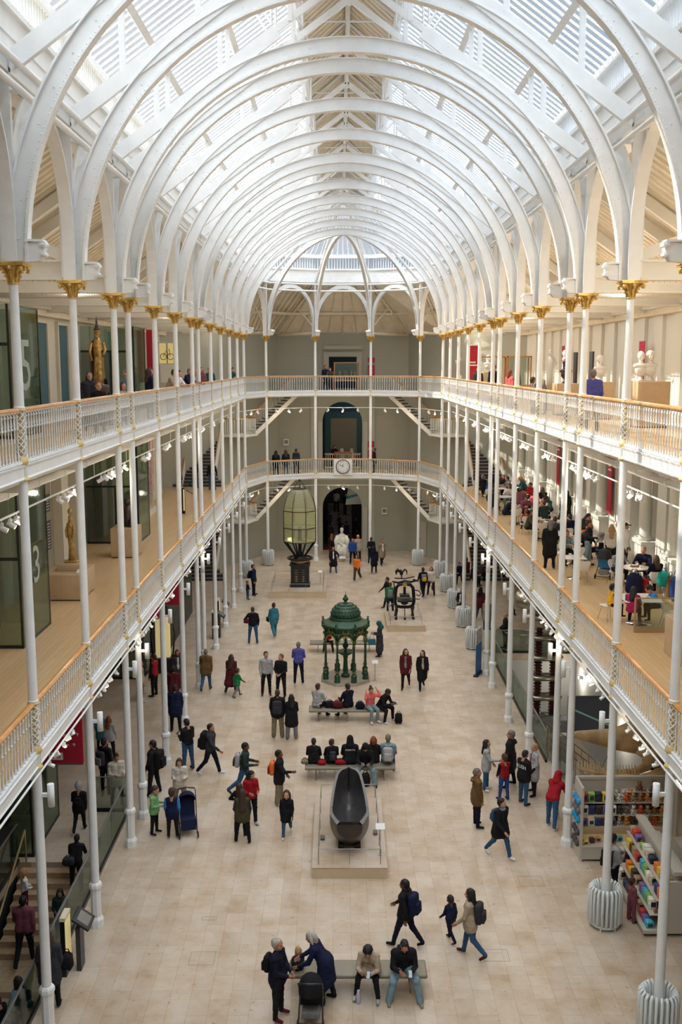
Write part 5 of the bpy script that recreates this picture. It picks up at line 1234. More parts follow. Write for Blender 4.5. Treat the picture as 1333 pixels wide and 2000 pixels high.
for z, zs in ((1.50, 1.5), (1.18, 1.18), (.86, .86)):
    for k in range(13):
        x = 6.24 + k * .187; y = 25.02 if z > 1.4 else 24.95
        if k < 4 or (k == 4 and z < 1.4): c = PAL[(k * 3 + int(z * 10)) % 12]; boxitem(x, y, z, .17, .16, .24 if z > 1 else .2, c, 'toy packet on the %s unit shelf' % rowname[zs], 'packets on the %s shelf' % rowname[zs])
        else: plush(x, y, z, .15 + rnd.random() * .025, PLC[(k + int(z * 7)) % 9], 'soft toy on the %s unit shelf' % rowname[zs], 'soft toys on the %s shelf' % rowname[zs])
for z, nm in ((1.50, 'top'), (1.18, 'upper lit'), (.86, 'lower lit')):
    for k in range(9): plush(6.95 + k * .185, 25.16 if z > 1.4 else 25.12, z + .01, .185, PLC[(k * 4 + int(z * 11)) % 9], 'soft toy at the back of the %s unit shelf' % nm, 'soft toys at the back of the %s shelf' % nm)
for k, (x, c, s) in enumerate(((7.75, (.25, .10, .05), .3), (8.15, (.22, .11, .06), .32), (8.45, (.25, .24, .24), .26))): plush(x, 25.2, 1.72, s * .6, c, ['brown and white big soft dog on the top of the shop unit', 'big brown soft toy on the top of the shop unit', 'grey soft toy at the right end of the shop unit top'][k], None)
m = MB(); m.box(-.65, .65, -.12, .12, 0, .02); tag(m.build('top_board', SHW, None, (8.0, 25.2, 1.70)), 'small white board carrying the big soft toys above the top shelf', 'shelf')
for k in range(12): c = PAL[(k * 5) % 12]; boxitem(6.25 + k * .19, 24.75 + (k % 3) * .09, .42, .13, .12, .10 + rnd.random() * .06, c, 'small item on the lowest unit shelf', 'items on the lowest shelf')
# goods on the left outer side
t = empty('side_display', (6.2, 24.95, 0), 0, 'narrow rack of blue hats and dark bags on the left end of the shop unit', 'rack')
m = MB(); m.box(-.11, -.09, -.3, .3, .1, 1.8); m.build('back_board', mat('pegboard', (.30, .24, .16), .6), t)
for z, c in ((1.6, (.05, .25, .5)), (1.35, (.15, .14, .15)), (1.1, (.02, .30, .55)), (.75, (.08, .07, .09)), (.45, (.10, .08, .08))):
    for y in (-.2, 0, .2): m = MB(); m.ball((-.17, y, z), .085, 8, 6, (.8, 1, 1.1)); m.build('hanging_item', cloth(c), t)
# second unit, running away from the viewpoint
t = empty('shop_gondola', (7.45, 22.6, 0), 0, 'low white double-sided shop stand with sloping goods, cut by the right edge', 'shelves')
m = MB(); m.box(-.75, .95, -1.5, 1.45, .08, .16); m.build('base_deck', SHW, t)
m = MB(); m.box(-.05, .03, -1.42, 1.42, .16, 1.55); m.box(-.12, .10, -1.5, 1.45, 1.5, 1.58); m.build('divider', SHW, t)
m = MB(); m.box(-.35, .95, -1.52, -1.46, .10, 1.36); m.build('end_panel', SHW, t)
for z, d in ((.5, .55), (.85, .42), (1.15, .3)): m = MB(); m.box(-d - .05, -.05, -1.42, 1.42, z - .02, z); m.build('shelf', SHW, t); m = MB(); m.box(.03, d + .2, -1.42, 1.42, z - .02, z); m.build('shelf', SHW, t)
for x, y in ((-.7, -1.4), (.9, -1.4), (-.7, 1.35), (.9, 1.35)): m = MB(); m.cyl((x - .02, y, .04), (x + .02, y, .04), .04, n=10); m.build('castor', DARK, t)
for z, dx, nm in ((.16, -.62, 'base'), (.5, -.5, 'low'), (.85, -.36, 'middle'), (1.15, -.24, 'upper')):
    for k in range(13):
        y = 22.6 - 1.32 + k * .22; c = PAL[(k * 7 + int(z * 9)) % 12]
        if (k + int(z * 10)) % 5 == 0: plush(7.45 + dx + .05, y, z, .1, PLC[k % 9], 'soft toy on the %s shelf of the low stand' % nm, 'soft toys on the low shop stand, %s shelf' % nm)
        else: boxitem(7.45 + dx + .05, y, z, .18, .19, .14 + rnd.random() * .12, c, 'boxed gift on the %s shelf, low stand' % nm, 'gifts on the low shop stand, %s shelf' % nm)
for k in range(8): plush(7.45 + .22 + (k % 2) * .2, 22.0 + k * .28, 1.15 if k % 2 == 0 else .85, .10, (.04, .035, .04) if k > 3 else (.5, .5, .5), 'soft toy on the right side of the low stand', 'soft toys on the right side of the low shop stand')
t = empty('shop_end_case', (8.75, 22.9, 0), 0, 'white open-topped case of plush toys at the right edge of the picture', 'case')
m = MB(); m.box(-.28, .4, -.9, 1.6, 0, .75); m.build('case_body', SHW, t)
for k in range(10): plush(8.6 + (k % 2) * .25, 22.2 + (k // 2) * .36, .75, .12, (.20, .18, .17) if k > 2 else (.62, .62, .62), 'soft toy lying in the open white case', 'soft toys in the open white case')
# ------------------------------------------------------------------ people: one continuous surface each, grown from a posed skeleton
def surface_nets(F, L, org, h):
    """F: field on a grid (negative inside), L: material label grid"""
    S = F < 0; nx, ny, nz = F.shape
    c = np.zeros((nx - 1, ny - 1, nz - 1), np.int32); 
    for a in (0, 1):
        for b in (0, 1):
            for d in (0, 1): c += S[a:nx - 1 + a, b:ny - 1 + b, d:nz - 1 + d]
    act = (c > 0) & (c < 8); idx = -np.ones(act.shape, np.int64); I = np.argwhere(act); idx[act] = np.arange(len(I))
    acc = np.zeros((len(I), 3)); cnt = np.zeros(len(I))
    cor = [(a, b, d) for a in (0, 1) for b in (0, 1) for d in (0, 1)]
    for i, p in enumerate(cor):
        for q in cor[i + 1:]:
            if sum(abs(p[k] - q[k]) for k in range(3)) != 1: continue
            fp = F[I[:, 0] + p[0], I[:, 1] + p[1], I[:, 2] + p[2]]; fq = F[I[:, 0] + q[0], I[:, 1] + q[1], I[:, 2] + q[2]]
            m = (fp < 0) != (fq < 0); t = np.where(m, fp / np.where(fp - fq == 0, 1, fp - fq), 0)
            P = np.array(p)[None, :] + t[:, None] * (np.array(q) - np.array(p))[None, :]
            acc[m] += P[m]; cnt[m] += 1
    V = (I + acc / cnt[:, None]) * h + np.array(org)
    faces = []; lab = []
    for ax in range(3):
        sl0 = [slice(1, -1)] * 3; sl1 = [slice(1, -1)] * 3
        sl0[ax] = slice(0, F.shape[ax] - 1); sl1[ax] = slice(1, F.shape[ax])
        A = S[tuple(sl0)]; B = S[tuple(sl1)]; E = np.argwhere(A != B)
        if not len(E): continue
        off = np.array([1, 1, 1]); off[ax] = 0; G_ = E + off
        u, v = [(1, 2), (2, 0), (0, 1)][ax]
        def at(du, dv):
            g = G_.copy(); g[:, u] -= du; g[:, v] -= dv; return idx[g[:, 0], g[:, 1], g[:, 2]]
        q = np.stack([at(1, 1), at(0, 1), at(0, 0), at(1, 0)], 1)
        ins = A[tuple(E.T)]; q[~ins] = q[~ins][:, ::-1]
        ok = (q >= 0).all(1); faces.append(q[ok]); gi = G_[ok].copy(); gi[~ins[ok], ax] += 1
        gi[:, ax] = np.clip(gi[:, ax], 0, F.shape[ax] - 1)
        lab.append(L[gi[:, 0], gi[:, 1], gi[:, 2]])
    return V, np.concatenate(faces), np.concatenate(lab)
class Field:
    def __init__(s, lo, hi, h):
        s.h = h; s.lo = np.array(lo, float); s.n = np.ceil((np.array(hi) - s.lo) / h).astype(int) + 1
        s.ax = [s.lo[k] + h * np.arange(s.n[k]) for k in range(3)]
        s.F = np.full(tuple(s.n), 9.0); s.B = np.full(tuple(s.n), 9.0); s.L = np.zeros(tuple(s.n), np.int8)
    def cap(s, a, b, r0, r1=None, lab=0, k=.03, sc=(1, 1, 1), cut=False):
        r1 = r0 if r1 is None else r1; a = np.array(a, float); b = np.array(b, float); sc = np.array(sc, float)
        R = max(r0, r1) * max(1.0, sc.max()) + k * 2 + .03; lo = np.minimum(a, b) - R; hi = np.maximum(a, b) + R
        i0 = np.clip(((lo - s.lo) / s.h).astype(int), 0, s.n); i1 = np.clip(((hi - s.lo) / s.h).astype(int) + 2, 0, s.n)
        if (i1 <= i0).any(): return
        sl = tuple(slice(i0[q], i1[q]) for q in range(3))
        X = (s.ax[0][sl[0]][:, None, None] - a[0]) / sc[0]; Y = (s.ax[1][sl[1]][None, :, None] - a[1]) / sc[1]; Z = (s.ax[2][sl[2]][None, None, :] - a[2]) / sc[2]
        d = (b - a) / sc; dd = max(1e-9, float(d @ d)); t = np.clip((X * d[0] + Y * d[1] + Z * d[2]) / dd, 0, 1)
        D = (np.sqrt((X - t * d[0]) ** 2 + (Y - t * d[1]) ** 2 + (Z - t * d[2]) ** 2) - (r0 + (r1 - r0) * t)) * min(1.0, sc.min() ** .5)
        F = s.F[sl]
        if cut: s.F[sl] = np.maximum(F, -D); return
        h = np.clip(.5 + .5 * (F - D) / k, 0, 1); s.F[sl] = F * (1 - h) + D * h - k * h * (1 - h)
        m = D < s.B[sl]; s.B[sl] = np.where(m, D, s.B[sl]); s.L[sl] = np.where(m, lab, s.L[sl])
    def mesh(s): return surface_nets(s.F, s.L, s.lo, s.h)
# material labels
TOPL, SLV, BOT, SHO, SKN, INN, EYE, LIP = range(8)
def head_part():
    """head with face; origin at the top of the neck, face to -y"""
    f = Field((-.12, -.155, -.12), (.12, .14, .27), .0085)
    f.cap((0, .03, -.11), (0, .012, .03), .052, .056, SKN, .02)
    f.cap((0, .018, .125), (0, .0, .135), .082, .080, SKN, .03, (.93, 1.12, 1.12)); f.cap((0, -.03, .06), (0, -.045, .035), .058, .042, SKN, .03, (1, 1, 1))
    f.cap((0, -.058, .02), (0, -.066, .018), .022, .020, SKN, .02)
    f.cap((0, -.088, .115), (0, -.108, .075), .009, .015, SKN, .012)
    f.cap((-.035, -.078, .128), (.035, -.078, .128), .013, .013, SKN, .015)
    for q in (-1, 1):
        f.cap((q * .032, -.101, .108), (q * .034, -.101, .107), .012, cut=True); f.cap((q * .027, -.0815, .1075), (q * .037, -.0800, .1075), .0068, .0062, EYE, .003)
        f.cap((q * .079, .012, .12), (q * .084, .018, .08), .012, .009, SKN, .008, (.7, 1.3, 1)); f.cap((q * .05, -.06, .07), (q * .05, -.05, .06), .022, .02, SKN, .02)
    f.cap((-.018, -.092, .046), (.018, -.092, .046), .0085, .0085, LIP, .006)
    return f.mesh()
HEADV, HEADF, HEADL = head_part()
def hand_part():
    """relaxed hand hanging down -z from the wrist, palm to +x (for the right-side body hand it is mirrored)"""
    f = Field((-.06, -.08, -.215), (.07, .08, .045), .0058)
    f.cap((0, 0, .03), (0, 0, -.01), .024, .024, SKN, .015); f.cap((0, -.012, -.02), (0, -.020, -.075), .020, .017, SKN, .02, (.75, 1.2, 1)); f.cap((0, .012, -.02), (0, .022, -.072), .019, .016, SKN, .02, (.75, 1.2, 1))
    for k, (y, l) in enumerate(((-.032, .86), (-.011, 1.0), (.011, .93), (.030, .74))):
        p = Vector((0, y, -.085)); d = Vector((.12, (y) * .4, -1)).normalized()
        a = p + d * .038 * l; b = a + Vector((.42, y * .3, -.9)).normalized() * .026 * l; c = b + Vector((.72, y * .2, -.7)).normalized() * .020 * l
        f.cap(p, a, .0095, .0085, SKN, .005); f.cap(a, b, .0085, .0078, SKN, .004); f.cap(b, c, .0078, .0065, SKN, .004)
    f.cap((.006, -.024, -.022), (.022, -.046, -.055), .012, .0105, SKN, .008); f.cap((.022, -.046, -.055), (.034, -.050, -.084), .0100, .0085, SKN, .004)
    return f.mesh()
HANDV, HANDF, HANDL = hand_part()
def dirv(pitch, out=0.0, side=1):
    """unit vector for a limb hanging down, swung forward by pitch and outward by out (degrees)"""
    p = math.radians(pitch); o = math.radians(out)
    v = Vector((0, -math.sin(p), -math.cos(p))); return Vector((side * math.sin(o), v.y * math.cos(o), v.z * math.cos(o)))
POSES = {   # leg: (thigh, knee, out) left/right; arm: (swing, out, elbow, inward); lean, head pitch, head turn
    'stand': dict(L=(0, 0, 4), R=(2, 3, 5), AL=(4, 9, 14, 10), AR=(2, 9, 16, 10)),
    'stand_wide': dict(L=(4, 0, 9), R=(-6, 3, 9), AL=(6, 12, 25, 30), AR=(0, 12, 20, 10)),
    'hands_front': dict(L=(0, 0, 5), R=(2, 3, 6), AL=(14, 8, 50, 55), AR=(14, 8, 50, 55)),
    'hands_back': dict(L=(0, 0, 5), R=(2, 3, 6), AL=(-14, 12, 20, 0), AR=(-14, 12, 20, 0)),
    'phone': dict(L=(2, 2, 4), R=(-3, 2, 5), AL=(8, 8, 92, 28), AR=(8, 8, 88, 25), head=24),
    'walk': dict(L=(21, 6, 2), R=(-16, 24, 2), AL=(-22, 8, 22, 5), AR=(24, 8, 30, 8), lean=4),
    'walk2': dict(L=(-14, 30, 2), R=(14, 4, 2), AL=(16, 8, 30, 8), AR=(-12, 8, 18, 5), lean=3),
    'walk_phone': dict(L=(19, 6, 2), R=(-20, 32, 2), AL=(8, 8, 80, 25), AR=(8, 8, 78, 25), lean=4, head=10),
    'lean': dict(L=(6, 4, 5), R=(-8, 6, 6), AL=(24, 8, 35, 15), AR=(28, 8, 30, 15), lean=32, head=8),
    'bend': dict(L=(4, 6, 5), R=(-6, 6, 5), AL=(58, 8, 20, 10), AR=(62, 8, 25, 10), lean=46, head=-5),
    'arms_up': dict(L=(0, 0, 4), R=(2, 3, 5), AL=(55, 25, 120, 10), AR=(50, 20, 115, 15)),
    'point': dict(L=(2, 0, 5), R=(-2, 3, 5), AL=(10, 8, 30, 20), AR=(30, 10, 62, 8)),
    'sit': dict(L=(84, 86, 7), R=(84, 84, 7), AL=(26, 8, 60, 25), AR=(24, 8, 65, 25), lean=6, sit=1, head=10),
    'sit_lean': dict(L=(82, 84, 13), R=(82, 86, 14), AL=(24, 8, 78, 32), AR=(26, 8, 80, 32), lean=30, sit=1, head=32),
    'sit_wide': dict(L=(78, 66, 18), R=(78, 76, 20), AL=(20, 8, 75, 35), AR=(22, 8, 78, 35), lean=22, sit=1, head=28),
    'sit_head': dict(L=(84, 88, 5), R=(84, 84, 5), AL=(85, 30, 125, 35), AR=(85, 30, 125, 35), lean=8, sit=1, head=18),
    'sit_table': dict(L=(84, 90, 7), R=(84, 88, 7), AL=(45, 14, 55, 35), AR=(40, 14, 65, 35), lean=16, sit=1, head=10),
    'rail': dict(L=(0, 0, 5), R=(2, 3, 6), AL=(34, 14, 55, 30), AR=(34, 14, 55, 30), lean=22, head=12),
    'legs_crossed': dict(L=(86, 40, 2), R=(80, 88, 4), AL=(26, 8, 70, 25), AR=(24, 8, 75, 25), lean=4, sit=1, head=16),
    'hip': dict(L=(0, 0, 8), R=(0, 3, 8), AL=(-10, 38, 75, 40), AR=(6, 12, 20, 10)),
}
PM = {}
def person_mesh(pose, hem=0.0, bulk=1.0, child=False, wide=False, longs=1, openf=False, turn=0, fem=False):
    key = (pose, hem, bulk, child, wide, longs, openf, turn, fem)
    if key in PM: return PM[key]
    P = POSES[pose]; lean = math.radians(P.get('lean', 0)); hs = 1.28 if child else 1.0
    pz = .545 if P.get('sit') else .93
    h = .0165; lo = (-.62, -.95, -.02); hi = (.62, .62, 1.72); f = Field(lo, hi, h)
    if not P.get('sit'):     # lower the hips until the lower foot rests on the ground
        dl = min(sum((dirv(P[q][0], P[q][2]).z * .42, dirv(P[q][0] - P[q][1], P[q][2]).z * .43)) for q in 'LR'); pz = .075 - dl
    if bulk < 1: pass
    def up(v):          # torso point with lean about the pelvis
        v = Vector(v); return Vector((v.x, v.y * math.cos(lean) - v.z * math.sin(lean), pz + v.y * math.sin(lean) + v.z * math.cos(lean)))
    b = bulk; sw = .93 if fem else 1.0
    for q in (-1, 1):
        f.cap(up((q * .075, 0, .00)), up((q * .065, 0, .17)), .112 * b, .100 * b, TOPL if hem or b > 1 else BOT, .04)
        f.cap(up((q * .062, 0, .15)), up((q * .088 * sw, -.005, .38)), .098 * b, .108 * b, TOPL, .05)
        f.cap(up((q * .04, .0, .455)), up((q * .165 * sw, .01, .435)), .070, .064 * b, TOPL, .05)
    if openf: f.cap(up((0, -.10 * b, .05)), up((0, -.085 * b, .44)), .038, .032, INN, .01)
    f.cap(up((0, .0, .47)), up((0, -.005, .55)), .056, .048, SKN if not child else SKN, .02)
    f.cap(up((0, .01, .445)), up((0, .008, .50)), .085, .072, TOPL, .03)
    for q, s in (('L', 1), ('R', -1)):
        th, kn, ot = P[q]; hp = Vector((s * .092, 0, pz)); k_ = hp + dirv(th, ot, s) * .42; a = k_ + dirv(th - kn, ot * .6, s) * .41
        f.cap(hp + Vector((0, 0, .0)), k_, .108, .070 if not wide else .084, BOT, .045)
        f.cap(k_, a, .068 if not wide else .082, .051 if not wide else .076, BOT, .02)
        fd = dirv(th - kn + 90, 8, s) if not P.get('sit') else Vector((s * .1, -1, 0)); fd = Vector((fd.x, fd.y, fd.z)).normalized()
        if a.z < .13: fd = Vector((s * .12, -1, 0)).normalized()
        f.cap(a + Vector((0, .012, -.035)), a + fd * .15 + Vector((0, 0, -.045 if a.z < .13 else -.02)), .042, .034, SHO, .02, (1.05, 1, .9))
        if hem > .05 and not P.get('sit'):      # skirt of a coat follows the thighs
            tt = min(1, hem / .42); e = hp.lerp(k_, tt); f.cap(hp + Vector((s * -.02, 0, .06)), e + Vector((s * -.02, 0, 0)), .125 * b, .135 * b, TOPL, .07)
            if hem > .42: f.cap(e, k_.lerp(a, (hem - .42) / .41) * .5 + (e - Vector((0, 0, hem - .42))) * .5, .135 * b, .14 * b, TOPL, .07)
        elif hem > .05: f.cap(hp, hp.lerp(k_, min(.8, hem * 1.3)), .13 * b, .12 * b, TOPL, .05)
    if hem > .05 and not P.get('sit'): f.cap((0, 0, pz), (0, 0, pz - hem), .14 * b, .15 * b, TOPL, .08, (1, .9, 1))
    hands = []
    for q, s in (('AL', 1), ('AR', -1)):
        sg, ot, el, inn = P[q]; sh = up((s * (.185 * sw + .012 * (b - 1) * 10 * .3), .01, .43))
        base = sg + math.degrees(lean) * .0
        u = dirv(base, ot, s); e_ = sh + u * .285; w = dirv(base + el, ot * .4, s); w = (w + Vector((-s * math.sin(math.radians(inn)) * .9, 0, 0))).normalized(); wr = e_ + w * .25
        f.cap(sh, e_, .060 * b, .050 * b, SLV, .03)
        if longs: f.cap(e_, wr, .049 * b, .036 * b, SLV, .015)
        else: f.cap(e_, wr, .042, .030, SKN, .015)
        hands.append((wr, w, s))
    X_, Y_, Z_ = f.ax[0][:, None, None], f.ax[1][None, :, None], f.ax[2][None, None, :]
    fold = .0042 * np.sin(34 * Z_ + 9 * X_ + 4 * np.sin(13 * Y_)) * np.sin(11 * Z_ - 17 * Y_ + 6 * X_) + .003 * np.sin(52 * Z_ + 21 * Y_) * np.sin(15 * X_ + 2)
    f.F += np.where((f.L <= BOT) & (f.L != INN), fold, 0)
    V, Fc, Lb = f.mesh()
    vs = [V]; fs = [Fc]; lb = [Lb]; n = len(V)
    hd = math.radians(P.get('head', 4)); nk = up((0, 0, .545))
    HM_ = Matrix.Translation(nk) @ Matrix.Rotation(math.radians(turn), 4, 'Z') @ Matrix.Rotation(lean * .35 + hd, 4, 'X') @ Matrix.Scale(hs, 4)
    A = np.array(HM_); HV = HEADV @ A[:3, :3].T + A[:3, 3]; vs.append(HV); fs.append(HEADF + n); lb.append(HEADL); n += len(HV)
    for wr, w, s in hands:
        z = -w; x = Vector((-s, 0, 0)); x = (x - z * x.dot(z)).normalized(); y = z.cross(x)
        R = np.array([[x.x, y.x * 1, z.x], [x.y, y.y, z.y], [x.z, y.z, z.z]]); HVv = HANDV.copy()
        flip = s < 0
        if flip: HVv[:, 1] *= -1; ff = HANDF[:, ::-1]
        else: ff = HANDF
        # thumbs point forward (or up on a bent arm)
        vs.append(HVv @ R.T + np.array(wr + w * .01)); fs.append(ff + n); lb.append(HANDL); n += len(HANDV)
    V = np.concatenate(vs); Fc = np.concatenate(fs); Lb = np.concatenate(lb)
    if child: V = V
    me = bpy.data.meshes.new('body'); me.vertices.add(len(V)); me.vertices.foreach_set('co', V.astype(np.float32).ravel())
    me.loops.add(Fc.size); me.loops.foreach_set('vertex_index', Fc.astype(np.int32).ravel())
    me.polygons.add(len(Fc)); me.polygons.foreach_set('loop_start', np.arange(0, Fc.size, 4, dtype=np.int32))
    me.polygons.foreach_set('use_smooth', np.ones(len(Fc), bool)); me.update(calc_edges=True)
    for _ in range(8): me.materials.append(WHITE)
    me.polygons.foreach_set('material_index', Lb.astype(np.int32)); me.validate()
    PM[key] = (me, HM_, up, lean, hands, pz); return PM[key]
HR = {}
def hair_mesh(style):
    if style in HR: return HR[style]
    f = Field((-.17, -.17, -.42), (.17, .22, .29), .0115)
    if style == 'bald_ring': f.cap((-.07, .03, .11), (.07, .03, .11), .03, .03, 0, .02); f.cap((0, .08, .10), (0, .085, .12), .045, .045, 0, .03, (1.6, 1, 1))
    elif style in ('hood', 'scarf'):
        f.cap((0, .03, .13), (0, .015, .14), .112, .108, 0, .03, (.95, 1.1, 1.12)); f.cap((0, .05, .02), (0, .05, -.06), .11, .13, 0, .04, (1.1, .9, 1))
        f.cap((0, -.15, .09), (0, -.12, .08), .075, .070, cut=True)
    elif style == 'hood_down': f.cap((0, .03, .13), (0, .018, .14), .093, .090, 0, .03, (.98, 1.08, 1.1)); f.cap((0, -.14, .07), (0, -.09, .05), .095, .085, cut=True)
    else:
        f.cap((0, .036, .138), (0, .022, .148), .0905, .086, 0, .03, (.98, 1.12, 1.10)); f.cap((0, .06, .08), (0, .052, .05), .070, .056, 0, .03)
        if style == 'long': f.cap((0, .07, .08), (0, .10, -.20), .085, .075, 0, .03, (1.15, .75, 1)); [f.cap((q * .085, .0, .10), (q * .095, .02, -.14), .028, .03, 0, .03) for q in (-1, 1)]
        if style == 'verylong': f.cap((0, .07, .08), (0, .125, -.34), .088, .085, 0, .03, (1.25, .75, 1)); [f.cap((q * .085, .0, .10), (q * .10, -.02, -.18), .03, .035, 0, .03) for q in (-1, 1)]
        if style == 'bob': [f.cap((q * .08, .015, .12), (q * .088, .02, .0), .034, .03, 0, .03) for q in (-1, 1)]; f.cap((0, .08, .08), (0, .08, .0), .075, .06, 0, .03)
        if style == 'bun': f.cap((0, .10, .22), (0, .11, .225), .045, .045, 0, .01)
        if style == 'curly': f.cap((0, .03, .15), (0, .04, .14), .112, .112, 0, .02); f.cap((0, .07, .03), (0, .08, -.04), .09, .08, 0, .03)
        f.cap((0, -.16, .088), (0, -.10, .066), .112, .088, cut=True, sc=(1.0, 1, 1.05))
        if style == 'beanie': f.cap((0, .018, .165), (0, .018, .175), .096, .085, 0, .03, (.98, 1.08, 1.1))
        if style == 'cap': f.cap((0, -.08, .17), (0, -.16, .155), .06, .055, 0, .02, (1.1, 1, .25))
    if style not in ('hood', 'scarf', 'beanie', 'cap'):
        X_, Y_, Z_ = f.ax[0][:, None, None], f.ax[1][None, :, None], f.ax[2][None, None, :]
        f.F += .0055 * np.sin(70 * X_ + 18 * Z_ + 3 * np.sin(40 * Y_)) * np.sin(45 * Y_ - 22 * Z_) + .003 * np.sin(130 * X_ + 60 * Y_)
    V, Fc, _ = f.mesh(); me = bpy.data.meshes.new('hair'); me.from_pydata([tuple(v) for v in V], [], [tuple(int(i) for i in q) for q in Fc])
    me.polygons.foreach_set('use_smooth', [True] * len(Fc)); me.materials.append(WHITE); HR[style] = me; return me
C = {k: srgb(*v) for k, v in dict(black=(26, 25, 28), navy=(24, 30, 58), dnavy=(20, 22, 38), jeans=(52, 84, 116), ljeans=(120, 142, 150), grey=(120, 120, 120), lgrey=(160, 160, 160), char=(52, 52, 58), beige=(168, 150, 128),
    khaki=(132, 120, 98), cream=(200, 192, 178), white=(215, 212, 208), red=(150, 26, 34), maroon=(84, 28, 34), brown=(104, 78, 46), olive=(70, 64, 44), green=(34, 120, 72), lgreen=(120, 166, 112), teal=(50, 108, 122), dteal=(34, 84, 92),
    blue=(40, 70, 130), sky=(60, 130, 190), shirt=(78, 80, 150), pink=(216, 104, 104), mauve=(122, 70, 80), orange=(228, 120, 48), dgreen=(40, 54, 52), yellow=(220, 170, 40), skin=(178, 124, 98), skin2=(196, 146, 120), dark=(104, 66, 46), brownh=(58, 36, 26), blackh=(20, 17, 17), blondh=(170, 130, 82), greyh=(112, 104, 96), whiteh=(176, 168, 156), gingerh=(120, 62, 34), purple=(96, 70, 120), magenta=(170, 36, 90), tealbag=(40, 160, 150)).items()}
SKM = {}
def skinm(c): return mat('skin_%02x%02x' % (int(c[0] * 255), int(c[1] * 255)), c, .55, noise=.04, nscale=20)
def hairm(c): return mat('hair_%02x%02x%02x' % tuple(int(q * 255) for q in c), c, .6, noise=.3, nscale=60, bump=.5, bscale=150)
EYEM = mat('eye_dark', (.02, .015, .012), .2)
ALLP = []
def person(x, y, head, label, top, bot, pose='stand', h=1.72, shoes='black', hair=('short', 'brownh'), skin='skin', z=0.0, sleeve=None, inner=None, group=None, name='person', hem=0.0, bulk=1.06, child=False, wide=False, longs=1, turn=0, fem=False, extra=None, seat=.45):
    me, HM_, up, lean, hands, pz = person_mesh(pose, hem, bulk, child, wide, longs, inner is not None, turn, fem)
    s = h / 1.735 if not child else h / 1.80
    zz = z
    if POSES[pose].get('sit'): zz = z + seat - (pz - .10) * s
    r = link('person', me, None, (x, y, zz), (0, 0, math.radians(head))); r.scale = (s, s, s)
    tag(r, label, 'person', group)
    cc = lambda c: cloth(C[c] if isinstance(c, str) else c)
    ms = [cc(top), cc(sleeve or top), cc(bot), cc(shoes), skinm(C[skin]), cc(inner or top), EYEM, skinm(tuple(q * w_ for q, w_ in zip(C[skin], (.8, .55, .55))))]
    for i, m_ in enumerate(ms): r.material_slots[i].link = 'OBJECT'; r.material_slots[i].material = m_
    if hair:
        ho = link('hood' if hair[0] in ('hood', 'scarf') else ('hat' if hair[0] in ('beanie', 'cap') else 'hair'), hair_mesh(hair[0]), r); ho.matrix_local = HM_
        ho.material_slots[0].link = 'OBJECT'; ho.material_slots[0].material = cc(hair[1]) if hair[0] in ('hood', 'scarf', 'beanie', 'cap') else hairm(C[hair[1]])
    if extra == 'hood_fold':
        m = MB(); p = up((0, .10, .47)); m.tube([up((-.10, .04, .47)), up((-.09, .11, .46)), up((0, .15, .44)), up((.09, .11, .46)), up((.10, .04, .47))], .045, 8); m.build('folded_hood', cc(sleeve or top), r)
    r['_s'] = s; ALLP.append(r); return r, up, s, hands
def strip_props():
    for r in ALLP:
        if '_s' in r: del r['_s']
def backpack(P, col, label, size=1.0, straps='black', col2=None):
    r, up, s, _ = P; M = r.matrix_basis
    base = up((0, .16, .22)); n_ = up((0, 1, .22)) - up((0, 0, .22)); ang = math.atan2(n_.z, n_.y)
    t = empty('backpack', M @ (base + n_ * .06), r.rotation_euler.z, label, 'backpack'); t.rotation_euler = (ang, 0, r.rotation_euler.z); t.scale = (s, s, s)
    m = MB(); m.rbox((0, -.01, 0), (.31 * size, .17 * size, .46 * size), .07); m.build('main_bag', cloth(C[col]), t)
    m = MB(); m.rbox((0, .095 * size, -.07 * size), (.24 * size, .07 * size, .24 * size), .03); m.build('front_pocket', cloth(C[col2 or col] if True else 0), t)
    for q in (-1, 1):
        m = MB(); m.tube([(q * .10, -.10, .16), (q * .12, -.16, .245), (q * .125, -.26, .25), (q * .13, -.315, .15), (q * .13, -.30, .0), (q * .13, -.18, -.12)], .02, 5, sy=.5); m.build('strap', cloth(C[straps]), t)
    m = MB(); m.tube([(-.03, -.06, .22 * size), (0, -.06, .26 * size), (.03, -.06, .22 * size)], .008, 4); m.build('haul_loop', cloth(C['black']), t); return t
def handbag(P, col, label, side=1, drop=.12, size=1.0, name='handbag', cat='bag'):
    r, up, s, hands = P; M = r.matrix_basis; wr, w, _ = hands[0 if side > 0 else 1]
    p = M @ (wr + w * .10); t = empty(name, p, r.rotation_euler.z + PI / 2, label, cat)
    m = MB(); m.rbox((0, 0, -drop - .14 * size), (.32 * size, .11 * size, .28 * size), .035); m.build('bag_body', cloth(C[col]), t)
    m = MB(); m.tube([(-.1 * size, 0, -drop - .02), (-.06, 0, -.01), (.06, 0, -.01), (.1 * size, 0, -drop - .02)], .009, 5); m.build('handle', cloth(C[col]), t); return t
def phone(P, label, side=1):
    r, up, s, hands = P; wr, w, _ = hands[0 if side > 0 else 1]; p = r.matrix_basis @ (wr + w * .12 + Vector((0, -.01, .03)))
    t = empty('phone', p, r.rotation_euler.z, label, 'phone'); t.rotation_euler = (.9, 0, r.rotation_euler.z)
    m = MB(); m.rbox((0, 0, 0), (.075, .15, .009), .004); m.build('phone_case', DARK, t); m = MB(); m.box(-.033, .033, -.068, .068, .0048, .0055); m.build('screen', mat('lit_phone_screen', (.3, .4, .45), .2, emit=(.6, .8, 1), estr=.3), t); return t
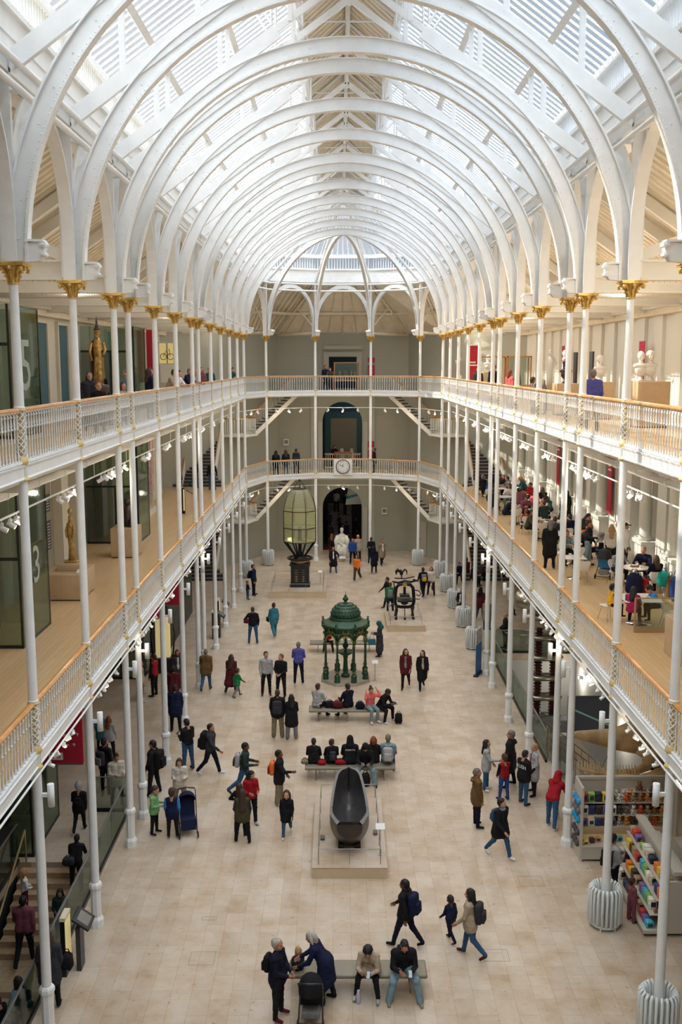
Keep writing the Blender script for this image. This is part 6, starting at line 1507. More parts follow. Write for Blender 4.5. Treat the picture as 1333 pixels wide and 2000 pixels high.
def printtxt(P, s_, size, z=.33, y=-.12, col='white'):
    r, up, s, _ = P; p = up((0, y, z)); back = y > 0
    text(r, s_, size, p, (PI / 2, 0, PI if back else 0), cloth(C[col]), 'print', .003)
def loose_bag(x, y, z, w_, d_, h_, col, label, rz_=0, name='bag', cat='bag'):
    t = empty(name, (x, y, z), rz_, label, cat)
    m = MB(); m.ball((0, 0, 0), 1, 18, 12); q_ = (x * 3.1 + y * 1.7) % 6
    def lump(v):
        v = Vector(v); e_ = .62; v = Vector([math.copysign(abs(c) ** e_, c) for c in v]) * (1 + .10 * math.sin(7 * v.x + q_) * math.cos(6 * v.z + q_) + .06 * math.sin(13 * v.y + 9 * v.z + q_))
        return (v.x * w_ / 2 * .82, v.y * d_ / 2 * .85, max(0, h_ * .48 + v.z * h_ * .44))
    m.v = [lump(v) for v in m.v]; m.build('bag_body', cloth(C[col]), t)
    m = MB(); m.tube([(-w_ * .25, 0, h_ * .85), (-w_ * .1, .02, h_ * 1.1), (w_ * .1, .02, h_ * 1.1), (w_ * .25, 0, h_ * .85)], .012, 5); m.build('handle', cloth(C['black']), t); return t
# ------------------------------------------------------------------ the people on the ground floor
A = person
# around the nearest bench
p = A(-1.50, 18.30, 70, 'white-haired person in navy with red shoes, standing left of the nearest bench', 'dnavy', 'black', h=1.75, shoes='maroon', hair=('short', 'whiteh'), pose='hands_front', bulk=1.16, hem=.06)
backpack(p, 'black', 'small black backpack on the white-haired person in navy at the nearest bench', .8)
p = A(-.55, 18.75, 262, 'grey-haired person in a long navy quilted coat bending over the black pushchair', 'navy', 'black', h=1.68, pose='lean', hem=.40, bulk=1.14, hair=('bob', 'whiteh'), fem=True)
handbag(p, 'black', 'dark bag with a yellow trim hanging behind the grey-haired person bending over the pushchair', -1, .05, .7)
A(-1.12, 19.2, 200, 'small blond child in grey sitting on the left end of the nearest bench', 'char', 'khaki', pose='sit', h=.95, child=True, hair=('bob', 'blondh'), skin='skin2', seat=.45)
p = A(.38, 19.18, -12, 'person with black curly hair and a beige coat, sitting hunched on the nearest bench', 'beige', 'black', pose='sit_lean', h=1.64, hem=.35, shoes='lgrey', hair=('curly', 'blackh'), fem=True, bulk=1.14)
phone(p, 'phone held by the sitter in the beige coat on the nearest bench')
p = A(1.05, 19.18, 4, 'sitter in a black jacket and pale jeans with a phone on the nearest bench', 'black', 'ljeans', pose='sit_wide', h=1.76, shoes='khaki', hair=('short', 'blackh'), wide=True, bulk=1.2, extra='hood_fold')
phone(p, 'phone held by the black-jacketed sitter on the nearest bench')
p = A(1.22, 20.75, -118, 'young person in black walking left past the nearest bench, carrying a navy backpack', 'black', 'dnavy', pose='walk', h=1.68, hair=('short', 'blackh'), skin='dark', bulk=1.1, extra='hood_fold', hem=.06)
backpack(p, 'navy', 'large navy backpack on the young person walking past the nearest bench', 1.1)
p = A(2.25, 20.95, 215, 'small child in a navy jacket with a red collar, walking beside an adult in beige', 'navy', 'dnavy', pose='walk2', h=1.15, child=True, hair=('short', 'blackh'), skin='dark', shoes='char')
p = A(2.62, 20.35, -112, 'person in a beige jacket and jeans with a black ponytail, walking with a small child', 'beige', 'jeans', pose='walk2', h=1.66, shoes='maroon', hair=('long', 'blackh'), skin='skin', hem=.1, fem=True, bulk=1.14)
backpack(p, 'char', 'grey backpack with a lime cord on the person in the beige jacket', 1.05)
# right of the vessel
p = A(4.0, 24.85, 38, 'young person in a black coat with a blue scarf and jeans, striding towards the viewpoint', 'black', 'jeans', pose='walk', h=1.74, shoes='white', hair=('short', 'blackh'), hem=.18, skin='skin2', turn=30, bulk=1.14)
backpack(p, 'jeans', 'blue backpack strapped on the striding young person in the black coat', .8)
m = MB(); q = p[1]; m.tube([q((.07 * math.cos(a * PI / 5), .07 * math.sin(a * PI / 5) - .01, .50)) for a in range(10)], .035, 6, closed=True); m.build('scarf', cloth(C['ljeans']), p[0])
p = A(3.62, 26.6, 95, 'person in a brown jacket with grey hair, standing side-on right of the vessel', 'brown', 'dnavy', pose='stand', h=1.78, hair=('short', 'greyh'), hem=.14, inner='lgrey', extra='hood_fold', bulk=1.12)
A(4.25, 29.05, 78, 'person with long black hair in a grey jumper and jeans, reaching out to a child', 'lgrey', 'jeans', pose='point', h=1.66, shoes='white', hair=('long', 'blackh'), fem=True, hem=.14)
A(4.68, 28.35, 205, 'child in a red and black jacket and blue trousers, back turned, near the right well', 'red', 'blue', pose='point', h=1.5, hair=('short', 'brownh'), sleeve='black', shoes='dnavy', child=True)
A(5.02, 29.3, 250, 'tall person in a black coat with a fur hood, near the right well', 'black', 'dnavy', pose='stand_wide', h=1.88, hair=('short', 'greyh'), hem=.3, extra='hood_fold', shoes='black', bulk=1.12)
p = A(5.22, 28.05, 125, 'person in a black bomber jacket with white letters and jeans, near the right well', 'black', 'jeans', pose='phone', h=1.72, hair=('short', 'blackh'), hem=.06, bulk=1.14)
printtxt(p, 'RUSH', .16, .30, .135)
A(5.65, 28.75, -75, 'person with short blond hair, pale grey coat, red scarf and black leggings', 'lgrey', 'black', pose='stand_wide', h=1.66, hair=('short', 'blondh'), skin='skin2', hem=.3, inner='red', fem=True)
p = A(5.75, 26.55, 140, 'person in a dark red hooded sweatshirt leaning over, left of the shop shelves', 'red', 'jeans', pose='lean', h=1.70, hair=('hood', 'red'), shoes='white', bulk=1.12)
# left middle
A(-1.72, 26.0, 0, 'girl with long brown hair in a black coat, facing front, left of the vessel', 'black', 'jeans', pose='walk2', h=1.42, child=True, hair=('verylong', 'brownh'), skin='skin2', shoes='white', hem=.2, fem=True)
p = A(-2.05, 28.1, 85, 'person in a black coat and khaki trousers with an orange-red backpack, holding up a phone', 'black', 'khaki', pose='point', h=1.72, skin='dark', hair=('short', 'blackh'), hem=.14, wide=True, shoes='white', bulk=1.12)
backpack(p, 'orange', 'orange-red backpack on the person in the black coat', .95, 'red', 'red')
p = A(-2.92, 25.7, 188, 'girl with very long brown hair, grey top with black sleeves and leggings, seen from behind', 'olive', 'black', pose='stand_wide', h=1.58, hair=('verylong', 'brownh'), sleeve='char', hem=.12, fem=True)
A(-2.78, 26.75, 25, 'person in a red jacket with black hair, standing behind the girl with very long hair', 'red', 'black', pose='phone', h=1.66, hair=('long', 'blackh'), skin='skin2', fem=True, turn=35, shoes='lgrey')
A(-3.02, 26.15, 150, 'person in a black top half hidden behind the girl with very long hair', 'black', 'black', pose='hip', h=1.55, hair=('long', 'brownh'), fem=True)
p = A(-3.15, 28.7, 88, 'person in a dark green jacket and blue jeans walking right with a grey backpack', 'dgreen', 'jeans', pose='walk_phone', h=1.75, hair=('short', 'blackh'), skin='dark', bulk=1.12, shoes='char')
backpack(p, 'lgrey', 'grey and black backpack on the walker in the dark green jacket', .95, 'black', 'char')
p = A(-4.38, 30.25, 80, 'bearded person in a charcoal puffer jacket walking right with a bulky black backpack', 'char', 'dnavy', pose='walk', h=1.78, hair=('short', 'blackh'), bulk=1.18, shoes='white', extra='hood_fold')
backpack(p, 'black', 'bulky black backpack on the bearded walker in the charcoal puffer jacket', 1.2)
p = A(-5.15, 30.6, 225, 'person in a black top and jeans reading a phone, left of the bearded walker', 'black', 'jeans', pose='phone', h=1.76, hair=('short', 'blackh')); phone(p, 'phone read by the person in the black zip top')
p = A(-5.92, 28.75, 255, 'person in a black puffer jacket beside the left columns, wearing a big black backpack', 'black', 'black', pose='stand_wide', h=1.78, hair=('short', 'blackh'), bulk=1.18)
backpack(p, 'black', 'big black backpack on the person beside the left columns', 1.2)
p = A(-4.95, 27.75, 5, 'person with long brown hair in a cream jumper, standing behind the pushchair', 'cream', 'khaki', pose='phone', h=1.62, hair=('verylong', 'brownh'), skin='skin2', fem=True, hem=.08)
A(-5.42, 26.2, 78, 'boy in a light green hooded top and black trousers beside the pushchair', 'lgreen', 'black', pose='phone', h=1.45, child=True, hair=('short', 'brownh'), skin='skin2', extra='hood_fold', hem=.06)
A(-4.88, 25.95, 182, 'boy in a navy and bright blue top, back turned, left of the pushchair', 'navy', 'black', pose='stand', h=1.5, child=True, hair=('short', 'brownh'), sleeve='sky', shoes='grey', hem=.08)
p = A(-7.4, 28.9, 150, 'person in black with a grey and black backpack, left of the front columns', 'black', 'black', pose='stand_wide', h=1.80, hair=('short', 'blackh'), shoes='black', hem=.08)
backpack(p, 'char', 'grey and black backpack on the person left of the front columns', .95, 'black', 'grey')
p = A(-6.85, 27.95, 28, 'person in a cream fleece with a black cross-body bag, behind the third left column', 'cream', 'black', pose='phone', h=1.70, hair=('short', 'blackh'), hem=.12, bulk=1.12)
A(-7.9, 31.6, 165, 'girl with ginger hair in a pale grey jumper, standing in the left aisle', 'lgrey', 'black', pose='hip', h=1.5, hair=('long', 'gingerh'), skin='skin2', hem=.1, fem=True)
A(-8.35, 32.3, 190, 'child in a long bright blue coat in the left aisle beside a column', 'teal', 'black', pose='stand', h=1.4, hair=('short', 'blackh'), hem=.3, child=True)
p = A(-7.55, 26.35, 182, 'child in a grey beanie and black jacket walking away at the top of the steps', 'black', 'black', pose='walk2', h=1.5, child=True, hair=('beanie', 'lgrey'), bulk=1.12, hem=.08); backpack(p, 'black', 'small black backpack with a red edge on the child in the grey beanie', .7)
# left aisle, farther
A(-7.95, 37.2, 100, 'person in a beige jacket and black trousers in the left aisle, behind the fifth column', 'beige', 'black', pose='stand', h=1.68, hair=('short', 'blondh'), shoes='cream', hem=.1)
A(-7.55, 37.8, 250, 'person in black with a red scarf in the left aisle, behind the fifth column', 'red', 'black', pose='stand', h=1.75, hair=('short', 'brownh'), sleeve='black')
A(-6.55, 36.4, 190, 'person in dark maroon walking in the left aisle beside the sixth column', 'maroon', 'black', pose='walk2', h=1.72, hair=('short', 'blackh'), hem=.12)
A(-6.1, 34.0, 180, 'person in a wide navy coat behind the left columns', 'navy', 'black', pose='stand', h=1.78, hair=('short', 'blackh'), bulk=1.2, hem=.2)
A(-6.75, 38.6, 20, 'person with a pale scarf and dark coat deep in the left aisle', 'char', 'black', pose='stand', h=1.7, hair=('long', 'brownh'), inner='cream', hem=.2)
A(-5.6, 38.5, 175, 'person in a mustard brown jacket and jeans beside the left columns', 'brown', 'jeans', pose='walk2', h=1.78, hair=('short', 'greyh'), hem=.12, bulk=1.1)
A(-4.55, 38.15, 165, 'person with long brown hair in a long maroon coat, walking away with a child', 'maroon', 'black', pose='walk2', h=1.66, hair=('verylong', 'brownh'), hem=.46, shoes='lgrey', fem=True, bulk=1.14)
A(-4.28, 37.75, 130, 'child in a green jacket with an orange collar, walking beside the maroon coat', 'green', 'grey', pose='walk', h=1.22, child=True, hair=('short', 'brownh'), sleeve='green', shoes='dgreen', hem=.12)
A(-3.15, 37.95, 8, 'person in a light grey sweater and dark trousers, hands in pockets, facing the viewpoint', 'lgrey', 'black', pose='stand', h=1.82, hair=('short', 'blackh'), shoes='maroon', turn=10)
A(-2.55, 37.75, -18, 'person in all black with clasped hands, beside the one in the light grey sweater', 'black', 'black', pose='hands_front', h=1.78, hair=('short', 'gingerh'), skin='skin2', turn=-20)
A(-1.93, 39.4, 178, 'person in a violet-blue shirt and dark trousers with arms folded, back turned', 'shirt', 'dnavy', pose='hands_front', h=1.80, hair=('short', 'greyh'))
p = A(-4.3, 45.3, 180, 'person in a black top and blue jeans with bags at the waist, back turned', 'black', 'jeans', pose='hip', h=1.80, hair=('short', 'brownh'), shoes='maroon', bulk=1.12)
loose_bag(-4.6, 45.25, .98, .32, .2, .25, 'maroon', 'red and black bundle carried at the left hip of the person in the black top'  , name='bundle')
p = A(-3.4, 46.5, 205, 'person in a teal suit with tied-up hair and a black shoulder bag', 'teal', 'teal', pose='walk2', h=1.70, hair=('bun', 'brownh'), shoes='cream', wide=True, hem=.15, fem=True); handbag(p, 'black', 'black shoulder bag of the person in the teal suit', 1, -.1, .8)
p = A(-5.1, 55.1, 80, 'person in a navy jacket seen from the side, at the far left of the floor', 'navy', 'dnavy', pose='stand', h=1.82, hair=('short', 'brownh'), bulk=1.14); backpack(p, 'dnavy', 'dark backpack on the person in navy at the far left', .9)
A(-5.35, 54.1, 120, 'small child in navy with jeans beside the far left columns', 'navy', 'jeans', pose='hands_front', h=1.1, child=True, hair=('short', 'gingerh'))
# far centre
A(-.62, 61.2, 5, 'person in an open black coat over white, facing front at the far end', 'black', 'jeans', pose='hip', h=1.72, hair=('long', 'blackh'), inner='white', hem=.36, fem=True)
A(.82, 58.9, -20, 'person in a bright orange top and dark trousers at the far end', 'orange', 'olive', pose='walk2', h=1.66, hair=('long', 'blackh'), fem=True, wide=True, shoes='lgrey')
A(.63, 64.0, 0, 'heavy person in a blue shirt right of the seated statue', 'blue', 'dnavy', pose='stand', h=1.74, hair=('bald_ring', 'greyh'), bulk=1.22)
A(1.0, 65.0, 10, 'person in a beige jacket behind the one in the blue shirt at the far end', 'beige', 'black', pose='stand', h=1.80, hair=('short', 'whiteh'), hem=.15)
A(1.85, 64.2, 0, 'person in dark clothes standing before the right middle column of the far end', 'black', 'dnavy', pose='phone', h=1.78, hair=('cap', 'black'))
A(1.93, 61.0, 175, 'person in a long dark coat walking away at the far end', 'dnavy', 'black', pose='walk2', h=1.75, hair=('hood', 'dnavy'), hem=.3, shoes='teal')
A(2.55, 63.6, 15, 'bearded person in a tan coat over white at the far end', 'khaki', 'black', pose='walk2', h=1.80, hair=('short', 'blackh'), inner='white', hem=.3)
A(-.75, 66.0, 180, 'person in black standing left behind the seated statue', 'black', 'maroon', pose='stand', h=1.72, hair=('long', 'gingerh'), fem=True)
for k, (x, y, c, hh) in enumerate(((-.9, 70.5, 'black', 1.7), (.3, 71.2, 'navy', 1.75), (-.2, 72.2, 'char', 1.65), (-1.0, 72.6, 'char', 1.6), (.9, 72.8, 'black', 1.8), (.2, 74.2, 'black', 1.72), (-.45, 74.6, 'lgrey', 1.66))):
    A(x, y, 170 - 30 * (k % 3), 'person in %s beyond the far ground floor archway, %s from the front' % ({'black': 'black', 'navy': 'navy', 'char': 'charcoal', 'lgrey': 'pale grey'}[c], ORD[k]), c, 'black', z=0 if y < 71.5 or not -1.1 < x < .7 else .17 * (int((y - 71.5) / .3) + 1), pose=('stand', 'walk2', 'hip')[k % 3], h=hh, hair=('short', 'blackh'), group='people beyond the far archway')
# around the printing press and right side
p = A(2.42, 50.9, 175, 'person in a green jacket with a grey backpack, standing behind the printing press platform', 'green', 'navy', pose='stand', h=1.72, hair=('short', 'brownh'), bulk=1.1); backpack(p, 'grey', 'grey backpack on the person in the green jacket', .85)
A(2.35, 52.3, -70, 'person in black stepping left behind the printing press', 'black', 'black', pose='walk', h=1.74, hair=('short', 'blackh'), shoes='char')
p = A(4.45, 54.7, 195, 'person in black with a yellow and grey backpack near the far radiators', 'black', 'black', pose='walk2', h=1.74, hair=('short', 'blackh')); backpack(p, 'grey', 'yellow and grey backpack near the far radiators', .9, 'yellow', 'yellow')
p = A(4.95, 55.1, -12, 'person in a cream jumper carrying a maroon bag near the far radiators', 'cream', 'black', pose='stand_wide', h=1.68, hair=('bob', 'gingerh'), skin='skin2', fem=True); handbag(p, 'maroon', 'maroon bag carried by the person in the cream jumper', 1, .1)
p = A(1.55, 43.2, -95, 'person in a teal headscarf and long dark coat reading a phone, right of the fountain', 'char', 'black', pose='phone', h=1.66, hair=('scarf', 'dteal'), hem=.62, fem=True); handbag(p, 'teal', 'teal handbag of the person in the teal headscarf', 1, .25)
A(2.42, 38.75, -8, 'long-haired person in a dark red jacket walking forward, right of the fountain', 'maroon', 'black', pose='walk2', h=1.72, hair=('verylong', 'brownh'), skin='skin2', hem=.16, inner='grey', fem=True, sleeve='maroon', turn=25)
A(3.08, 38.65, 5, 'person in a black beret and pink scarf beside the dark red jacket', 'black', 'black', pose='walk2', h=1.68, hair=('long', 'blackh'), skin='skin2', hem=.4, inner='beige', fem=True, turn=-25)
A(5.98, 49.6, -35, 'person in a black jacket over a white shirt by the right radiators', 'black', 'jeans', pose='hands_front', h=1.72, hair=('short', 'greyh'), inner='white', hem=.1)
A(7.0, 49.9, 160, 'person in a dark hooded coat behind the right columns', 'maroon', 'char', pose='walk2', h=1.68, hair=('hood', 'black'), hem=.15)
A(7.0, 47.6, 150, 'person with long blond hair and blue jeans behind the right columns', 'grey', 'jeans', pose='stand', h=1.66, hair=('verylong', 'blondh'), fem=True, hem=.3)
A(7.35, 44.2, -92, 'bald person in a black jacket seen from the side beside the right well', 'black', 'black', pose='hands_front', h=1.80, hair=('bald_ring', 'greyh'), hem=.06)
A(8.75, 50.6, 20, 'person in a white shirt and black trousers with a bag, in the right aisle', 'white', 'black', pose='stand', h=1.74, hair=('short', 'blackh'))
A(9.9, 52.6, -70, 'person in black walking behind the tube lamp in the right aisle', 'black', 'black', pose='walk', h=1.74, hair=('short', 'brownh'))
for k, (x, y, c) in enumerate(((6.9, 58.2, 'navy'), (7.6, 57.5, 'black'), (8.2, 58.3, 'char'), (7.5, 59.4, 'maroon'))): A(x, y, 60 * k, 'person in %s sitting in the group at the foot of the far right stairs' % ('navy', 'black', 'grey', 'maroon')[k], c, 'black', pose='sit', h=1.7, hair=('short', ('brownh', 'blackh')[k % 2]), group='sitters at the foot of the far right stairs')
# shop visitors
p = A(6.38, 22.75, 130, 'person in white and black with a black backpack behind the near right radiator', 'lgrey', 'black', pose='phone', h=1.72, hair=('short', 'blackh')); backpack(p, 'black', 'black backpack on the shop visitor behind the near right radiator', .95)
A(6.60, 21.75, 110, 'child in a dusty purple tracksuit beside the low shop stand', 'mauve', 'mauve', pose='stand', h=1.12, child=True, hair=('short', 'brownh'), shoes='dnavy', wide=True)
A(9.35, 23.4, 120, 'person in a beige top behind the low shop stand at the right edge', 'beige', 'black', pose='point', h=1.62, hair=('curly', 'gingerh'), fem=True, bulk=1.2)
# sitters on the three middle benches: (x, y, heading, ...)
B = 'sitters on the bench in front of the fountain'
p = A(-1.08, 35.3, 150, 'sitter in a white shirt, left end of the bench in front of the fountain', 'lgrey', 'black', pose='sit', h=1.76, hair=('short', 'brownh'), group=B); loose_bag(-.62, 35.28, .45, .45, .3, .26, 'black', 'black bag beside the sitter in the white shirt')
p = A(.08, 35.3, 215, 'sitter in a navy jacket, second on the bench in front of the fountain', 'dnavy', 'black', pose='sit', h=1.76, hair=('short', 'blackh'), group=B); loose_bag(-.32, 35.2, .45, .5, .34, .28, 'maroon', 'dark brown bag left of the sitter in the navy jacket')
p = A(.86, 35.15, 25, 'sitter in a pink jumper and pale jeans with hands on the head, facing the viewpoint', 'pink', 'ljeans', pose='sit_head', h=1.68, hair=('bun', 'brownh'), shoes='white', skin='skin2', fem=True, group=B); loose_bag(.5, 35.1, .45, .4, .3, .28, 'dnavy', 'dark bundle left of the sitter in pink')
p = A(1.25, 35.2, 52, 'sitter in black with a phone, right end of the bench in front of the fountain', 'black', 'black', pose='sit_lean', h=1.76, hair=('short', 'blackh'), skin='dark', shoes='white', group=B); phone(p, 'phone of the sitter in black at the right end of the fountain bench'); loose_bag(1.9, 34.8, 0, .34, .28, .42, 'black', 'black backpack standing on the floor at the right end of the fountain bench', name='backpack', cat='backpack')
B = 'sitters on the crowded bench'
A(-1.08, 30.08, 178, 'sitter in a black jumper, leftmost on the crowded bench behind the vessel', 'black', 'dnavy', pose='sit', h=1.6, hair=('short', 'blackh'), group=B)
p = A(-.50, 30.08, 190, 'sitter looking left in black with a dark backpack, second on the crowded bench', 'black', 'dnavy', pose='sit', h=1.55, hair=('short', 'brownh'), group=B, turn=-50); backpack(p, 'char', 'dark grey backpack of the second sitter on the crowded bench', .75)
loose_bag(-.22, 30.02, .45, .5, .3, .16, 'red', 'red jacket lying on the crowded bench between the second and third sitters', name='jacket', cat='jacket'); loose_bag(-.82, 30.0, .45, .32, .3, .15, 'red', 'red jacket lying on the crowded bench left of the second sitter', name='jacket', cat='jacket'); loose_bag(-1.36, 30.05, .45, .28, .3, .16, 'khaki', 'tan jacket lying at the left end of the crowded bench', name='jacket', cat='jacket')
p = A(.08, 30.08, 182, 'sitter in a black hooded coat with pale letters, third on the crowded bench', 'black', 'black', pose='sit', h=1.74, hair=('hood', 'black'), group=B, bulk=1.25, hem=.2); printtxt(p, 'NORTH', .09, .36, .15)
p = A(.55, 29.85, 0, 'sitter facing front in black coat and pale jeans on the crowded bench', 'black', 'ljeans', pose='sit_wide', h=1.78, hair=('hood', 'black'), group=B, wide=True, bulk=1.18); loose_bag(.55, 29.35, 0, .34, .26, .46, 'black', 'black backpack with white marks on the floor before the crowded bench', name='backpack', cat='backpack')
A(.82, 30.15, 178, 'sitter with reddish hair in black with a tan strap, fifth on the crowded bench', 'black', 'black', pose='sit', h=1.66, hair=('bob', 'gingerh'), group=B, fem=True)
p = A(1.28, 30.12, 176, 'sitter in a pale grey hooded top, right end of the crowded bench', 'ljeans', 'navy', pose='sit', h=1.80, hair=('short', 'greyh'), group=B, extra='hood_fold'); backpack(p, 'lgrey', 'silver-grey backpack of the rightmost sitter on the crowded bench', .95, 'grey')
A(-.72, 44.0, -5, 'sitter in red and white with a dark bundle on the bench behind the fountain', 'red', 'black', pose='sit_lean', h=1.55, hair=('short', 'brownh'), child=True, sleeve='cream'); loose_bag(.98, 44.05, .45, .4, .3, .25, 'lgrey', 'pale grey coat lying on the right end of the bench behind the fountain', name='coat', cat='coat')
p = A(-2.42, 33.4, 178, 'person in black coat and khaki trousers, back turned, left of the fountain bench', 'black', 'khaki', pose='stand', h=1.80, hair=('short', 'brownh'), hem=.06, wide=True, shoes='khaki', extra='hood_fold', bulk=1.12); backpack(p, 'char', 'charcoal backpack on the person in khaki trousers left of the fountain bench', 1.0)
A(-1.93, 33.25, 185, 'long black-haired person in black coat and grey wide trousers beside the khaki trousers', 'black', 'grey', pose='hands_front', h=1.68, hair=('long', 'blackh'), hem=.3, wide=True, shoes='cream', fem=True)
# on the steps going down, left
ST = 'people on the steps going down'
p = A(-7.05, 24.0, 184, 'person in black with a striped bag bending forward on the steps going down', 'black', 'black', pose='lean', h=1.5, z=-.45, hair=('short', 'blackh'), group=ST); loose_bag(-7.2, 23.85, .30, .36, .25, .25, 'char', 'striped dark bag carried on the steps going down')
A(-8.2, 23.4, 120, 'blond child in a white top on the left of the steps going down', 'white', 'maroon', pose='hands_front', h=1.25, z=-.75, child=True, hair=('bob', 'blondh'), group=ST)
A(-7.85, 22.2, 182, 'person in a dusty pink jumper and black trousers walking up the steps', 'mauve', 'black', pose='walk2', h=1.80, z=-1.35, hair=('short', 'blackh'), bulk=1.14, group=ST)
A(-7.1, 22.7, 10, 'person in a green top on the steps beside the glass fence', 'dgreen', 'black', pose='phone', h=1.4, z=-1.05, hair=('long', 'blackh'), group=ST, fem=True)
p = A(-7.35, 20.15, 245, 'person in a pale blue coat with a navy backpack at the bottom left corner', 'ljeans', 'blue', pose='hip', h=1.66, z=-1.95, hair=('long', 'brownh'), group=ST, fem=True); backpack(p, 'navy', 'navy backpack with turquoise edges at the bottom left corner', 1.0, 'sky', 'teal')
A(-7.65, 19.7, 250, 'person with short brown hair in dark clothes at the bottom left corner', 'black', 'black', pose='phone', h=1.66, z=-2.10, hair=('short', 'brownh'), group=ST)
p = A(-6.15, 18.6, 190, 'person in grey and black with a black bag behind the nearest left column', 'char', 'black', pose='stand', h=1.72, hair=('long', 'brownh'), hem=.25); loose_bag(-5.83, 18.75, .75, .3, .25, .4, 'black', 'black bag carried by the person behind the nearest left column')
# bottles
t = empty('water_bottle', (.12, 18.75, 0), 0, 'pale lilac water bottle on the floor in front of the nearest bench', 'bottle'); m = MB(); m.lathe([(.045, 0), (.05, .02), (.05, .18), (.03, .22), (.025, .24)], 14); m.build('bottle_body', mat('lilac_plastic', (.48, .42, .52), .3), t); m = MB(); m.cyl((0, 0, .24), (0, 0, .28), .028, n=12); m.build('lid', mat('lilac_lid', (.6, .55, .66), .4), t)

# pushchairs -----------------------------------------------------------------
def pushchair(x, y, z, rz_, label, hood, seat, frame='black', s=1.0, group=None):
    t = empty('pushchair', (x, y, z), math.radians(rz_), label, 'pushchair', group); t.scale = (s, s, s)
    fm = mat('pushchair_tube', (.05, .05, .055), .35, .5)
    for q in (-1, 1):
        m = MB(); m.tube([(q * .22, -.42, .12), (q * .23, -.05, .45), (q * .24, .35, .98), (q * .22, .42, 1.02)], .015, 6); m.tube([(q * .24, .32, .10), (q * .23, .0, .5)], .015, 6); m.build('side_frame', fm, t)
    m = MB(); m.cyl((-.24, .32, .10), (.24, .32, .10), .014, n=6); m.cyl((-.22, -.3, .25), (.22, -.3, .25), .012, n=6); m.tube([(-.22, .42, 1.02), (0, .46, 1.04), (.22, .42, 1.02)], .018, 6); m.build('cross_bar', fm, t)
    for px, py in ((-.24, -.42), (.24, -.42), (-.25, .32), (.25, .32)):
        m = MB(); m.tube([(px, py + .075 * math.cos(k * PI / 6), .09 + .075 * math.sin(k * PI / 6)) for k in range(12)], .016, 6, closed=True); m.cyl((px - .02, py, .09), (px + .02, py, .09), .055, n=10); m.build('wheel', DARK, t)
    m = MB(); m.add([(-.2, -.28, .45), (.2, -.28, .45), (.2, .1, .42), (-.2, .1, .42), (-.2, .28, .85), (.2, .28, .85), (-.2, -.28, .40), (.2, -.28, .40), (.2, .12, .37), (-.2, .12, .37), (-.2, .32, .85), (.2, .32, .85), (-.2, -.36, .2), (.2, -.36, .2)], [(0, 1, 2, 3), (3, 2, 5, 4), (6, 9, 8, 7), (9, 10, 11, 8), (0, 6, 7, 1), (4, 5, 11, 10), (0, 3, 9, 6), (1, 7, 8, 2), (3, 4, 10, 9), (2, 8, 11, 5), (0, 12, 13, 1)]); m.build('seat_sling', cloth(C[seat]), t)
    m = MB(); n = 9; vs = []
    for k in range(n + 1):
        ph = PI * (.36 + .62 * k / n)
        for j in range(9): th = PI * j / 8; vs.append((.245 * math.cos(th), .16 - .31 * math.sin(th) ** .7 * math.cos(ph), .70 + .36 * math.sin(th) ** .7 * math.sin(ph)))
    m.add(vs, [(k * 9 + j, k * 9 + j + 1, (k + 1) * 9 + j + 1, (k + 1) * 9 + j) for k in range(n) for j in range(8)], True)
    m.build('hood', cloth(C[hood]), t)
    m = MB(); m.rbox((0, .12, .24), (.36, .34, .15), .03); m.build('basket', cloth(C['grey']), t)
pushchair(-.83, 18.28, 0, 178, 'black folding pushchair standing in front of the nearest bench', 'black', 'black')
pushchair(-4.52, 26.35, 0, 12, 'navy and blue pushchair with a grey basket among the family at left', 'navy', 'navy', s=1.05)
# ------------------------------------------------------------------ cafe on the right of the middle gallery
CHW = mat('white_moulded_chair', (.72, .70, .66), .4); CHR = mat('chrome_leg', (.5, .5, .48), .2, .9)
def chair_meshes():
    m = MB(); n = 10; rows = []
    prof = [(-.22, .44), (-.12, .435), (.02, .43), (.14, .44), (.19, .50), (.215, .62), (.235, .74), (.25, .82)]; wd = [.17, .21, .22, .17, .12, .19, .22, .17]
    for (y, z), w_ in zip(prof, wd): rows.append([(w_ * (2 * k / n - 1), y + .03 * (2 * k / n - 1) ** 2 * (-1 if z > .5 else 0), z + (.02 * (2 * k / n - 1) ** 2 if z < .5 else 0)) for k in range(n + 1)])
    vs = [p for r in rows for p in r] + [(x, y + (.012 if z > .5 else 0), z - (.012 if z <= .5 else 0)) for r in rows for x, y, z in r]; K = n + 1; R = len(rows); O = R * K; fs = []
    for i in range(R - 1):
        for k in range(n): a = i * K + k; fs += [(a, a + 1, a + K + 1, a + K), (O + a, O + a + K, O + a + K + 1, O + a + 1)]
    for i in range(R - 1):
        for k in (0, n): a = i * K + k; fs.append((a, a + K, O + a + K, O + a))
    m.add(vs, fs, True); shell = m.mesh('seat_shell', CHW); legs = []
    for sx, sy in ((-1, -1), (1, -1), (-1, 1), (1, 1)): legs.append(MB().tube([(sx * .06, sy * .05, .425), (sx * .15, sy * .14, .40), (sx * .23, sy * .22, 0)], .009, 6).mesh('leg', CHR))
    return shell, legs
CSH, CLG = chair_meshes()
def chair(x, y, rz_, label, z=Z2):
    t = empty('cafe_chair', (x, y, z), math.radians(rz_), label, 'chair', 'white moulded cafe chairs'); link('seat_shell', CSH, t)
    for l in CLG: link('leg', l, t)
    return t
TTM = MB().rbox((0, 0, .735), (.72, .72, .03), .03).mesh('table_top', CHW); TRM = MB().cyl((0, 0, .72), (0, 0, .75), .40, n=28).mesh('table_top', CHW)
TLG = MB().lathe([(.24, 0), (.24, .012), (.04, .03), (.03, .05), (.03, .72)], 16).mesh('pedestal', CHR)
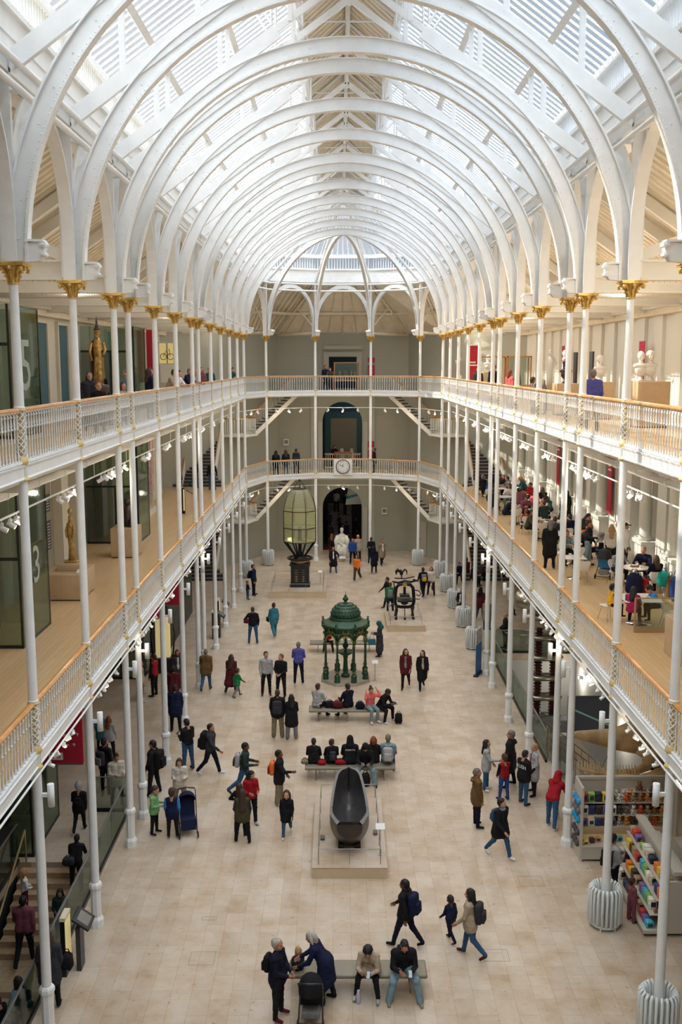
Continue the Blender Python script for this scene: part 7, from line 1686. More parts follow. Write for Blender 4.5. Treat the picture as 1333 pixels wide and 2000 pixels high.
def table(x, y, label, rnd_=False, z=Z2, sc=1.0):
    t = empty('cafe_table', (x, y, z), 0, label, 'table', 'white cafe tables'); t.scale = (sc, sc, 1); link('table_top', TRM if rnd_ else TTM, t); link('pedestal', TLG, t); return t
WH = ('nearest', 'second', 'third', 'fourth', 'fifth', 'sixth', 'seventh', 'eighth', 'ninth', 'tenth', 'eleventh', 'twelfth', 'thirteenth', 'fourteenth')
TB = [(8.2, 27.35, 1.5), (9.35, 31.6, 1.1), (7.75, 33.3, 1), (8.25, 35.9, 1), (8.35, 38.0, 1.1), (8.55, 41.2, 1.1), (8.7, 44.3, 1.1), (7.9, 45.3, 1), (9.2, 47.6, 1), (7.9, 48.9, 1), (8.2, 52.2, 1), (9.4, 54.5, 1), (7.9, 56.2, 1)]
for k, (x, y, s_) in enumerate(TB): table(x, y, 'white cafe table in the right middle gallery, %s from the front' % WH[k], k % 2 == 1, sc=s_)
CHS = [(8.9, 26.9, 80), (7.45, 27.7, -70), (7.85, 32.45, 178), (9.0, 30.75, 180), (9.7, 30.7, 170), (8.9, 32.3, 0), (8.3, 35.0, 175), (7.6, 35.6, -80), (8.35, 37.1, 180), (8.9, 38.6, 20), (7.75, 42.2, 185), (8.2, 42.0, 170), (8.05, 40.4, 185), (9.3, 41.3, 95), (7.75, 44.5, 190), (9.4, 44.8, 60), (8.5, 46.9, -60), (7.3, 48.2, 200), (8.3, 49.7, 10), (7.5, 51.5, 190), (8.7, 53.0, 20), (7.3, 55.3, 200)]
for k, (x, y, a) in enumerate(CHS): chair(x, y, a, 'white moulded cafe chair standing %s' % ('at the right end of the nearest table', 'at the left end of the nearest table, under a child', 'empty at the third table, back to the viewpoint', 'at the second table, hung with a red and navy coat', 'at the second table, hung with a turquoise backpack', 'behind the second table', 'at the near side of the fourth table', 'left of the fourth table', 'before the fifth table', 'behind the fifth table', 'under the child in red at the sixth table', 'beside the child in red at the sixth table', 'empty before the sixth table', 'right of the sixth table', 'before the seventh table', 'behind the seventh table', 'between the eighth and ninth tables', 'at the near left of the tenth table', 'behind the tenth table', 'before the eleventh table', 'behind the eleventh table', 'before the last table')[k])
CG = 'people in the cafe'
def cp(x, y, hd_, label, top, bot='black', pose='sit_table', h=1.7, hair=('short', 'brownh'), **k): return A(x, y, hd_, label, top, bot, pose=pose, h=h, hair=hair, z=Z2, group=CG, **k)
cp(7.45, 27.55, 105, 'cafe child with a yellow hood and pink sleeves, left of the nearest table', 'yellow', 'black', 'sit', 1.25, ('short', 'blackh'), child=True, sleeve='magenta')
cp(7.85, 26.85, 150, 'cafe child in magenta and purple at the near side of the nearest table', 'magenta', 'black', 'sit', 1.45, ('long', 'blackh'), sleeve='purple', shoes='purple')
cp(8.75, 27.4, -90, 'cafe child in a bright blue jacket, right of the nearest table', 'sky', 'black', 'sit_lean', 1.4, ('short', 'blackh'), child=True)
cp(9.75, 30.75, 190, 'cafe sitter with dark hair in front of the chair with the turquoise backpack', 'dnavy', 'black', 'sit', 1.66, ('long', 'brownh'), fem=True)
cp(9.85, 32.35, -30, 'older cafe sitter in navy with short grey hair by the wall', 'navy', 'black', 'sit_table', 1.74, ('short', 'greyh'), bulk=1.15)
cp(8.95, 32.35, 10, 'smiling cafe sitter in grey behind the second table', 'grey', 'black', 'sit_table', 1.68, ('short', 'brownh'))
cp(9.85, 34.6, 60, 'cafe visitor standing in a white jumper and green cap by the wall', 'white', 'char', 'stand', 1.76, ('cap', 'dgreen'), bulk=1.15)
cp(9.35, 34.6, 170, 'cafe visitor standing in a cream jumper beside the one in the cap', 'cream', 'black', 'stand', 1.68, ('long', 'blondh'), fem=True)
cp(8.75, 35.4, 60, 'cafe visitor standing in a black top and pale jeans, reaching to a pushchair', 'black', 'ljeans', 'point', 1.70, ('bun', 'brownh'), fem=True)
cp(7.25, 34.9, 175, 'person in a long black coat, back turned, at the railing side of the cafe', 'black', 'black', 'stand', 1.78, ('curly', 'greyh'), hem=.36, bulk=1.15)
cp(8.15, 38.75, 150, 'dark-clothed cafe sitter with a fur hood behind the coated standing person', 'char', 'olive', 'sit_lean', 1.76, ('short', 'brownh'), bulk=1.2)
cp(9.0, 39.3, 200, 'cafe sitter in navy, back turned', 'navy', 'navy', 'sit', 1.72, ('short', 'blackh'))
cp(9.6, 38.6, 250, 'cafe sitter in an orange top by the wall', 'orange', 'black', 'sit', 1.64, ('long', 'gingerh'), fem=True)
cp(9.4, 41.9, -20, 'cafe sitter in a black cap and dark top', 'black', 'black', 'sit_table', 1.74, ('cap', 'black'))
cp(9.8, 43.7, 200, 'cafe visitor standing in a black puffer coat by the wall', 'black', 'black', 'stand', 1.75, ('hood', 'black'), bulk=1.2, hem=.2)
cp(7.78, 42.3, 182, 'cafe child in a red top and dark trousers on a white chair', 'red', 'black', 'sit', 1.2, ('short', 'gingerh'), child=True)
cp(8.3, 45.3, 5, 'cafe sitter in a plum jacket and dark cap', 'mauve', 'black', 'sit_table', 1.76, ('cap', 'char'))
cp(8.75, 43.2, 200, 'cafe sitter in a dark green coat', 'dgreen', 'black', 'sit', 1.76, ('short', 'brownh'), bulk=1.15)
cp(9.2, 44.9, -60, 'cafe sitter in pale pink with bare arms', 'beige', 'black', 'sit_table', 1.66, ('long', 'brownh'), fem=True)
cp(9.55, 45.9, -40, 'cafe sitter in blue with dark hair leaning forward', 'dteal', 'black', 'sit_lean', 1.68, ('bob', 'blackh'), fem=True)
cp(9.15, 47.2, -30, 'cafe sitter in rose under the wall', 'pink', 'black', 'sit_table', 1.64, ('long', 'gingerh'), fem=True)
cp(7.15, 47.5, 170, 'cafe sitter in a big black coat near the gallery edge', 'black', 'black', 'sit', 1.78, ('short', 'blackh'), bulk=1.25)
cp(7.35, 49.0, 150, 'cafe sitter in a dark coat behind the one in the big black coat', 'dnavy', 'black', 'sit', 1.75, ('short', 'blackh'), bulk=1.2)
cp(8.35, 49.9, -20, 'cafe sitter in white with long brown hair', 'white', 'ljeans', 'sit_table', 1.66, ('long', 'brownh'), fem=True)
cp(8.9, 52.9, -80, 'cafe sitter in a grey tee shirt and dark trousers', 'grey', 'dnavy', 'sit_table', 1.74, ('short', 'brownh'), longs=0)
cp(8.6, 53.9, 20, 'cafe sitter in a dark top facing the viewpoint behind the grey tee shirt', 'char', 'black', 'sit_table', 1.7, ('long', 'gingerh'))
cp(7.7, 52.9, 80, 'cafe sitter in bright blue far along the gallery', 'blue', 'black', 'sit', 1.7, ('short', 'brownh'))
cp(7.6, 55.5, 170, 'cafe sitter in dark blue at the last table', 'navy', 'black', 'sit', 1.7, ('short', 'blackh'))
cp(7.95, 35.75, 20, 'cafe sitter in a blue-grey top at the fourth table', 'ljeans', 'black', 'sit_table', 1.7, ('bun', 'gingerh'), fem=True)
for k, (x, y, hd_, c, hr) in enumerate(((9.75, 40.4, 30, 'char', ('long', 'blackh')), (7.6, 40.9, 60, 'olive', ('short', 'brownh')), (8.9, 43.6, -100, 'beige', ('bob', 'gingerh')), (7.3, 44.9, 90, 'dnavy', ('short', 'blackh')), (9.75, 48.2, 200, 'black', ('long', 'brownh')), (8.6, 48.2, 160, 'mauve', ('short', 'blackh')), (7.35, 50.0, 120, 'char', ('long', 'blackh')), (9.6, 50.3, -60, 'red', ('short', 'brownh')), (7.6, 53.6, 200, 'black', ('short', 'greyh')), (9.9, 53.6, -90, 'dteal', ('long', 'blondh')), (8.5, 56.6, -40, 'navy', ('short', 'brownh')), (9.9, 36.0, 210, 'white', ('long', 'blondh')))):
    cp(x, y, hd_, 'cafe guest in %s in the crowd, %s of these from the front' % ({'char': 'charcoal', 'dnavy': 'dark navy', 'dteal': 'dark teal', 'mauve': 'plum'}.get(c, c), WH[k]), c, 'black', 'sit_table' if k % 3 else 'sit_lean', 1.70, hr, bulk=1.14)
for x, y, z, w_, d_, h_, c, lb, nm in ((9.85, 30.42, Z2 + .35, .42, .26, .55, 'tealbag', 'turquoise backpack hung on a cafe chair', 'backpack'), (8.95, 30.4, Z2 + .05, .62, .35, .8, 'navy', 'navy quilted coat hung on a cafe chair', 'coat'), (9.3, 30.5, Z2 + .05, .35, .3, .6, 'red', 'red jacket hanging low beside the navy coat', 'coat'),
        (10.0, 29.6, Z2 + .05, .45, .3, .9, 'blue', 'blue coat hung on a chair by the cafe wall', 'coat'), (9.95, 30.0, Z2 + .05, .25, .3, .8, 'brown', 'brown coat hung beside the blue coat', 'coat')):
    loose_bag(x, y, z, w_, d_, h_, c, lb, name=nm, cat=nm)
pushchair(8.85, 33.4, Z2, 150, 'dark pushchair with a blue bundle in the cafe aisle', 'char', 'sky'); pushchair(9.5, 36.6, Z2, 200, 'grey pushchair with a folded hood parked by the cafe wall', 'grey', 'char'); pushchair(9.0, 36.9, Z2, 170, 'black pushchair beside the grey one at the cafe wall', 'black', 'black')
CUP = mat('white_crockery', (.75, .73, .7), .3)
for k, (x, y, s_) in enumerate(TB[:9]):
    for j in range(3):
        m = MB(); m.lathe([(.02, 0), (.035, .01), (.04, .08), (.036, .08), (.03, .015)], 10); a = 2.1 * j + k
        tag(m.build('cup', CUP, None, (x + .2 * math.cos(a), y + .2 * math.sin(a), Z2 + .75)), '%s small white cup on the %s cafe table from the front' % (ORD[j].replace('nearest', 'first'), WH[k]), 'cup', 'cups on the %s cafe table' % WH[k])
    m = MB(); m.box(-.16, .16, -.11, .11, 0, .012); m.box(-.16, .16, -.11, -.10, .012, .025); m.box(-.16, .16, .10, .11, .012, .025); tag(m.build('tray', cloth(C['brown'], 'tray_brown') if k % 2 else CUP, None, (x, y + .02, Z2 + .7505)), '%s tray on the %s cafe table from the front' % ('brown' if k % 2 else 'white', WH[k]), 'tray')
def crimson_banner(x, y, z0, z1, w_, rz_, label, txt=True, m_=CRIMSON):
    t = empty('wall_banner', (x, y, z0), rz_, label, 'banner'); m = MB(); m.box(-w_ / 2, w_ / 2, -.012, .012, 0, z1 - z0); m.build('banner_sheet', m_, t)
    m = MB(); m.cyl((-w_ / 2, 0, z1 - z0), (w_ / 2, 0, z1 - z0), .02, n=8); m.build('rod', STEEL, t)
    if txt:
        for k in range(2): m = MB(); m.box(-w_ * .36, w_ * (.1 + .2 * k), -.016, -.012, (z1 - z0) * .62 - k * .16, (z1 - z0) * .62 - k * .16 + .07); m.build('white_line', WTEXT, t)
for y, lb in ((37.9, 'nearer'), (42.4, 'middle'), (46.9, 'farther')): crimson_banner(10.12, y, 7.3, 10.2, .6, PI / 2 * -1, 'tall red banner on the cafe wall, %s of three' % lb)
# glass-fronted barrier and pale plinth at the right of the cafe
t = empty('glass_case', (8.75, 26.4, Z2), 0, 'low glass barrier on a wooden base before the nearest cafe table', 'glass case'); m = MB(); m.box(-.95, .95, -.01, .01, .12, .95); m.build('pane', GLASS, t); m = MB(); m.box(-.95, .95, -.05, .05, 0, .12); m.box(-.95, .95, -.02, .02, .94, .97); m.box(-.97, -.94, -.03, .03, 0, .97); m.build('frame', mat('oak_trim', (.36, .24, .12), .5), t)
t = empty('plinth', (8.55, 23.9, Z2), 0, 'pale wooden plinth with a grey label at the right edge of the cafe floor', 'plinth'); m = MB(); m.rbox((0, 0, .5), (1.1, 1.3, 1.0), .02); m.build('plinth_body', PLINTH, t); m = MB(); m.cbox((-.45, -.3, 1.02), (.2, .25, .02), (.2, 0, 0)); m.build('label_plate', MATS['white_card'], t)

# ------------------------------------------------------------------ left of the middle gallery
def plinth(x, y, z, w_, d_, h_, label, step=None):
    t = empty('plinth', (x, y, z), 0, label, 'plinth'); m = MB(); m.rbox((0, 0, h_ / 2 + .02), (w_, d_, h_ - .04), .012); m.build('plinth_body', PLINTH, t); m = MB(); m.box(-w_ / 2 + .04, w_ / 2 - .04, -d_ / 2 + .04, d_ / 2 - .04, 0, .04); m.build('shadow_gap', DARKW, t)
    if step: m = MB(); m.rbox((.0, .1, h_ + step[2] / 2), (step[0], step[1], step[2]), .012); m.build('upper_step', PLINTH, t)
    return t
plinth(-8.75, 30.9, Z2, 1.05, 1.7, .82, 'broad pale wooden plinth under the thin gilt carved figure', (.72, .8, .22))
FIGG = mat('gilt_carving', (.42, .26, .09), .45, .3, noise=.3, nscale=10)
t = empty('carved_figure', (-8.75, 31.0, Z2 + 1.04), 0, 'tall thin gilt carved figure on the broad plinth', 'carving'); m = MB(); m.rbox((0, 0, .03), (.4, .3, .06), .02); m.tube([(0, 0, .06), (.02, 0, .5), (-.01, 0, 1.0), (.02, 0, 1.35), (0, 0, 1.5)], [.10, .09, .11, .08, .05], 10); m.ball((0, 0, 1.62), .09, sc=(.8, .9, 1.2)); m.tube([(.08, 0, 1.25), (.13, -.08, 1.0), (.08, -.12, .8)], .03, 6); m.tube([(-.08, 0, 1.25), (-.13, -.08, 1.0), (-.08, -.12, .8)], .03, 6); m.build('figure', FIGG, t)
m = MB(); m.cbox((0, 0, 0), (.2, .22, .015), (.3, .1, 0)); tag(m.build('label_plate', MATS['white_card'], None, (-8.35, 30.45, Z2 + .86)), 'small white label plate lying on the broad plinth', 'label')
plinth(-8.4, 37.5, Z2, .95, 1.15, 1.12, 'tall square wooden plinth under the dark crouching statue')
t = empty('dark_statue', (-8.35, 37.6, Z2 + 1.12), 0, 'dark bronze crouching statue on the square wooden plinth', 'statue'); DB = mat('dark_bronze', (.06, .035, .03), .4, .4, noise=.3, nscale=8)
m = MB(); m.tube([(0, 0, 0), (0, .05, .25), (0, .05, .6), (0, -.02, .8)], [.26, .24, .2, .1], 12); m.ball((0, -.04, .93), .12); m.tube([(.2, 0, .6), (.26, -.2, .35), (.1, -.28, .2)], .06, 8); m.tube([(-.2, 0, .6), (-.26, -.2, .35), (-.1, -.28, .2)], .06, 8); m.tube([(.15, 0, .1), (.2, -.3, .32), (.16, -.32, .02)], .08, 8); m.tube([(-.15, 0, .1), (-.2, -.3, .32), (-.16, -.32, .02)], .08, 8); m.build('figure', DB, t)
t = empty('sign_post', (-7.9, 48.2, Z2), 0, 'black sign post with a yellow edge on the left middle gallery', 'sign'); m = MB(); m.box(-.10, .10, -.05, .05, 0, 1.25); m.build('post', DARK, t); m = MB(); m.box(.03, .09, -.055, -.05, .15, 1.2); m.build('yellow_edge', YEL, t); m = MB(); m.T = Matrix.Translation((.35, .1, 1.05)) @ Matrix.Rotation(.5, 4, 'Y'); m.rbox((0, 0, 0), (.45, .3, .03), .01); m.build('screen', DARK, t)
for x, y, z0, z1, w_, lb in ((-10.24, 33.55, 8.0, 8.6, .45, 'upper dark notice board on the left middle gallery pilaster'), (-10.24, 33.55, 6.7, 7.7, .45, 'lower dark notice board on the left middle gallery pilaster'), (-10.24, 30.4, 7.2, 7.9, .35, 'dark notice board on the nearer left pilaster')):
    m = MB(); m.box(-.01, .01, -w_ / 2, w_ / 2, 0, z1 - z0); t = m.build('notice_board', mat('notice_dark', (.03, .035, .06), .5), None, (x + .05, y, z0)); tag(t, lb, 'notice board')
    m = MB(); [m.box(.011, .014, -w_ / 2 + .05, w_ / 2 - .1, .08 + k * .1, .1 + k * .1) for k in range(int((z1 - z0) * 9))]; m.build('notice_lines', WTEXT, t)
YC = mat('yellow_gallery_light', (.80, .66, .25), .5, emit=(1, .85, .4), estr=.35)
t = empty('yellow_panel_display', (-9.8, 46.0, Z2), 0, 'tall yellow display panels and pink panels beyond the farther lift lobby, middle gallery', 'display')
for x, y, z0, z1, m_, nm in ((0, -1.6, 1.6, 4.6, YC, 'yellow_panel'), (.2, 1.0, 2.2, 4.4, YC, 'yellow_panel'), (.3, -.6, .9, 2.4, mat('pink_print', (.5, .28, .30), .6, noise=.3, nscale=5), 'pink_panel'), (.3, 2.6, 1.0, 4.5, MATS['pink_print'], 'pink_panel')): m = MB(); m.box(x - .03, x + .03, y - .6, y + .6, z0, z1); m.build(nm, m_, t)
m = MB(); [m.box(.36, .42, -2.4 + k * 1.2, -2.34 + k * 1.2, 0, 4.7) for k in range(5)]; m.box(.3, .45, -2.4, 3.0, 0, .3); m.build('posts', WALLC, t)
crimson_banner(-9.3, 44.6, 9.3, 10.7, .5, 0, 'crimson banner hanging beyond the farther lift lobby, middle gallery', False); crimson_banner(-9.9, 50.5, 9.5, 10.7, .6, 0, 'second crimson banner in the left middle gallery, nearer the stairs', False)
A(-8.7, 58.2, 85, 'person in dark clothes at the foot of the left stairs, middle gallery', 'black', 'jeans', z=Z2, h=1.78, pose='walk2', hair=('short', 'blackh'))
A(-7.6, 57.2, 190, 'person in black with bare hands behind, beside the left stairs, middle gallery', 'black', 'jeans', z=Z2, h=1.75, pose='hands_back', hair=('short', 'blackh'))

# ------------------------------------------------------------------ far end of the middle gallery: clock, show case, visitors
t = empty('wall_clock', (0.0, 65.0, 6.31), 0, 'round white clock with roman numerals on the far balustrade', 'clock')
m = MB(); m.box(-.60, .60, .02, .06, -.56, .50); m.build('back_board', WHITE, t)
m = MB(); m.cyl((0, .02, 0), (0, -.05, 0), .47, n=40); m.build('case', mat('clock_rim_brown', (.16, .06, .04), .4), t); m = MB(); m.cyl((0, -.05, 0), (0, -.056, 0), .42, n=40); m.build('dial', mat('clock_dial', (.72, .72, .68), .5), t)
m = MB(); m.tube([(.43 * math.cos(k * PI / 20), -.055, .43 * math.sin(k * PI / 20)) for k in range(40)], .02, 5, closed=True); m.build('bezel', MATS['clock_rim_brown'], t)
for k, s_ in enumerate(('XII', 'I', 'II', 'III', 'IIII', 'V', 'VI', 'VII', 'VIII', 'IX', 'X', 'XI')): a = 2 * PI * k / 12; text(t, s_, .10, (.335 * math.sin(a), -.058, .335 * math.cos(a)), (PI / 2, a, 0), DARK, 'numeral', .002)
for a, L, w_, nm in ((math.radians(-5), .20, .02, 'hour_hand'), (math.radians(-62), .31, .014, 'minute_hand')): m = MB(); m.cbox((0, 0, L / 2 - .02), (w_ * 1.6, .006, L)); m.build(nm, DARK, t, (0, -.064, 0), (0, a, 0))
RW = mat('red_brown_wood', (.20, .065, .03), .4)
t = empty('wooden_show_case', (0, 66.9, Z2), 0, 'red-brown wooden show case behind the clock', 'show case'); m = MB()
for x in (-.55, .55):
    for y in (-.3, .3): m.box(x - .03, x + .03, y - .03, y + .03, 0, 1.35)
m.box(-.58, .58, -.33, .33, 1.3, 1.36); m.box(-.58, .58, -.33, .33, .45, .5); m.build('frame', RW, t); m = MB(); m.box(-.53, .53, -.3, .3, .5, 1.3); m.build('glass_box', GLASS, t)
balustrade((-1.35, 69.05), (1.35, 69.05), Z2, 'white balustrade seen through the middle archway of the far wall', False, 'archway balustrade')
t = empty('dark_urns', (.25, 70.5, Z2), 0, 'white-grey exhibits behind the archway balustrade of the middle gallery', 'exhibits'); m = MB()
for x in (-.9, -.3, .4): m.lathe([(.1, 0), (.2, .1), (.25, .6), (.1, .9), (.14, 1.0)], 12, (x, 0, .3)); m.box(x - .25, x + .25, -.2, .2, 0, .3)
m.build('urns', WALLC, t)
t = empty('framed_doorway', (.15, 76.9, Z2), 0, 'pale lit doorway in the blue room beyond the middle archway', 'doorway'); m = MB(); m.box(-1.5, 1.3, -.1, 0, 0, 3.6); m.build('blue_surround', mat('blue_surround', (.07, .16, .21), .6), t); m = MB(); m.box(-1.05, .95, -.15, -.1, 0, 3.1); m.build('pale_opening', mat('pale_room_beyond', (.42, .38, .28), .7), t)
A(-.65, 69.6, 20, 'person in black and red leaning in the middle archway of the far wall', 'black', 'black', z=Z2, h=1.7, pose='rail', hair=('bob', 'blackh'))
for (x, y, hd_, c, b_, hr, lb) in ((-4.35, 63.95, 170, 'black', 'black', ('long', 'blackh'), 'person in black, leftmost of the two women on the far middle gallery'), (-3.75, 64.6, 195, 'black', 'jeans', ('long', 'brownh'), 'person in black and jeans on the far middle gallery'), (-3.1, 65.5, 160, 'char', 'black', ('short', 'brownh'), 'person farther back on the far middle gallery, half hidden'), (2.1, 65.9, -90, 'black', 'black', ('short', 'brownh'), 'person in black right of the clock on the far middle gallery')):
    A(x, y + .4, hd_, lb, c, b_, z=Z2, h=1.72, pose='stand', hair=hr, hem=.15)
for x, z, w_, h_, lb in ((1.95, Z2 + .9, .42, .45, 'lower crimson notice right of the middle archway'), (1.95, Z2 + 1.55, .42, .42, 'upper crimson notice right of the middle archway'), (1.95, Z3 + 1.0, .44, .75, 'lower crimson notice right of the far show case, upper gallery'), (1.95, Z3 + 1.95, .44, .3, 'upper crimson notice right of the far show case, upper gallery')):
    m = MB(); m.box(-w_ / 2, w_ / 2, -.02, .02, 0, h_); t = m.build('wall_notice', CRIMSON, None, (x, 68.55, z)); tag(t, lb, 'notice'); m = MB(); [m.box(-w_ * .35, w_ * .2, -.024, -.02, h_ * (.3 + .2 * k), h_ * (.36 + .2 * k)) for k in range(3)]; m.build('notice_lines', WTEXT, t)
for x, y, z, lb in ((-3.9, 68.6, 7.4, 'dark small plate on the far wall left, middle gallery'), (2.9, 68.6, 2.6, 'white framed notice on the far wall, ground floor')): m = MB(); m.box(-.18, .18, -.015, .015, 0, .45); t = m.build('wall_plate', MATS['white_card'], None, (x, y - .04, z)); tag(t, lb, 'notice'); m = MB(); m.box(-.13, .13, -.02, -.015, .12, .38); m.build('plate_print', GREYP, t)
# things beyond the ground floor archway
t = empty('boat_sail', (.95, 70.6, 3.0), 0, 'white and blue boat sail hanging in the room beyond the far archway', 'sail'); m = MB(); m.prism([(-.75, 0), (.55, .05), (.4, .7), (.1, 1.15), (-.25, 1.4), (-.55, 1.2)], -.03, .03, 'y'); m.build('white_sail', mat('sail_white', (.55, .60, .56), .6), t); m = MB(); m.prism([(-.66, .38), (.2, .66), (.18, .80), (-.66, .62)], -.036, .036, 'y'); m.build('blue_stripe', mat('sail_blue', (.06, .26, .36), .6), t)
m = MB(); m.cyl((0, 0, 1.2), (0, 0, 2.35), .01, n=5); m.build('hanging_wire', STEEL, t)
t = empty('grey_staircase', (-.3, 71.5, 0), 0, 'grey steps rising in the dark room beyond the far archway', 'staircase'); m = MB(); [m.box(-.8, 1.0, k * .3, k * .3 + .32, k * .17, k * .17 + .17) for k in range(14)]; m.build('steps', mat('grey_far_steps', (.14, .14, .13), .7), t)

# ------------------------------------------------------------------ upper gallery, far end and sides
t = empty('glass_show_case', (.25, 67.2, Z3), 0, 'wood-framed glass show case with brass instruments, upper gallery far end', 'show case'); OKF = mat('orange_oak_frame', (.40, .19, .07), .4); m = MB(); W, D_, H_ = .82, .4, 1.95
for x in (-W, W):
    for y in (-D_, D_): m.box(x - .035, x + .035, y - .035, y + .035, 0, H_)
m.box(-W, W, -D_ - .03, D_ + .03, H_ - .06, H_); m.box(-W, W, -D_ - .03, D_ + .03, .7, .78); m.build('frame', OKF, t); m = MB(); m.box(-W, W, -D_, -D_ + .01, .78, H_ - .06); m.box(-W, W, D_ - .01, D_, .78, H_ - .06); m.build('glass_sides', GLASS, t)
m = MB(); [m.lathe([(.03, 0), (.08, .1), (.05, .3), (.1, .45), (.02, .6)], 10, (x, 0, .8)) for x in (-.45, -.1, .3, .55)]; m.build('brass_objects', mat('brass', (.4, .3, .12), .35, .8), t)
A(-1.15, 66.0, 30, 'person in a dark blue top beside the far show case, upper gallery', 'navy', 'black', z=Z3, h=1.78, pose='stand', hair=('short', 'brownh')); A(-.85, 65.75, 5, 'person in an olive checked top leaning on the far upper balustrade', 'olive', 'black', z=Z3, h=1.68, pose='rail', hair=('short', 'brownh'), fem=True)
# gilded standing figure
t = empty('gilded_statue', (-7.6, 30.6, Z3), math.radians(35), 'tall gilded standing robed statue on a dark lotus base, left upper gallery', 'statue'); BG = mat('worn_gilding', (.42, .25, .07), .4, .5, noise=.4, nscale=8); BD = mat('dark_lacquer', (.05, .025, .02), .4)
m = MB(); m.rbox((0, 0, .4), (.9, .9, .8), .02); m.lathe([(.2, .8), (.22, .86), (.28, 1.0), (.33, 1.15), (.30, 1.22), (.18, 1.24)], 18); m.build('lotus_base', BD, t)
m = MB(); m.tube([(0, 0, 1.22), (0, 0, 1.45), (0, 0, 1.9), (0, 0, 2.15), (0, 0, 2.45), (0, .01, 2.62)], [.20, .17, .15, .14, .18, .09], 16, sy=.75); m.tube([(0, 0, 2.6), (0, -.01, 2.72)], [.06, .06], 10); GILD = t
for s_ in (-1, 1): m.tube([(s_ * .18, 0, 2.5), (s_ * .25, .0, 2.28), (s_ * .12, -.15, 2.12)] if s_ > 0 else [(-.18, 0, 2.5), (-.24, .02, 2.2), (-.2, -.04, 1.95)], .045, 8); m.ball((s_ * .08, -.1, 1.23), .06, sc=(1, 1.8, .5)); m.ball((s_ * .10, -.0, 2.80), .025, sc=(.5, 1, 2))
for k in range(6): m.tube([(-.1 + .04 * k, -.12, 2.05), (-.12 + .048 * k, -.14, 1.5), (-.1 + .04 * k, -.15, 1.26)], .014, 5)
m.build('robed_figure', BG, t); m = MB(); m.ball((0, 0, 2.90), .10, sc=(.95, 1, .7)); m.lathe([(.05, 2.95), (.05, 3.0), (.03, 3.05), (.035, 3.08), (.004, 3.28)], 10); m.prism([(-.2, 1.3), (-.17, 2.5), (-.05, 2.6), (.05, 2.6), (.17, 2.5), (.2, 1.3)], .10, .13, 'y'); m.build('crown_and_mantle', BD, t)
UL = [(-6.75, 27.0, 30, 'child in a black sweatshirt with a white print at the left upper balustrade', 'black', 1.42, ('short', 'gingerh'), 'stand'), (-7.1, 27.5, 20, 'person with long dark hair behind the child in the printed sweatshirt', 'char', 1.68, ('long', 'brownh'), 'stand'), (-6.55, 29.1, 60, 'child with brown hair behind the second left column, upper gallery', 'beige', 1.35, ('bob', 'brownh'), 'stand'),
      (-7.9, 32.2, 150, 'person in a navy coat behind the gilded statue', 'dnavy', 1.7, ('short', 'blackh'), 'stand'), (-7.05, 32.0, -60, 'person in a pale blue jacket right of the gilded statue', 'ljeans', 1.72, ('short', 'greyh'), 'stand'),
      (-6.55, 33.3, 130, 'person with long hair in a navy coat, back turned, third left column, upper gallery', 'navy', 1.76, ('long', 'brownh'), 'stand'), (-6.35, 35.8, 80, 'person in a beige jacket leaning far over the left upper balustrade', 'beige', 1.74, ('short', 'brownh'), 'rail'), (-6.35, 37.0, 60, 'person with dark hair in white leaning over the left upper balustrade', 'white', 1.70, ('short', 'brownh'), 'rail'), (-6.4, 37.7, 50, 'person with long brown hair beside the one in white, upper gallery', 'maroon', 1.66, ('long', 'brownh'), 'rail'),
      (-6.4, 40.0, 70, 'person in navy leaning on the rail by the paired left columns, upper gallery', 'navy', 1.76, ('short', 'greyh'), 'rail'), (-6.4, 41.6, 60, 'person with light hair leaning on the rail past the paired left columns', 'lgrey', 1.66, ('curly', 'blondh'), 'rail'), (-6.7, 46.9, 30, 'person in a grey-mauve coat farther along the left upper gallery', 'mauve', 1.72, ('long', 'blackh'), 'stand'), (-6.6, 49.2, 10, 'person in teal beside the eighth left column, upper gallery', 'dteal', 1.7, ('short', 'brownh'), 'stand'), (-6.4, 56.8, 40, 'person in navy and teal near the far end of the left upper gallery', 'dteal', 1.72, ('short', 'brownh'), 'rail')]
for x, y, hd_, lb, c, h_, hr, ps in UL:
    q = A(x, y, hd_, lb, c, 'black', z=Z3, h=h_, pose=ps, hair=hr, child=h_ < 1.5, skin='skin2', bulk=1.12)
    if 'white print' in lb: printtxt(q, '\u2248\u2248', .14, .30)
for x, y, hd_, lb, c, h_, hr, ps in [(6.9, 46.5, -40, 'person in a black jacket with a white print, right upper gallery', 'black', 1.84, ('short', 'brownh'), 'stand'), (6.6, 49.6, -20, 'person in grey-blue beside the one with the print, right upper gallery', 'char', 1.7, ('long', 'brownh'), 'stand'), (6.8, 41.5, 120, 'person with light brown hair in pink, right upper gallery', 'pink', 1.62, ('curly', 'gingerh'), 'stand'), (7.2, 36.6, -60, 'person in grey leaning at the right upper rail', 'grey', 1.6, ('short', 'greyh'), 'rail'), (6.9, 37.0, 100, 'child in dark clothes at the right upper rail', 'char', 1.4, ('short', 'brownh'), 'stand'), (6.62, 27.2, 165, 'person in a bright blue coat behind the second right column, upper gallery', 'shirt', 1.74, ('short', 'greyh'), 'stand')]:
    A(x, y, hd_, lb, c, 'black', z=Z3, h=h_, pose=ps, hair=hr, bulk=1.14, skin='skin2', child=h_ < 1.5)
MW = mat('white_marble', (.72, .70, .66), .5, noise=.04, nscale=5)
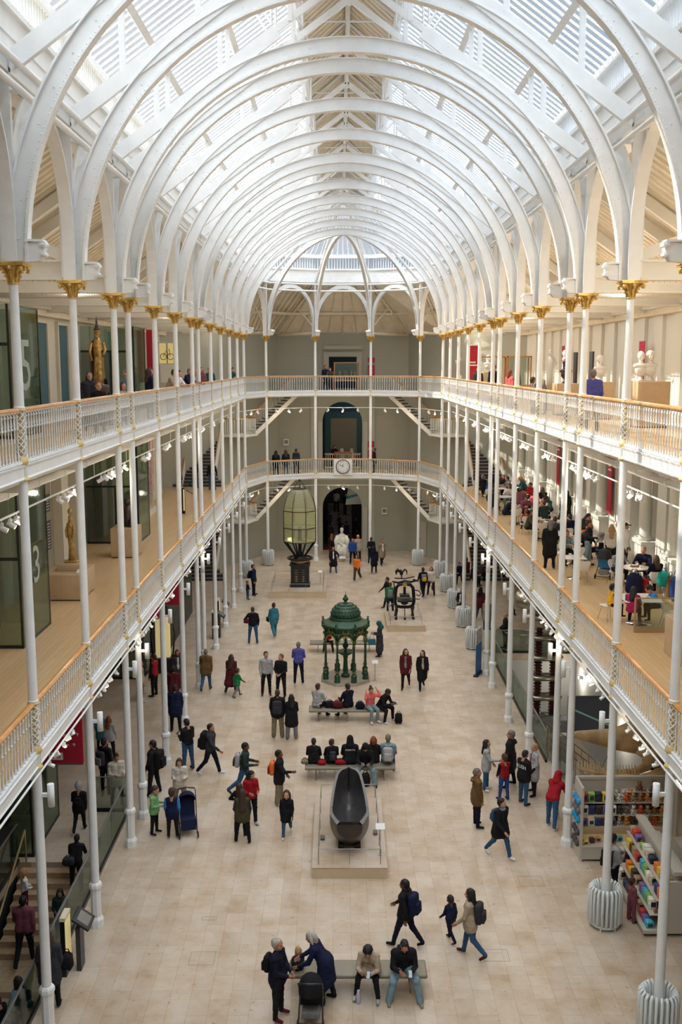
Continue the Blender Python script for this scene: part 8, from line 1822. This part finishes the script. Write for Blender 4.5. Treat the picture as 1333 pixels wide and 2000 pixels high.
def stone_head(t, loc, m_, s_=1.0, style='short', rz_=0):
    for nm, V_, me0 in (('head', HEADV, None), ('carved_hair', None, hair_mesh(style))):
        if me0 is None: me = bpy.data.meshes.new('head'); me.from_pydata([tuple(v) for v in HEADV], [], [tuple(int(i) for i in q) for q in HEADF]); me.polygons.foreach_set('use_smooth', [True] * len(HEADF)); me.materials.append(m_)
        else: me = me0.copy(); me.materials.clear(); me.materials.append(m_)
        o = link(nm, me, t, loc, (0, 0, rz_)); o.scale = (s_, s_, s_)
stone_head(SEATED, (0, -.02, 1.88), MARB, 1.35); stone_head(GILD, (0, -.01, 2.70), BG, .95)
def bust(x, y, pw, ph, label, double=False, rz_=0, tall=0, dark=False):
    plinth(x, y, Z3, pw, pw, ph, 'pale plinth under the %s' % ' '.join(label.split()[:9])); m = MB(); s_ = 1.0; mm = DB if dark else MW
    t = empty('bust' if not tall else 'marble_figure', (x, y, Z3 + ph + .0), rz_, label, 'sculpture')
    for k, (ox, oz) in enumerate(((0, 0), (-.28, -.10)) if double else ((0, 0),)):
        if tall: m.tube([(ox, 0, 0), (ox, 0, .5), (ox + .03, 0, .9), (ox, 0, 1.15)], [.16, .13, .16, .08], 12, sy=.8); stone_head(t, (ox, -.01, 1.17), mm); m.tube([(ox + .14, 0, 1.1), (ox + .24, -.05, .85), (ox + .1, -.15, .75)], .04, 7)
        else:
            q = oz + (.1 if k else 0); m.lathe([(.12, 0), (.12, .04), (.06, .08), (.06, .16)], 16, (ox, 0, q)); m.ball((ox, 0, .33 + q), .17, 16, 10, (1.05, .75, 1.15)); m.ball((ox, 0, .45 + q), .17, 14, 8, (1.4, .72, .55)); m.tube([(ox, 0, .48 + q), (ox, -.005, .62 + q)], [.08, .062], 12)
            stone_head(t, (ox, -.01, .60 + q), mm, 1.15, 'short' if k else 'curly')
    m.build('figure', mm, t)
bust(8.9, 29.6, .95, 1.35, 'white marble double portrait group before the pink banner, right upper gallery', True); bust(8.55, 33.9, .8, 1.25, 'white marble bust on the pale plinth, right upper gallery'); bust(8.2, 40.3, .6, 1.0, 'white marble standing figure left of the black panel, right upper gallery', tall=1)
bust(8.3, 38.2, .55, .95, 'white marble figure half hidden by a column, right upper gallery', tall=1); bust(7.6, 53.0, .6, 1.4, 'cream bust before the crimson sign, right upper gallery'); bust(9.9, 27.3, .6, 1.3, 'small grey bottle-like sculpture at the far right of the upper gallery', tall=1); bust(8.0, 36.6, .8, 1.15, 'dark leafy sculpture on the low pale plinth, right upper gallery', dark=True)
t = empty('oak_show_case', (8.1, 47.0, Z3), 0, 'oak-framed glass show case with a green figure, right upper gallery', 'show case'); m = MB()
for x in (-.55, .55):
    for y in (-.35, .35): m.box(x - .03, x + .03, y - .03, y + .03, 0, 2.2)
m.box(-.58, .58, -.38, .38, 2.15, 2.22); m.box(-.58, .58, -.38, .38, .8, .88); m.build('frame', OKF, t); m = MB(); m.box(-.55, .55, -.35, -.34, .88, 2.15); m.build('glass_side', GLASS, t); m = MB(); m.tube([(0, 0, .88), (0, 0, 1.3), (0, 0, 1.7)], [.2, .14, .05], 10); m.build('green_figure', IG, t)
t = empty('oak_show_case', (7.5, 50.6, Z3), 0, 'second oak-framed glass show case, behind the printed black jacket', 'show case'); m = MB()
for x in (-.7, .7):
    for y in (-.35, .35): m.box(x - .03, x + .03, y - .03, y + .03, 0, 2.2)
m.box(-.73, .73, -.38, .38, 2.15, 2.22); m.box(-.73, .73, -.38, .38, .8, .88); m.build('frame', OKF, t)
for y, lb in ((39.4, 'farther'), (36.9, 'nearer')): m = MB(); m.box(-.03, .03, -.25, .25, 0, 2.3); tag(m.build('black_panel', DARKW, None, (9.0, y, Z3)), 'tall narrow black panel on the right upper gallery, %s of two' % lb, 'panel')
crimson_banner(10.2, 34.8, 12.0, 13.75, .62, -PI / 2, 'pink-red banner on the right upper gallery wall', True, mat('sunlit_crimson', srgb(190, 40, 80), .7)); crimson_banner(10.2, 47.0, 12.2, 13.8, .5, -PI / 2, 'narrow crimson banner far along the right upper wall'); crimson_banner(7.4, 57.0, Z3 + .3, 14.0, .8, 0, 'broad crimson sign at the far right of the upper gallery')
crimson_banner(-8.2, 42.7, 12.2, 14.4, .42, 0, 'crimson scalloped banner beside the farther lift lobby, upper gallery', False)
t = empty('stained_panel', (-9.3, 53.0, 13.0), 0, 'yellow lit picture panel with dark bicycle-like shapes, left upper gallery', 'picture'); m = MB(); m.box(-.42, .42, -.03, .03, 0, 1.05); m.build('yellow_sheet', YC, t); m = MB(); [m.tube([(cx_ + .16 * math.cos(k * PI / 6), -.04, .35 + .16 * math.sin(k * PI / 6)) for k in range(12)], .015, 4, closed=True) for cx_ in (-.2, .18)]; m.tube([(-.2, -.04, .35), (-.05, -.04, .65), (.18, -.04, .35), (.1, -.04, .75)], .015, 4); m.box(-.02, .02, -.04, -.03, 0, 1.05); m.build('dark_shapes', DARK, t); m = MB(); m.box(-.45, .45, .0, .06, -1.0, -.05); m.build('white_lower_panel', WALLW, t); m = MB(); m.box(-.45, -.40, -.02, .06, -1.87, 1.1); m.box(.40, .45, -.02, .06, -1.87, 1.1); m.build('posts', STEEL, t)
d = MB(); d.box(-WX, -WX + .05, 56.4, 57.3, Z3, Z3 + 2.1); o = struct('door_4', d, WALLW); m = MB(); m.box(-WX + .05, -WX + .06, 56.6, 57.1, Z3 + 1.2, Z3 + 1.45); m.build('door_sign', DARK, o)
for ch in list(bpy.data.objects):
    if ch.name.startswith('body') and ch.parent is None: ch.name = 'person'
strip_props()
